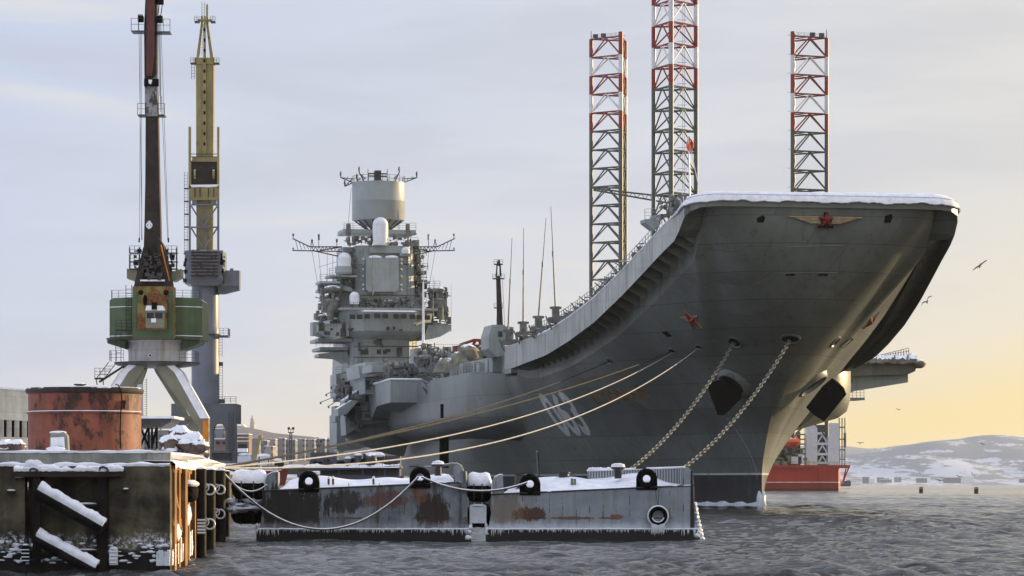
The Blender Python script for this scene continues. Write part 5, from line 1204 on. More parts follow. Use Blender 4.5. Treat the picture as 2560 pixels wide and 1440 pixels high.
# ================================================================== quay
EX = lambda y: -10.62-(y-100.3)*.0660          # quay edge line
def quay():
    D = 100.0; s = F/D; X0 = -60.0; t = thing('concrete_quay', 'stained concrete quay wall with snowy ledges, timber posts and a deep frozen recess', 'quay', (-14, D, 0))
    zf = lambda Y: P(0, Y, D).z; xf = lambda X: P(X, HZ, D).x
    # front face with the rectangular recess
    mb = MB(); xa, xb = xf(62), xf(272); zt = 3.1; zr = zf(1180); xe = xf(425)
    mb.box((X0, D, -2), (xa, D+.6, zt)); mb.box((xb, D, -2), (xe, D+.6, zt)); mb.box((xa, D, zr), (xb, D+.6, zt)); mb.box((xa, D+.75, -2), (xb, D+1.2, zr+.02)); mb.box((xa, D, -2), (xb, D+.8, .15))
    mb.add([(xe, D+.3, -2), (xe, D+.3, zt), (EX(170), 170, zt), (EX(170), 170, -2)], [(0, 1, 2, 3)])
    mb.build('quay_wall', 'concrete', t)
    mb = MB(); mb.box((X0, D+.9, 3.1), (xf(418), D+1.25, zf(1127)+.02)); mb.build('parapet', 'parapet', t)
    # ledge snow
    rr = random.Random(5)
    def roll(x0, x1, y, z, r, dep, n, name='ledge_snow', sink=.0):
        mb = MB(); rows = []
        for i in range(n+1):
            x = x0+(x1-x0)*i/n; h = r*(.8+.35*math.sin(i*.37)+.3*math.sin(i*.9+1)+rr.uniform(-.1, .15)); hem = rr.uniform(0, .03)
            rows.append([(x, y-.03, z-.04-hem), (x, y-.05, z+h*.25), (x, y-.01, z+h*.7), (x, y+.12, z+h), (x, y+dep*.6, z+h*1.1), (x, y+dep, z+h*1.1)])
        mb.add([v for q in rows for v in q], [(i*6+k, (i+1)*6+k, (i+1)*6+k+1, i*6+k+1) for i in range(n) for k in range(5)]); return mb.build(name, 'snow', t, ang=80)
    roll(X0, xe, D, 3.1, .06, .9, 420); roll(X0, xf(418), D+.9, zf(1127), .03, .33, 300)
    # steel frame round the recess
    mb = MB(); mb.box((xf(38), D-.28, zf(1192)), (xf(312), D-.002, zf(1174))); mb.build('frame_lintel', 'rust_brown', t)
    for a, b in ((84, 103), (244, 270)): mb = MB(); mb.box((xf(a), D-.2, -1), (xf(b), D+.0, zf(1192))); mb.build('frame_post', 'oldwood', t)
    roll(xf(38), xf(312), D-.28, zf(1174), .10, .28, 60)
    mb = MB(); mb.ell((xf(84), D-.1, zf(1166)), (.3, .2, .2), 12, 8, lump=.18); mb.ell((xf(100), D-.12, zf(1171)), (.7, .2, .12), 12, 8, lump=.12); mb.ell((xf(240), D-.12, zf(1171)), (.35, .2, .08), 12, 8, lump=.12); mb.ell((xf(282), D-.12, zf(1169)), (.2, .2, .1), 12, 8, lump=.12); mb.build('snow_drift', 'snow', t, ang=80)
    for (x0, x1, y) in ((38, 62, 1193), (275, 300, 1189), (190, 243, 1259), (190, 242, 1374), (18, 40, 1226), (308, 322, 1222)):
        mb = MB(); mb.ell((xf((x0+x1)/2), D-.05, zf(y)), ((x1-x0)/2/s, .12, .035), 12, 6); mb.box((xf(x0), D-.12, zf(y+6)), (xf(x1), D+.7, zf(y+1)), 1); mb.build('shelf_ledge', ['snow', 'rust_brown'], t)
    # bent lifting hooks
    for X, Y in ((88, 1180), (262, 1176)):
        mb = MB(); mb.path([(xf(X+q[0]), D-.3-.02*i, zf(Y+q[1])) for i, q in enumerate([(-10, 0), (-8, -7), (0, -9), (8, -6), (12, 0), (10, 6)])], .035, 6); mb.build('steel_hook', 'darkgrey', t)
    # inner wall debris ice near the waterline
    mb = MB()
    for k in range(90):
        x = rr.choice([rr.uniform(xf(2), xf(70)), rr.uniform(xf(270), xf(420)), rr.uniform(xf(80), xf(270))]); mb.ell((x, D-.02, rr.uniform(.05, .75)), (rr.uniform(.04, .14), .025, rr.uniform(.012, .05)), 7, 5, lump=.4)
    mb.build('ice_crust', 'ice', t, ang=80)['kind'] = 'stuff'
    mb = MB()
    for k in range(70):
        u = rr.random(); x = xe-.4+.55*u; y = D-.1 if u < .75 else D+rr.uniform(0, 6); x = x if u < .75 else EX(y)+.1; h = rr.uniform(.1, .42); mb.tube((x, y, .06+h), (x+rr.uniform(-.02, .02), y, -.02), rr.uniform(.015, .035), 5, r2=.012)
    for k in range(46):
        y = D+rr.uniform(1, 26); mb.tube((EX(y)+.16, y, rr.uniform(.25, .85)), (EX(y)+.17, y, -.05), rr.uniform(.02, .06), 5, r2=.02)
    mb.build('icicles', 'ice', t, ang=60)['kind'] = 'stuff'
    # side face: vertical timbers, struts, walers
    for i, (y, w_, pr, zt_) in enumerate([(100.9, .28, .16, 3.08), (103.6, .2, .2, 2.95), (107.5, .34, .26, 3.0), (112.5, .22, .2, 2.9), (118, .34, .24, 3.0), (123.5, .3, .2, 2.9), (131, .4, .3, 3.05), (139, .3, .22, 2.95), (147, .4, .25, 3.0)]):
        mb = MB(); mb.box((EX(y)-.05, y, -1), (EX(y)+pr, y+w_*2.2, zt_)); mb.build('fender_timber', 'wood', t)
    mb = MB(); mb.hexa([(EX(101)+.05, 101.2, zt_) for zt_ in ()] or [(EX(101)+.04, 101, 2.3), (EX(101)+.16, 101, 2.3), (EX(101)+.16, 101.4, 2.3), (EX(101)+.04, 101.4, 2.3), (EX(107)+.04, 107, .9), (EX(107)+.16, 107, .9), (EX(107)+.16, 107.4, .9), (EX(107)+.04, 107.4, .9)]); mb.build('brace_timber', 'wood', t)
    for z, h_ in ((2.86, .2), (1.2, .14)):
        mb = MB(); a, b = 100.6, 168; mb.hexa([(EX(a), a, z), (EX(a)+.14, a, z), (EX(b)+.14, b, z), (EX(b), b, z), (EX(a), a, z+h_), (EX(a)+.14, a, z+h_), (EX(b)+.14, b, z+h_), (EX(b), b, z+h_)]); mb.build('waling_timber', 'wood', t)
    mb = MB(); rows = []
    for i in range(120):
        y = 100.4+i*.58; h = .06+.05*abs(math.sin(i*.5))+rr.uniform(0, .04); rows.append([(EX(y)+.2, y, 3.05-rr.uniform(0, .08)), (EX(y)+.2, y, 3.12), (EX(y)+.1, y, 3.13+h), (EX(y)-.8, y, 3.15+h)])
    mb.add([v for q in rows for v in q], [(i*4+k, (i+1)*4+k, (i+1)*4+k+1, i*4+k+1) for i in range(119) for k in range(3)]); mb.build('edge_snow', 'snow', t, ang=80)
    mb = MB(); a, b = 104, 160; mb.hexa([(EX(a)-1.0, a, 3.12), (EX(a)-.3, a, 3.12), (EX(b)-.3, b, 3.12), (EX(b)-1.0, b, 3.12), (EX(a)-1.0, a, 3.44), (EX(a)-.3, a, 3.44), (EX(b)-.3, b, 3.44), (EX(b)-1.0, b, 3.44)]); mb.build('edge_kerb', 'parapet', t)
    mb = MB(); mb.ell((EX(104)-.6, 112, 3.46), (.4, 8, .12), 12, 8, lump=.1); mb.ell((EX(130)-.5, 130, 3.42), (.5, 14, .22), 12, 8, lump=.12); mb.ell((EX(150)-.5, 152, 3.42), (.5, 9, .18), 12, 8, lump=.12); mb.build('kerb_snow', 'snow', t, ang=80)
    # frozen fender bundle and clumps hung on the side
    for y, z, r in ((109, 2.2, .3),):
        mb = MB(); mb.ell((EX(y)+.35, y, z), (.3, .6, .32), 12, 8, lump=.12); mb.build('rubber_block', 'black', t); mb = MB(); mb.ell((EX(y)+.35, y, z+.3), (.3, .6, .14), 12, 6, lump=.15); mb.build('snow_clump', 'snow', t, ang=80)
    for y, z in ((102.5, .95), (111, 1.35), (112, 1.5), (124, 2.4)):
        mb = MB(); mb.ell((EX(y)+.16, y, z), (.13, .7, .28), 9, 7, lump=.25); mb.build('snow_clump', 'snow', t, ang=80)
    # heavy black fender piles with frosted rings
    for k, (X, d, w_, rings) in enumerate(((503, 118, 13, ()), (524, 128, 15, (1224, 1310)), (550, 145, 14, (1224, 1285)), (566, 160, 9, ()))):
        c = P(X, HZ, d); r = w_/F*d; pl = thing('fender_pile', ['black timber fender pile nearest the quay corner, snow-capped stub on it', 'thick black fender pile with two frosted rings, second from the quay corner', 'black fender pile with two frosted rings beside the fenders, third from the corner', 'thin black fender pile farthest along the quay side'][k], 'pile', (c.x, c.y, 0), 'fender piles along the quay side')
        mb = MB(); mb.tube((c.x, c.y, -1), (c.x, c.y, P(0, 1172+k*2, d).z), r, 16); mb.build('pile_shaft', 'oldwood', pl)
        mb = MB(); mb.ell((c.x, c.y, P(0, 1172+k*2, d).z), (r, r, r*.35), 12, 6, lump=.1); mb.build('snow_cap', 'snow', pl, ang=80)
        for Y in rings:
            mb = MB(); q = P(X+2, Y, d)-Vector((0, r+.05, 0)); mb.torus(q, .2, .035, n=20, m=6); mb.torus(q+Vector((-.16, .02, .08)), .14, .03, n=16, m=6, axis=(.5, 1, 0))
            for z in (.12, -.02, .26): mb.tube(q+Vector((-.32, 0, z)), q+Vector((-.1, 0, z-.03)), .025, 5)
            mb.build('frosted_ring', 'ice', pl)
    mb = MB()
    for k in range(5): mb.tube(P(503, 1300+k*8, 117.5)-Vector((.14, 0, 0)), P(503, 1300+k*8, 117.5)+Vector((.14, 0, 0)), .04, 5)
    mb.build('frosted_rungs', 'ice', t)
    # black chain down from the edge
    # small frosted ladder in the water by the wall
    for X, tp, bt in ((285, 1372, 1412), (66, 1366, 1404)):
        mb = MB(); mb.box((xf(X-10), D-.2, zf(bt)), (xf(X+10), D-.02, zf(tp))); mb.ell((xf(X), D-.12, zf(tp)), (.13, .12, .08), 10, 6); 
        for k in range(4): mb.tube((xf(X-10), D-.22, zf(tp+8+k*9)), (xf(X+10), D-.22, zf(tp+8+k*9)), .02, 5, mi=1)
        mb.build('step_block', ['snow', 'ice'] if X > 200 else ['oldwood', 'ice'], t)
quay()
def log(X0, Y0, X1, Y1, r, lab):
    a, b = P(X0, Y0, 99.3), P(X1, Y1, 98.9); t = thing('fallen_timber', lab, 'timber', (a+b)/2, 'fallen timbers leaning in the quay recess'); mb = MB(); n = 26
    ax = (b-a).normalized(); mb.lathe([(r*.8, 0), (r, .05), (r*1.02, (b-a).length*.5), (r*.95, (b-a).length)], a, 18, axis=ax); mb.build('timber_body', 'oldwood', t, ang=50)
    mb = MB(); up = Vector((0, 0, 1)); nrm = (up-ax*up.dot(ax)).normalized(); sd_ = Vector((0, -1, 0)); rows = []; rr = random.Random(int(X0))
    for i in range(n+1):
        p = a.lerp(b, .01+.98*i/n); row = []
        for k in range(9):
            an = R(-78+19.5*k); e = .0 if k in (0, 8) else .02+.07*math.cos(an)+rr.uniform(-.02, .022)+.02*math.sin(i*.9+k*.3); row.append(p+(nrm*math.cos(an)+sd_*math.sin(an))*(r+e))
        rows.append(row)
    mb.add([v for q in rows for v in q], [(i*9+k, (i+1)*9+k, (i+1)*9+k+1, i*9+k+1) for i in range(n) for k in range(8)]+[tuple(range(9)), tuple(range(n*9, n*9+9))]); mb.build('timber_snow', 'snow', t, ang=80)
log(92, 1226, 258, 1320, .235, 'snow-topped fallen timber lying diagonally across the quay recess, upper one')
log(88, 1342, 240, 1424, .225, 'snow-topped fallen timber sloping into the water under the other, lower one')

# ================================================================== orange tank on the quay and the block beside it
def tank():
    d = 150; s = F/d; c = P(193, HZ, d); r = 143/s; z0 = 3.1; z = lambda Y: P(0, Y, d).z; t = thing('rusty_tank', 'large round rust-orange tank with snow on its rims standing on the quay', 'tank', (c.x, c.y+r, z0))
    C = (c.x, c.y+r, 0); mb = MB(); mb.lathe([(r, z0), (r, z(1035)), (r*.997, z(1030)), (r*.997, z(975)), (r*.9, z(973))], C, 72); body = mb.build('tank_shell', 'orange_tank', t)
    mb = MB(); mb.torus((C[0], C[1], z(974)), r*1.0, .13, axis=(0, 0, 1), n=72, m=10, sq=1.1); mb.build('top_rim', 'rust_brown', t)
    mb = MB(); mb.torus((C[0], C[1], z(1030)), r*1.0, .07, axis=(0, 0, 1), n=72, m=8); mb.build('mid_rim', 'orange_tank', t)
    for zz, rr_, nm in ((z(967), r, 'rim_snow'), (z(1027), r+.0, 'rim_snow')):
        mb = MB(); mb.torus((C[0], C[1], zz), rr_, .05 if zz > 8.5 else .035, axis=(0, 0, 1), n=72, m=8, sq=.8); mb.build(nm, 'snow', t)
    mb = MB(); mb.lathe([(r*.98, z(970)), (r*.6, z(966)), (.01, z(964))], C, 48); mb.build('tank_roof', 'snow', t)
    yf = lambda X: C[1]-math.sqrt(max(0, r*r-((X-193)/s)**2))
    mb = MB(); pts = [(285, 960), (292, 962), (298, 975), (300, 1000), (297, 1040), (296, 1080), (297, 1122)]
    mb.path([(P(x, y, d).x, yf(x)-.16-(.0 if i else -.1), z(y)) for i, (x, y) in enumerate(pts)], .03, 6); mb.build('hose', 'black', t)
    for k, ch in enumerate('8888'):                     # faint draught figures down the side
        mb = MB(); y = 990+k*9.5; p = Vector((P(312, y, d).x, yf(312)-.03, z(y)))
        for q in (-1, 1): mb.torus(p+Vector((0, 0, q*.045)), .04, .010, n=14, m=4)
        mb.build('painted_figure', 'rust_brown', t)
    mb = MB(); p = Vector((P(305, 1010, d).x, yf(305)-.06, z(1010))); mb.cbox(p, (.1, .08, .4)); mb.cbox(p+Vector((0, 0, .1)), (.18, .1, .1)); mb.build('bracket', 'rust_brown', t)
    mb = MB(); mb.ell(P(200, 961, d+1), (.3, .3, .08), 10, 6); mb.build('roof_hatch', 'rust_brown', t)
tank()
d = 120; bk = thing('quay_bollard', 'squat iron mooring block with snow on its top in front of the orange tank', 'bollard', P(146, 1125, d))
mb = MB(); mb.pxpoly([(122, 1127), (124, 1096), (128, 1082), (160, 1080), (168, 1090), (170, 1127)], d, .5); mb.build('block_body', 'parapet', bk)
mb = MB(); mb.pxpoly([(126, 1122), (127, 1094), (160, 1092), (162, 1118), (150, 1114)], d-.05, .06); mb.ell(P(145, 1081, d+.2), (.33, .25, .06), 12, 6); mb.ell(P(140, 1122, d-.2), (.35, .2, .09), 12, 6, lump=.1); mb.build('block_snow', 'snow', bk)

# ================================================================== near portal crane
def crane_near():
    d = 280; s = F/d; t = thing('portal_crane', 'portal crane with green machinery house and dark rusty jib standing on pale straddling legs', 'crane', (P(375, HZ, d).x, d+3, 3.1))
    z = lambda Y, dd=d: P(0, Y, dd).z; x = lambda X, dd=d: P(X, HZ, dd).x; cx, cy = x(384), d+3
    def legf(pts_o, pts_i, dd, dep, side):
        mb = MB()
        for (a, b, c_, e) in zip(pts_o, pts_o[1:], pts_i[1:], pts_i): mb.pxpoly([a, b, c_, e], dd, dep)
        mb.build('portal_leg', 'crane_grey', t, ang=10)
        mb = MB(); sgn = 1 if side > 0 else -1
        for i, (a, b) in enumerate(zip(pts_o, pts_o[1:])):
            p, q = P(*a, dd), P(*b, dd); o = Vector((.03*sgn, 0, .02))
            if abs(a[0]-b[0]) > 8: W = Vector((-.72*sgn, -.02, 0)); O = Vector((0, -.02, 0)); mb.poly([p+O, q+O, q+W, p+W], (0, .05, 0))
            if abs(a[0]-b[0]) > 8: mb.add([p+o, q+o, q+o+Vector((0, dep, 0)), p+o+Vector((0, dep, 0))], [(0, 1, 2, 3)], 0)
        mb.build('leg_snow', 'snow', t)
    legf([(430, 908), (456, 930), (521, 1046), (521, 1146)], [(386, 908), (396, 930), (498, 1070), (498, 1146)], d+.5, 1.4, 1)
    mb = MB(); mb.pxpoly([(507, 1050), (521, 1050), (519, 1144), (505, 1144)], d+.42, .06); mb.build('sunlit_rust_plate', 'sunlit_rust', t)  # rusty leg face, its sunlit side painted as a bright orange plate
    legf([(326, 908), (300, 930), (226, 1046), (226, 1146)], [(368, 908), (355, 930), (250, 1070), (250, 1146)], d+.5, 1.4, -1)
    legf([(420, 908), (440, 930), (495, 1046), (495, 1146)], [(380, 908), (388, 930), (476, 1070), (476, 1146)], d+9, 1.4, 1)
    legf([(336, 908), (315, 930), (252, 1046), (252, 1146)], [(372, 908), (360, 930), (272, 1070), (272, 1146)], d+9, 1.4, -1)
    mb = MB(); mb.pxbox(340, 520, 1040, 1048, d+8.6, .4); mb.build('tie_beam', 'crane_grey', t)
    mb = MB(); mb.pxpoly([(300, 905), (335, 905), (365, 925), (352, 960), (330, 960), (310, 925)], d+.8, 1); mb.build('leg_gusset', 'crane_grey', t)
    mb = MB(); mb.lathe([(2.2, z(916)), (3.5, z(911)), (3.75, z(906)), (3.75, z(903)), (.2, z(902))], (cx, cy, 0), 40); mb.build('ring_platform', 'darkgrey', t)
    mb = MB(); mb.lathe([(2.52, z(903)), (2.52, z(877)), (2.56, z(876)), (2.56, z(874)), (2.52, z(873)), (2.5, z(852)), (2.62, z(850)), (2.62, z(846))], (cx, cy, 0), 48); mb.build('slewing_drum', 'drumgrey', t)
    mb = MB(); mb.torus((x(374), cy-2.6, z(888)), .14, .05); mb.ell((x(374), cy-2.6, z(888)), (.1, .1, .1), 8, 6, mi=1); mb.build('floodlight', ['white', 'black'], t)
    mb = MB(); mb.rail([(x(275), d+1, z(903)), (x(275), d-.4, z(903)), (x(312), d-.8, z(903))], .9, .7, .025); mb.rail([(x(450), d-.8, z(903)), (x(488), d, z(903)), (x(488), d+3, z(903))], .9, .7, .025); mb.rail([(x(237), d, z(945)), (x(275), d, z(945))], .85, .5, .03); mb.build('platform_rail', 'darkgrey', t)
    mb = MB(); mb.ladder(P(252, 945, d), P(282, 905, d), .7, .04); mb.pxbox(236, 262, 944, 948, d-.3, 1); mb.tube(P(248, 955, d), P(310, 915, d), .1, 5); mb.pxt(240, 948, 243, 962, d, .05); mb.pxt(258, 948, 258, 962, d, .05); mb.build('stair', 'rust_brown', t)
    # machinery house
    hx0, hx1 = x(267), x(500); zt, zb = z(748), z(845); y0, y1 = d+.6, d+8
    mb = MB(); ring = lambda zz, i_=0: [(hx0+i_, y0+1.3, zz), (hx0+1.6, y0+.2, zz), (hx1-1.6, y0+.2, zz), (hx1-i_, y0+1.3, zz), (hx1-i_, y1, zz), (hx0+i_, y1, zz)]
    rs = [ring(zb), ring(zt), ring(z(742), .3)]
    mb.add([v for q in rs for v in q], [(i*6+k, i*6+(k+1) % 6, (i+1)*6+(k+1) % 6, (i+1)*6+k) for i in range(2) for k in range(6)]+[tuple(range(6)), tuple(range(12, 18))]); h = mb.build('machinery_house', 'green', t, ang=15)
    mb = MB()
    for Y in (765, 838): mb.path([(hx0-.02, y0+1.3, z(Y)), (hx0+1.58, y0+.17, z(Y)), (hx1-1.58, y0+.17, z(Y)), (hx1+.02, y0+1.3, z(Y))], .035, 5)
    mb.build('wall_rib_snow', 'snow', h)
    mb = MB(); mb.pxpoly([(268, 846), (314, 852), (312, 872), (268, 858)], d+1.4, 4); mb.pxpoly([(500, 846), (455, 852), (455, 874), (500, 858)], d+1.4, 4); split_build(mb, 'house_apron', 'green', t)
    mb = MB(); mb.pxbox(266, 500, 845, 849, d+.3, 7); mb.build('house_floor', 'darkgrey', t)
    mb = MB(); mb.rail([(hx0+.2, y0+1.5, z(745)), (hx0+.2, y0+1, z(745)), (x(330), y0+.4, z(745))], .75, .7, .025); mb.rail([(x(433), y0+.4, z(745)), (hx1-.2, y0+1, z(745)), (hx1-.2, y0+3, z(745))], .75, .7, .025); mb.build('roof_rail', 'darkgrey', t)
    # slewing column in front of the house
    mb = MB(); mb.pxbox(331, 433, 716, 846, d-1.2, 2.2); mb.build('slewing_column', 'olive', t)
    mb = MB(); mb.pxbox(331, 342, 728, 845, d-1.35, .2); mb.pxbox(421, 432, 728, 845, d-1.35, .2); mb.pxbox(331, 433, 824, 846, d-1.4, .3); mb.build('column_flange', 'green', t)
    mb = MB(); mb.pxbox(343, 418, 758, 824, d-1.6, .5); mb.build('column_panel', 'olive', t)
    mb = MB(); mb.pxbox(364, 409, 778, 819, d-3.0, 1.5); mb.pxbox(362, 411, 776, 779, d-3.1, 1.7); cb = mb.build('operator_cab', 'crane_grey', t)
    mb = MB(); mb.pxbox(367, 384, 782, 796, d-3.04, .05); mb.pxbox(388, 406, 782, 796, d-3.04, .05); split_build(mb, 'cab_window', 'glass', cb)
    mb = MB(); mb.pxpoly([(363, 777), (366, 764), (406, 764), (410, 777)], d-3.05, 1.5); mb.pxbox(378, 390, 796, 806, d-3.05, .05); mb.build('cab_snow', 'snow', cb)
    mb = MB(); mb.pxbox(379, 392, 756, 774, d-3.15, .5); mb.pxt(363, 742, 363, 764, d-2, .12, 8); mb.ell(P(363, 750, d-2), (.2, .2, .45), 8, 8); mb.ell(P(415, 731, d-1.5), (.22, .2, .22), 8, 8); mb.ell(P(352, 731, d-1.5), (.22, .2, .22), 8, 8); mb.build('hook_blocks', 'black', t)
    mb = MB(); mb.ladder(P(322, 830, d), P(322, 712, d), .5, .035); mb.ladder(P(296, 905, d-.8), P(296, 824, d-.8), .45, .035); mb.pxbox(290, 330, 824, 827, d-.6, 1); mb.rail([P(290, 824, d-.6), P(330, 824, d-.6)], .8, .5, .025); mb.build('access_ladder', 'rust_brown', t)
    # A-frame and jib
    mb = MB(); mb.pxpoly([(332, 728), (340, 690), (358, 618), (372, 618), (356, 700), (352, 728)], d-.9, 1.6); mb.pxpoly([(432, 728), (428, 700), (408, 612), (394, 590), (392, 618), (412, 728)], d-.9, 1.6); mb.pxpoly([(340, 716), (345, 690), (420, 690), (428, 716)], d-.7, 1.2); mb.pxpoly([(352, 690), (356, 640), (405, 640), (418, 690)], d-.3, .8); mb.build('a_frame', 'rust_brown', t)
    mb = MB(); mb.pxt(402, 612, 424, 702, d-1, .07); mb.build('lit_stay', 'sunlit_rust', t)
    mb = MB(); mb.pxbox(350, 412, 699, 703, d-1.1, .8); mb.build('frame_snow', 'snow', t)
    mb = MB(); dj = d-.4
    mb.pxpoly([(357, 700), (361, 560), (363, 460), (364, 300), (361, 190), (360, 70), (366, -60), (392, -60), (392, 190), (395, 300), (398, 460), (401, 560), (404, 700)], dj, 1.1); mb.build('jib', 'rust_brown', t)
    mb = MB(); mb.pxpoly([(366, 190), (366, -60), (386, -60), (385, 130), (380, 190)], dj-.25, .3); mb.build('jib_cover', 'red_brown', t)
    mb = MB(); mb.pxpoly([(362, 290), (362, 215), (393, 185), (394, 290)], dj-.12, .2); mb.build('jib_cover', 'flake_grey', t)
    mb = MB(); mb.pxbox(360, 396, 197, 215, dj-.5, .4); mb.build('jib_clamp', 'black', t); mb = MB(); mb.pxpoly([(371, 199), (380, 199), (380, 204), (377, 211), (372, 208)], dj-.55, .06); mb.build('clamp_snow', 'snow', t)
    mb = MB(); mb.torus(P(373, 563, dj-.15), .22, .07, n=18, m=6, sq=1); mb.pxbox(370, 376, 552, 572, dj-.2, .1); mb.build('frosted_shackle', 'ice', t)
    for (X0, X1, Y, hh) in ((328, 364, 78, 1.05), (392, 425, 80, 1.05), (344, 364, 288, .95), (394, 411, 288, .95)):
        mb = MB(); mb.pxbox(X0, X1, Y-2, Y+1, dj-.4, 1.6); mb.rail([P(X0, Y-2, dj+1.1), P(X0, Y-2, dj-.4), P(X1, Y-2, dj-.4), P(X1, Y-2, dj+1.1)], hh, .6, .03, 2); mb.build('jib_platform', 'darkgrey', t)
    mb = MB()
    for k in range(4): mb.tube(P(346+k*3.2, 45, dj), P(346+k*3.2, 36, dj), .05, 5); mb.lathe([(.25, 0), (.3, .08), (.25, .16)], P(345+k*3.2, 48, dj), 12, axis=(1, 0, 0))
    mb.lathe([(.3, 0), (.36, .2), (.3, .4)], P(394, 48, dj), 12, axis=(1, 0, 0)); mb.pxbox(388, 408, -8, 10, dj, .5); mb.pxt(398, 10, 395, 38, dj, .04); mb.pxt(406, 10, 402, 38, dj, .04); mb.pxbox(390, 406, 40, 56, dj, .4); mb.build('sheave_block', 'black', t)
    mb = MB()
    for a in ((347, 50, 355, 600), (351, 78, 349, 605), (354, 80, 354, 600), (398, 55, 402, 280), (402, 55, 421, 600), (396, 60, 399, 240), (404, 240, 419, 600), (400, 60, 403, 290)): mb.pxt(*a, dj, .022, 4)
    for X in (348, 421): mb.tube(P(X, 595, dj), P(X, 606, dj), .07, 6)
    mb.build('hoist_cables', 'black', t)
    mb = MB(); mb.pxpoly([(317, 671), (352, 678), (348, 702), (336, 702), (317, 696)], d+.3, 2); mb.pxpoly([(428, 680), (453, 672), (453, 692), (436, 702), (430, 702)], d+.3, 2); split_build(mb, 'side_box', 'crane_grey', t)
    mb = MB()
    for Y in (632, 654, 672): mb.rail([P(323, Y, d+.2), P(350, Y, d+.2)], .6, .5, .03, 2); mb.rail([P(415, Y, d+.2), P(443, Y, d+.2)], .6, .5, .03, 2); mb.pxbox(323, 352, Y-1, Y+1, d, 1); mb.pxbox(412, 443, Y-1, Y+1, d, 1)
    for X in (325, 348, 420, 441): mb.pxt(X, 618, X, 680, d+.4, .05)
    rr = random.Random(2)
    for _ in range(30): X = rr.choice([rr.uniform(338, 352), rr.uniform(412, 436)]); Y = rr.uniform(622, 690); mb.cbox(P(X, Y, d+.5), (rr.uniform(.1, .4), .3, rr.uniform(.1, .5)))
    for _ in range(30): X = rr.uniform(360, 404); Y = rr.uniform(635, 700); mb.cbox(P(X, Y, d-1), (rr.uniform(.1, .5), .3, rr.uniform(.1, .4)))
    mb.build('luffing_machinery', 'darkgrey', t, ang=25)
crane_near()

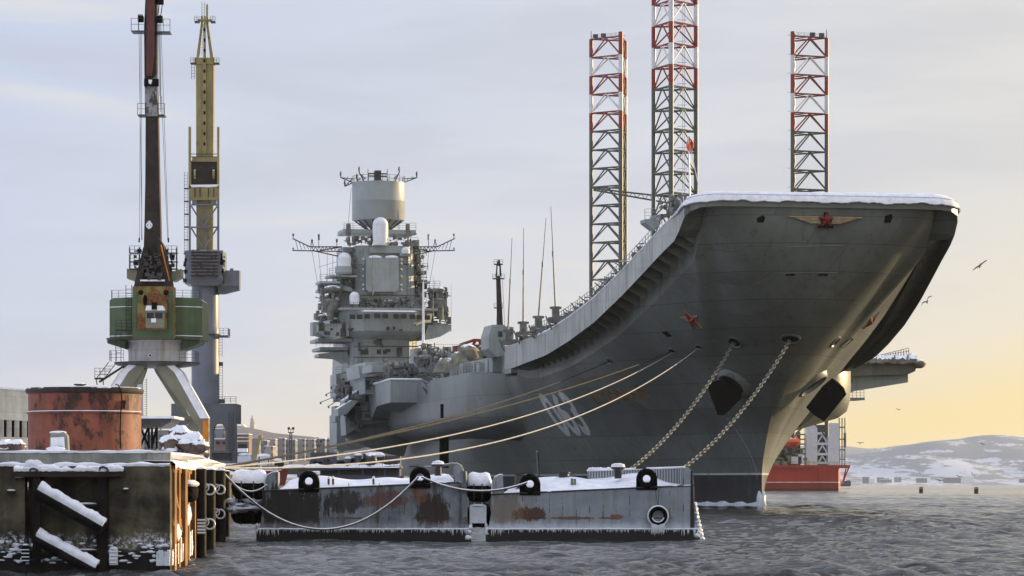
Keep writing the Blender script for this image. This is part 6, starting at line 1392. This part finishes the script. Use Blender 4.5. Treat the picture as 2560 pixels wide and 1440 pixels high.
# ================================================================== tall yellow and grey crane behind
def crane_far():
    d = 420; s = F/d; t = thing('tower_crane', 'tall dockyard crane with blue-grey cylindrical tower and faded yellow upright jib', 'crane', (P(511, HZ, d).x, d+2, 3.1), 'tall dockyard cranes')
    z = lambda Y: P(0, Y, d).z; x = lambda X: P(X, HZ, d).x; c = (x(510), d+2, 0)
    mb = MB(); arch = lambda x0, x1, yt, yb: [(x0, yb)]+[(x0+(x1-x0)*(.5-.5*math.cos(a)), yt+(yb-yt)*.35*(1-math.sin(a))) for a in [k*math.pi/8 for k in range(9)]]+[(x1, yb)]
    mb.pxpoly([(428, 1009), (590, 1009), (590, 1150)]+[(566, 1150)]+arch(533, 563, 1058, 1095)[::-1]+[(533, 1095), (533, 1150), (498, 1150)]+arch(458, 498, 1058, 1095)[::-1]+[(458, 1095), (446, 1150), (428, 1150)], d, 1.2) if False else None
    mb.pxbox(428, 590, 1009, 1058, d, 8); mb.build('portal_beam', 'portal_dark', t)
    for X0, X1 in ((428, 458), (498, 533), (563, 590)): mb = MB(); mb.pxbox(X0, X1, 1057, 1158, d+.02, 1.5); mb.build('portal_leg', 'portal_dark', t)
    mb = MB()
    for (X0, X1) in ((458, 498), (533, 563)):
        for sg, a in ((1, X0), (-1, X1)):
            mb.pxpoly([(a, 1057), (a+sg*12, 1057), (a+sg*7, 1061), (a+sg*3, 1067), (a, 1078)], d+.03, 1.4)
    split_build(mb, 'arch_corner', 'portal_dark', t)
    r = 35/s; mb = MB(); mb.lathe([(r*1.02, z(1012)), (r, z(1002)), (r, z(835)), (r*1.05, z(833)), (r*1.05, z(820)), (r*.98, z(815)), (r*.98, z(712)), (r*1.1, z(708))], c, 48); mb.build('tower', 'tower_grey', t)
    mb = MB(); mb.torus((c[0], c[1], z(836)), r*1.05, .1, axis=(0, 0, 1), n=40, m=6); mb.box((x(545), d, z(842)), (x(570), d+3, z(838))); mb.rail([(x(546), d, z(838)), (x(570), d, z(838)), (x(570), d+3, z(838))], .9, .6, .03); mb.build('tower_gallery', 'darkgrey', t)
    mb = MB(); mb.ladder(P(552, 1000, d), P(552, 905, d), .45, .035); mb.ladder(P(551, 893, d), P(551, 842, d), .45, .035); mb.pxbox(547, 557, 905, 915, d, .5); mb.build('tower_ladder', 'darkgrey', t)
    mb = MB(); mb.rail([P(548, 1008, d), P(590, 1008, d), P(590, 1008, d+6)], .85, .8, .04); mb.pxbox(546, 560, 998, 1008, d, 1); mb.ladder(P(578, 1150, d-.3), P(578, 1030, d-.3), .6, .05); mb.build('portal_stair', 'darkgrey', t)
    mb = MB(); mb.pxbox(462, 557, 626, 710, d-.5, 5.5); mb.build('machinery_house', 'tower_grey', t)
    mb = MB(); mb.pxbox(478, 545, 624, 692, d-.75, .3); lo = mb.build('louvre_panel', 'flake_grey', t)
    mb = MB()
    for k in range(8): mb.pxpoly([(478, 628+k*8.3), (545, 628+k*8.3), (545, 633+k*8.3), (478, 633+k*8.3)], d-.95, .2)
    split_build(mb, 'louvre', 'rust_brown', lo)
    mb = MB(); mb.pxpoly([(470, 696), (552, 696), (546, 714), (478, 714)], d-.6, 4); mb.build('house_base', 'portal_dark', t)
    mb = MB(); mb.pxbox(562, 598, 676, 716, d+.5, 2.2); mb.pxbox(575, 583, 671, 677, d+1, .6); mb.build('counterweight_box', 'tower_grey', t)
    mb = MB(); mb.pxpoly([(545, 714), (598, 714), (598, 724), (560, 734), (545, 734)], d+.6, 2); mb.build('box_bracket', 'portal_dark', t)
    for X in (474, 545.5): mb = MB(); mb.pxbox(X-2.6, X+2.6, 320 if X < 500 else 321, 626, d-.4, .35); mb.build('mast_post', 'yellow' if X < 0 else 'tower_grey', t)
    for X in (474, 545.5): mb = MB(); mb.pxbox(X-2.9, X+2.9, 318, 470, d-.5, .5); mb.ell(P(X, 318, d-.25), (.15, .2, .12), 8, 6); mb.build('post_cover', 'yellow', t)
    mb = MB(); mb.pxpoly([(491, 626), (490, 155), (534, 155), (532, 626)], d+.3, 1.6); mb.build('jib', 'yellow', t)
    mb = MB(); mb.pxpoly([(508, 400), (506, 386), (509, 40), (514, 40), (516, 386), (514, 400)], d, .3); jl = mb.build('jib_spine', 'yellow', t)
    mb = MB()
    for k in range(12): mb.pxbox(508.5, 513.5, 70+k*26, 78+k*26, d-.03, .05)
    split_build(mb, 'spine_slot', 'hole', jl)
    mb = MB(); mb.pxpoly([(490, 150), (502, 60), (502, 40), (507, 40), (507, 62), (497, 150)], d+.4, .5); mb.pxpoly([(534, 150), (521, 62), (519, 12), (515, 12), (515, 62), (526, 150)], d+.4, .5); split_build(mb, 'head_strut', 'yellow', t)
    mb = MB(); mb.pxbox(486, 536, 144, 160, d+.1, 1.6); mb.pxbox(494, 530, 48, 53, d+.2, .5); mb.pxpoly([(517, 8), (520, 12), (520, 45), (515, 45)], d+.3, .3); mb.build('jib_head', 'yellow', t)
    for X0, X1, Y in ((476, 490, 160), (534, 548, 160), (486, 498, 56), (526, 538, 56)): mb = MB(); mb.pxbox(X0, X1, Y-4, Y, d, 1); mb.rail([P(X0, Y-4, d), P(X1, Y-4, d)], .6, .35, .03); mb.build('head_platform', 'darkgrey', t)
    mb = MB(); mb.ladder(P(483, 198, d), P(483, 162, d), .4, .04); mb.ladder(P(508, 45, d+.4), P(508, 4, d+.4), .35, .03); mb.ladder(P(502, 140, d+.4), P(506, 60, d+.4), .3, .025)
    for k in range(6): mb.ladder(P(464.5, 470+k*32, d), P(464.5, 430+k*32, d), .38, .035); mb.pxbox(460, 471, 470+k*32, 473+k*32, d, .4)
    mb.build('jib_ladder', 'darkgrey', t)
    mb = MB(); mb.pxbox(478, 545, 402, 462, d-.1, .9); mb.build('winch_recess', 'rust_brown', t)
    mb = MB(); mb.pxbox(480, 544, 392, 404, d-.3, .4); mb.pxbox(473, 547, 463, 500, d-.5, 1); mb.build('winch_frame', 'yellow', t)
    mb = MB(); mb.pxpoly([(474, 462), (547, 461), (545, 466), (520, 468), (500, 467), (480, 468)], d-.6, .8); mb.build('winch_snow', 'snow', t)
    for X in (487, 534): mb = MB(); mb.lathe([(.6, 0), (.6, .25)], P(X-2, 436, d-.4), 18, axis=(1, 0, 0)); mb.build('winch_sheave', 'yellow', t)
    mb = MB()
    for k in range(7): mb.pxt(488, 420+k*5, 534, 420+k*5, d-.25, .05, 4)
    for X in (487, 500, 521, 534): mb.pxbox(X-1.3, X+1.3, 470, 492, d-.6, .1)
    for Y in (392, 385): mb.pxt(476, Y, 545, Y, d-.3, .05)
    mb.build('winch_bars', 'darkgrey', t)
    mb = MB()
    for (a, b, c_, e) in ((478, 512, 543, 512), (478, 568, 543, 568), (478, 515, 509, 566), (543, 515, 509, 566), (478, 570, 509, 622), (543, 570, 509, 622)): mb.pxt(a, b, c_, e, d-.3, .11)
    mb.pxbox(480, 492, 497, 510, d-.4, .5); mb.pxbox(528, 541, 497, 510, d-.4, .5); mb.ladder(P(511, 625, d-.2), P(511, 500, d-.2), .5, .04); mb.build('mast_bracing', 'tower_grey', t)
    mb = MB(); rr = random.Random(7)
    for _ in range(24): mb.cbox(P(rr.choice([463, 557])+rr.uniform(-4, 4), rr.uniform(630, 712), d-.3), (rr.uniform(.1, .5), .4, rr.uniform(.1, .7)))
    mb.build('house_fittings', 'darkgrey', t)
crane_far()

def distant_crane():
    d = 640; t = thing('tower_crane', 'distant dark brown crane jib rising behind the carrier deck left of the ramp', 'crane', (P(1248, HZ, d).x, d, 3), 'tall dockyard cranes')
    mb = MB(); mb.pxpoly([(1240, 690), (1251, 690), (1259, 840), (1259, 1100), (1243, 1100), (1243, 840)], d, 1.5); mb.build('jib', 'rust_brown', t)
    mb = MB(); mb.pxpoly([(1239, 690), (1241, 662), (1245, 650), (1249, 650), (1252, 662), (1254, 690), (1249, 690), (1248, 664), (1244, 664), (1243, 690)], d, 1); mb.build('jib_head', 'rust_brown', t)
    for Y, w_ in ((661, 11), (697, 15), (770, 11)): mb = MB(); mb.pxbox(1246-w_, 1246+w_, Y-2, Y, d-.3, 2); mb.rail([P(1246-w_, Y-2, d-.3), P(1246+w_, Y-2, d-.3)], .8, .6, .05, 2); mb.build('jib_platform', 'darkgrey', t)
    mb = MB(); mb.pxt(1243, 770, 1241, 815, d, .05, 4); mb.pxt(1256, 700, 1262, 815, d, .05, 4); mb.build('hoist_cables', 'black', t)
distant_crane()

# ================================================================== yard buildings, canopy, junk
def panel_building():
    d = 300; t = thing('panel_building', 'long pale panelled building with dark window band at the left edge behind the tank', 'building', P(0, 1150, d))
    x = lambda X, dd=d: P(X, HZ, dd).x; zz = lambda Y, dd=d: P(0, Y, dd).z
    a = Vector((x(-260), d-38, 0)); b = Vector((x(49), d+10, 0)); off = Vector((-26, 16, 0))
    def band(z0, z1, m, nm, out=0.0):
        o = Vector((out, -out, 0)); mb = MB(); p = [a+o, b+o, b+off, a+off]; mb.hexa([(q.x, q.y, z0) for q in p]+[(q.x, q.y, z1) for q in p]); return mb.build(nm, m, t)
    band(3.1, 5.2, 'rust_brown', 'base_wall', -.3); band(5.2, 6.9, 'pale', 'lower_panels'); band(6.9, 8.5, 'hole', 'window_recess', -.4); band(8.5, 11.35, 'pale', 'upper_panels')
    mb = MB()
    for k in range(26): p = a.lerp(b, (k+.5)/26); mb.box((p.x-.2, p.y-.1, 6.9), (p.x+.2, p.y+.3, 8.5))
    split_build(mb, 'window_pier', 'pale', t)
    w1 = band(11.35, 11.5, 'snow', 'roof_snow', .1)
panel_building()
def canopy():
    d = 235; t = thing('steel_canopy', 'low open canopy on dark splayed posts with snow on its roof beside the tank', 'canopy', P(385, 1150, d))
    mb = MB(); mb.pxpoly([(330, 1044), (430, 1047), (425, 1056), (405, 1068), (340, 1070)], d, 6); mb.build('canopy_roof', 'darkgrey', t)
    mb = MB(); mb.pxbox(330, 436, 1040, 1046, d-.2, 7); mb.build('roof_snow', 'snow', t)
    for a in ((372, 1064, 372, 1122), (380, 1064, 380, 1122), (392, 1064, 392, 1122), (372, 1066, 350, 1118), (350, 1066, 372, 1118), (392, 1066, 380, 1118), (345, 1066, 348, 1120)): mb = MB(); mb.pxt(*a, d+1, .09, 6); mb.build('canopy_post', 'black', t)
canopy()
def gray_shed():
    for (nm, lab, X0, X1, Y0, Y1, d, m, ex) in (
        ('brown_building', 'brown clad block with a pale upper window seen through the crane arch', 536, 572, 1098, 1150, 520, 'brick', 1),
        ('brown_building', 'brown block of three ribbed storeys right of the grey crane portal', 590, 622, 1086, 1150, 640, 'brick', 2),
        ('pale_silo', 'pale cylindrical silo with outside ladder behind the near crane leg', 342, 360, 940, 1060, 520, 'drumgrey', 3)):
        t = thing(nm, lab, 'silo' if ex == 3 else 'building', P((X0+X1)/2, 1150, d)); 
        mb = MB()
        if ex == 3:
            a = P((X0+X1)/2, Y1, d); rad = (X1-X0)/2/F*d; mb.lathe([(rad, 3-a.z), (rad, P(0, Y0, d).z-a.z)], a, 28)
            mb.build('silo_shell', m, t); mb = MB(); mb.ladder(P(362, 1060, d), P(362, 945, d), .6, .05); mb.build('silo_ladder', 'darkgrey', t); continue
        mb.pxbox(X0, X1, Y0, Y1+8, d, 8); mb.build('wall', m, t)
        mb = MB(); mb.pxbox(X0-.5, X1+.5, Y0-2, Y0, d-.2, 8.4); mb.build('roof_snow', 'snow', t)
        if ex == 2:
            for Y in (1092, 1101): mb = MB(); mb.pxbox(X0, X1, Y, Y+3, d-.3, .3); mb.build('wall_rib', 'pale', t)
            mb = MB(); mb.pxbox(595, 617, 1110, 1120, d-.1, .15); mb.build('window', 'glass', t); mb = MB(); mb.pxbox(594, 618, 1121, 1130, d-2, 2); mb.build('porch', 'white', t)
        else:
            for X in (540, 556): mb = MB(); mb.pxbox(X, X+9, 1104, 1110, d-.1, .15); mb.build('window', 'glass', t)
gray_shed()
mb = MB(); rr = random.Random(15)
for k in range(70):
    X = rr.uniform(418, 500); e = 1-((X-459)/46)**2; Y = rr.uniform(1148-66*max(.15, e)**.5, 1150); q = P(X, Y, 215+rr.random()*3); mb.ell(q, (rr.uniform(.25, .75), .5, rr.uniform(.2, .6)), 9, 7, lump=.25)
M['scrap'] = mat('snowy_scrap', (92, 80, 72), .8, var=.4, scale=1.4, rust=.6, thresh=.5, bump=.5, snow=.82, rscale=1.3)
tag(mb.build('scrap_heap', 'scrap', loc=P(459, 1150, 216), ang=80), 'snow-covered heap of twisted scrap on the quay between canopy and crane foot', 'scrap heap', kind='stuff')
mb = MB()
for k in range(60): mb.ell(P(rr.uniform(0, 48), rr.uniform(1110, 1126), 200+rr.random()*4), (.4, .4, .3), 7, 5, lump=.3)
tag(mb.build('brush_heap', 'scrap', loc=P(24, 1120, 202), ang=80), 'low dark snow-dusted brush and scrap under the panelled building', 'scrap heap', kind='stuff')

# light masts
for (X, Y0, Y1, d, w_, lab) in ((727, 1070, 1152, 700, 3.5, 'slim lattice floodlight mast between crane portal and carrier, tallest of the pair'), (796, 1102, 1150, 900, 4, 'short floodlight rack on a thin mast just left of the carrier stern')):
    t = thing('light_mast', lab, 'light mast', P(X, 1155, d), 'floodlight masts on the dock'); mb = MB(); 
    for q in (-w_, w_): mb.pxt(X+q*.7, Y1+8, X+q*.7, Y0+12, d, .14, 4)
    for k in range(12): a = Y0+12+(Y1-Y0-12)*k/12; mb.pxt(X-w_*.7, a, X+w_*.7, a+5, d, .08, 4)
    mb.build('mast_lattice', 'darkgrey', t); mb = MB(); mb.pxbox(X-7, X+7, Y0+10, Y0+12, d-.3, 1)
    for q in (-6, 0, 6): mb.pxt(X+q, Y0+11, X+q, Y0+3, d, .08, 4)
    mb.pxt(X-7, Y0+3, X+7, Y0+3, d, .08, 4); mb.build('lamp_rack', 'rust_brown', t); mb = MB()
    for q in (-5, 6): mb.cbox(P(X+q, Y0+1, d), (.5, .4, .5))
    split_build(mb, 'floodlight', 'black', t)
t = thing('yellow_crane', 'small bent yellow crane jib in front of the apartment blocks', 'crane', P(640, 1150, 900)); mb = MB(); mb.tube(P(635, 1155, 900), P(650, 1090, 900), .8, 4, r2=.5); mb.build('jib', 'yellow', t)
mb = MB(); mb.tube(P(650, 1088, 900), P(657, 1110, 900), .45, 4, r2=.25); mb.tube(P(650, 1088, 900), P(652, 1092, 900), .8, 4); mb.build('jib_head', 'yellow', t)

# ================================================================== city on the hill
rr = random.Random(31)
labs = {}
def flats(X0, X1, Y0, Y1, d, m, lab, storeys=False):
    t = thing('apartment_block', lab, 'building', P((X0+X1)/2, Y1, d), 'apartment blocks on the city hill'); mb = MB(); mb.pxbox(X0, X1, Y0, Y1, d, 16); w_ = mb.build('wall', m, t)
    mb = MB(); mb.pxbox(X0-.3, X1+.3, Y0-1.2, Y0, d-.4, 17); mb.build('roof', 'snow', t)
    if X1-X0 > 13: mb = MB(); mb.pxbox(X0+4, X0+8, Y0-4, Y0-1, d+4, 4); mb.build('roof_hut', m, t)
spec = [(622, 648, 1096, 1150, 1500, 'flats_a', 'grey slab apartment block directly behind the small yellow crane'), (652, 668, 1102, 1152, 1460, 'flats_b', 'narrow darker apartment tower just right of the yellow crane'),
        (669, 688, 1098, 1152, 1540, 'flats_c', 'cream apartment block with blank gable, second right of the yellow crane'), (690, 712, 1096, 1152, 1560, 'flats_a', 'broad pale apartment block just left of the lattice light mast'),
        (714, 738, 1100, 1154, 1480, 'flats_b', 'grey apartment tower hidden behind the lattice light mast'), (740, 762, 1098, 1152, 1600, 'flats_c', 'cream apartment block just right of the lattice light mast'),
        (764, 786, 1099, 1152, 1580, 'flats_a', 'pale apartment block left of the short floodlight rack'), (788, 812, 1097, 1152, 1620, 'flats_b', 'grey apartment block behind the short floodlight rack'),
        (814, 842, 1098, 1152, 1640, 'flats_a', 'pale apartment block rightmost, touching the carrier stern'), (395, 424, 1076, 1130, 1500, 'flats_a', 'pale apartment block between steel canopy and crane portal'),
        (462, 480, 1062, 1120, 1700, 'flats_b', 'grey apartment block seen through the left arch of the portal'), (482, 497, 1066, 1120, 1750, 'flats_c', 'cream apartment block at right inside the left portal arch'),
        (534, 562, 1072, 1100, 1300, 'flats_b', 'low grey block with snowy roof inside the right portal arch'), (660, 682, 1116, 1150, 1250, 'flats_c', 'low white building with snowy terrace in front of the towers'),
        (360, 392, 1086, 1130, 1550, 'flats_b', 'grey apartment block behind the steel canopy posts')]
for a in spec: flats(*a)
t = thing('hilltop_hall', 'low building with big snowy pitched roof on the hilltop left of the statue', 'building', P(604, 1080, 2600)); mb = MB(); mb.pxpoly([(590, 1072), (607, 1061), (618, 1073), (618, 1086), (590, 1086)], 2600, 20); mb.build('hall_roof', 'snow', t)
mb = MB(); mb.pxbox(588, 622, 1078, 1092, 2596, 20); mb.build('wall', 'flats_a', t)
st = thing('soldier_monument', 'tall pale stone figure on a pedestal on the far city hilltop', 'statue', P(632, 1076, 2600)); mb = MB(); mb.lathe([(2.4, -1), (2.3, 2), (2.0, 5), (1.6, 8), (1.7, 9.2), (1.2, 10.2), (.6, 10.5), (.75, 11.4), (.3, 12.2)], P(631, 1076, 2600), 12); mb.ell(P(635, 1058, 2600), (1.1, 1, 1.6), 8, 6); mb.build('figure', 'pale', st)
mb = MB(); mb.pxbox(626, 640, 1073, 1081, 2598, 8); mb.build('pedestal', 'pale', st)
# dockside clutter under the ropes
def clutter():
    sp = [('moored_boat', 'dull red work boat with pale wheelhouse moored beyond the quay end', 'boat', 585, 700, 1172, 1200, 260, 'dull_red'), ]
    t = thing('moored_boat', 'dull red work boat moored beyond the quay end under the mooring ropes', 'boat', P(640, 1215, 300)); mb = MB(); d = 300
    mb.pxpoly([(585, 1180), (700, 1176), (715, 1172), (704, 1214), (592, 1214)], d, 4); mb.build('boat_hull', 'dull_red', t)
    mb = MB(); mb.pxbox(600, 640, 1160, 1180, d+.5, 2.5); mb.pxbox(655, 690, 1164, 1178, d+.5, 2.5); split_build(mb, 'wheelhouse', 'crane_grey', t)
    mb = MB(); mb.pxbox(598, 642, 1157, 1160, d+.4, 2.7); mb.pxbox(640, 700, 1174, 1178, d+.2, 3.4); split_build(mb, 'deck_snow', 'snow', t)
    mb = MB(); mb.pxt(648, 1176, 648, 1142, d+1, .06); mb.pxt(668, 1176, 672, 1150, d+1, .05); mb.build('boat_mast', 'darkgrey', t)
    t = thing('dock_shed', 'low snow-roofed dark shed just right of the near crane foot', 'shed', P(555, 1150, 330)); mb = MB(); mb.pxbox(530, 572, 1132, 1152, 330, 4); mb.build('wall', 'darkgrey', t); mb = MB(); mb.pxbox(526, 576, 1127, 1132, 329.5, 5); mb.build('roof', 'portal_dark', t)
    t = thing('snowy_truck', 'snow-buried vehicle parked right of the grey crane portal', 'truck', P(618, 1155, 420)); mb = MB(); mb.pxpoly([(594, 1162), (594, 1140), (626, 1136), (628, 1162)], 420, 3); mb.build('truck_body', 'white', t); mb = MB(); mb.ell(P(612, 1137, 421), (.95, 1.4, .25), 12, 6); mb.build('roof_snow', 'snow', t)
    for k, X in enumerate((600, 620)): mb = MB(); mb.lathe([(.5, 0), (.5, .4)], P(X, 1166, 419.6), 14, axis=(0, 1, 0)); mb.build('wheel', 'black', t)
    # snow-covered boxes on the far dock
    for X0, X1, Y0, Y1, d, m, lab in ((642, 676, 1140, 1168, 380, 'white', 'snow-capped pale cargo box on the dock under the small yellow crane'), (686, 706, 1152, 1178, 360, 'rust_brown', 'dark rusty container standing on the dock left of the light mast'), (705, 770, 1168, 1186, 330, 'portal_dark', 'long low grey dockside platform with snow on it')):
        t = thing('cargo_box', lab, 'container', P((X0+X1)/2, Y1, d), 'boxes on the far dock'); mb = MB(); mb.pxbox(X0, X1, Y0, Y1, d, 2.5); mb.build('box_body', m, t); mb = MB(); mb.ell(P((X0+X1)/2, Y0, d+1.2), ((X1-X0)/2/F*d, 1.3, .28), 14, 6, lump=.08); mb.build('box_snow', 'snow', t)
    t = thing('gangway', 'snowy sloping gangway leading from the quay edge to the fenders', 'gangway', P(600, 1180, 200)); mb = MB(); mb.pxpoly([(560, 1168), (640, 1186), (640, 1190), (560, 1174)], 200, 1.2); mb.build('deck', 'darkgrey', t); mb = MB()
    mb.tube(P(560, 1160, 200), P(640, 1180, 200), .05, 5)
    for k in range(9): mb.tube(P(560+10*k, 1160+2.5*k, 200), P(560+10*k, 1169+2.5*k, 200), .03, 4)
    mb.build('handrail', 'white', t)
clutter()
# low grey tender lying between the pontoons and the carrier
def tender():
    d = 240; t = thing('harbour_tender', 'low slate-grey tender with snow on its flat deck lying under the carrier side', 'ship', P(890, 1215, d)); z = lambda Y: P(0, Y, d).z
    mb = MB(); mb.pxpoly([(742, 1186), (1010, 1190), (1014, 1224), (752, 1224)], d, 7); mb.build('tender_hull', 'navy', t)
    mb = MB(); mb.pxbox(776, 842, 1131, 1168, d+3, 3); mb.pxbox(950, 1000, 1140, 1180, d+3, 3); split_build(mb, 'tender_house', 'navy', t)
    mb = MB(); mb.pxpoly([(762, 1170), (1000, 1164), (1002, 1170), (762, 1177)], d+.2, 6); mb.build('upper_deck', 'navy', t)
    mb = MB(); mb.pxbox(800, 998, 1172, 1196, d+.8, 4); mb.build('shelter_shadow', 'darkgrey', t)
    for X in (800, 845, 905, 960, 996): mb = MB(); mb.pxbox(X, X+3, 1170, 1200, d+.3, .3); mb.build('deck_pillar', 'navy', t)
    mb = MB(); rr = random.Random(19)
    n = 40; rows = []
    for i in range(n+1): X = 764+235*i/n; h = rr.uniform(0, 3)+4*abs(math.sin(i*.35)); rows.append([P(X, 1170-.02*i, d+.1), P(X, 1168-h*.4, d+.15), P(X, 1164-h, d+2), P(X, 1164-h, d+5.8)])
    mb.add([v for r_ in rows for v in r_], [(i*4+k, (i+1)*4+k, (i+1)*4+k+1, i*4+k+1) for i in range(n) for k in range(3)]); mb.build('deck_snow', 'snow', t, ang=80)
    for X, Y, w_ in ((895, 1145, 11), (870, 1153, 9)): mb = MB(); mb.lathe([(.2, -.5), (w_/34*.7, 0), (w_/34, .12), (w_/34*.8, .25)], P(X, Y, d+1.5), 16, mi=0); mb.ell(P(X, Y-8, d+1.5), (w_/34, .35, .12), 12, 6, mi=1); mb.build('vent_head', ['navy', 'snow'], t)
    mb = MB(); mb.ell(P(928, 1150, d+1.5), (.45, .5, .5), 12, 8); mb.cbox(P(935, 1143, d+2.5), (1.6, 1, .5)); mb.build('covered_boat', 'darkgrey', t); mb = MB(); mb.ell(P(938, 1137, d+2.2), (.8, .5, .2), 12, 6, lump=.15); mb.build('boat_snow', 'snow', t)
    mb = MB(); mb.rail([P(840, 1168, d+.2), P(985, 1166, d+.2)], .6, .9, .02, 2)
    for k in range(30): mb.cbox(P(rr.uniform(770, 990), rr.uniform(1150, 1168), d+2), (rr.uniform(.1, .7), .4, rr.uniform(.1, .5)))
    mb.build('deck_fittings', 'darkgrey', t)
tender()

# ================================================================== gulls, buoys, far craft
def gull(X, Y, d, span, bank, lab, flap=.3):
    c = P(X, Y, d); mb = MB(); w_ = span/F*d/2*1.15; q = Matrix.Rotation(bank, 3, 'Y') @ Matrix.Rotation(R(-34), 3, 'X')
    body = [(-.0, -.28), (0, .3)]
    V = lambda a, b, e: c+q@Vector((a, b, e))*1.0
    L = w_
    mb.lathe([(.01, -L*.38), (L*.09, -L*.2), (L*.11, 0), (L*.09, L*.18), (L*.06, L*.26), (.01, L*.36)], c, 10, axis=q@Vector((.5, -.8, .12)))
    for sg in (-1, 1):
        pts = [(0, 0), (.28, flap*.55), (.55, flap*.8), (1.0, flap*.25)]
        up = [V(sg*L*x_, -L*.14*(1-x_*.5), L*z_) for x_, z_ in pts]; dn = [V(sg*L*x_, L*.2*(1-x_*.8), L*z_) for x_, z_ in pts]; th_ = [p+Vector((0, 0, L*.03)) for p in up]
        n = len(pts); mb.add(up+dn+th_, [(i, i+1, n+i+1, n+i) for i in range(n-1)]+[(2*n+i, 2*n+i+1, n+i+1, n+i) for i in range(n-1)]+[(i, i+1, 2*n+i+1, 2*n+i) for i in range(n-1)])
    tag(mb.build('gull', 'gull', loc=c, ang=80), lab, 'gull', 'gulls flying right of the carrier')
gull(2450, 664, 200, 38, -.62, 'gull high right of the ramp corner, banking with wings level along its dive', .1)
gull(2318, 754, 200, 32, -.75, 'gull with arched wings flying below the port edge of the ramp', .45)
gull(2246, 1024, 300, 12, .2, 'small gull against the golden sky under the angled deck sponson', .3)
gull(2151, 1108, 280, 16, 0, 'gull gliding just above the rig hull on its right', .35)
gull(2350, 1201, 260, 20, .1, 'gull skimming the far water, left of the close pair of gulls', .15)
gull(2398, 1192, 300, 16, .3, 'gull low over the water nearest the middle of the far shore', .3)
gull(2432, 1187, 300, 14, .8, 'gull diving steeply over the rightmost buoy', .4)
gull(2456, 1110, 400, 12, .4, 'tiny gull against the wooded hill at the right', .2)
for X, Y, d, lab in ((2303, 1212, 900, 'dark drum buoy on the far water, left one of two'), (2441, 1212, 850, 'dark drum buoy on the far water near the right edge')):
    t = thing('buoy', lab, 'buoy', (P(X, HZ, d).x, d, 0), 'drum buoys on the far water'); x = P(X, HZ, d).x; mb = MB(); mb.lathe([(.5, -.3), (.6, .1), (.62, 1.2), (.5, 1.3)], (x, d, 0), 14); mb.build('buoy_drum', 'buoy', t); mb = MB(); mb.cbox((x, d, 1.5), (1.0, .5, .3)); mb.build('buoy_top', 'buoy', t)
t = thing('far_barge', 'small dark barge lying just right of the orange rig hull', 'boat', (P(2114, HZ, 1900).x, 1900, 0)); mb = MB(); mb.pxpoly([(2106, 1203), (2124, 1200), (2128, 1206), (2126, 1216), (2106, 1216)], 1900, 12); mb.build('barge_hull', 'portal_dark', t); mb = MB(); mb.pxbox(2104, 1 and 2110, 1206, 1215, 1895, 6); mb.build('barge_end', 'rig_hull', t)
rr = random.Random(8)
for k in range(16):
    X = rr.uniform(2130, 2600); d = rr.uniform(7250, 7500); x = P(X, HZ, d).x; w_ = rr.uniform(12, 40); h_ = rr.uniform(7, 15); zb = far_h(x, d)
    mb = MB(); mb.box((x, d, zb-3), (x+w_, d+10, zb+h_)); 
    if k == 0: t = thing('shore_house', 'tiny pale house among many alike along the foot of the far snowy hills', 'building', (x, d, zb), 'houses on the far shore')
    else: t = thing('shore_house', 'tiny pale house among many alike along the foot of the far snowy hills', 'building', (x, d, zb), 'houses on the far shore')
    mb.build('wall', rr.choice(['flats_a', 'white', 'flats_b']), t); mb = MB(); mb.box((x-.5, d-.5, zb+h_), (x+w_+.5, d+10.5, zb+h_+1)); mb.build('roof', 'snow', t)

# ================================================================== haze
mb = MB(); mb.box((-4200, -60, -8), (7000, 13300, 190))
hz = mb.build('haze', 'white'); hz.data.materials.clear(); hm = bpy.data.materials.new('haze_air'); hm.use_nodes = True; T = NT(hm.node_tree); T.n.clear()
ou = T.new('ShaderNodeOutputMaterial'); pv = T.new('ShaderNodeVolumePrincipled'); pv.inputs['Color'].default_value = (.80, .87, .97, 1); pv.inputs['Density'].default_value = .000034; pv.inputs['Anisotropy'].default_value = .2
T.link(pv.outputs[0], ou.inputs['Volume']); hz.data.materials.append(hm); tag(hz, kind='stuff')
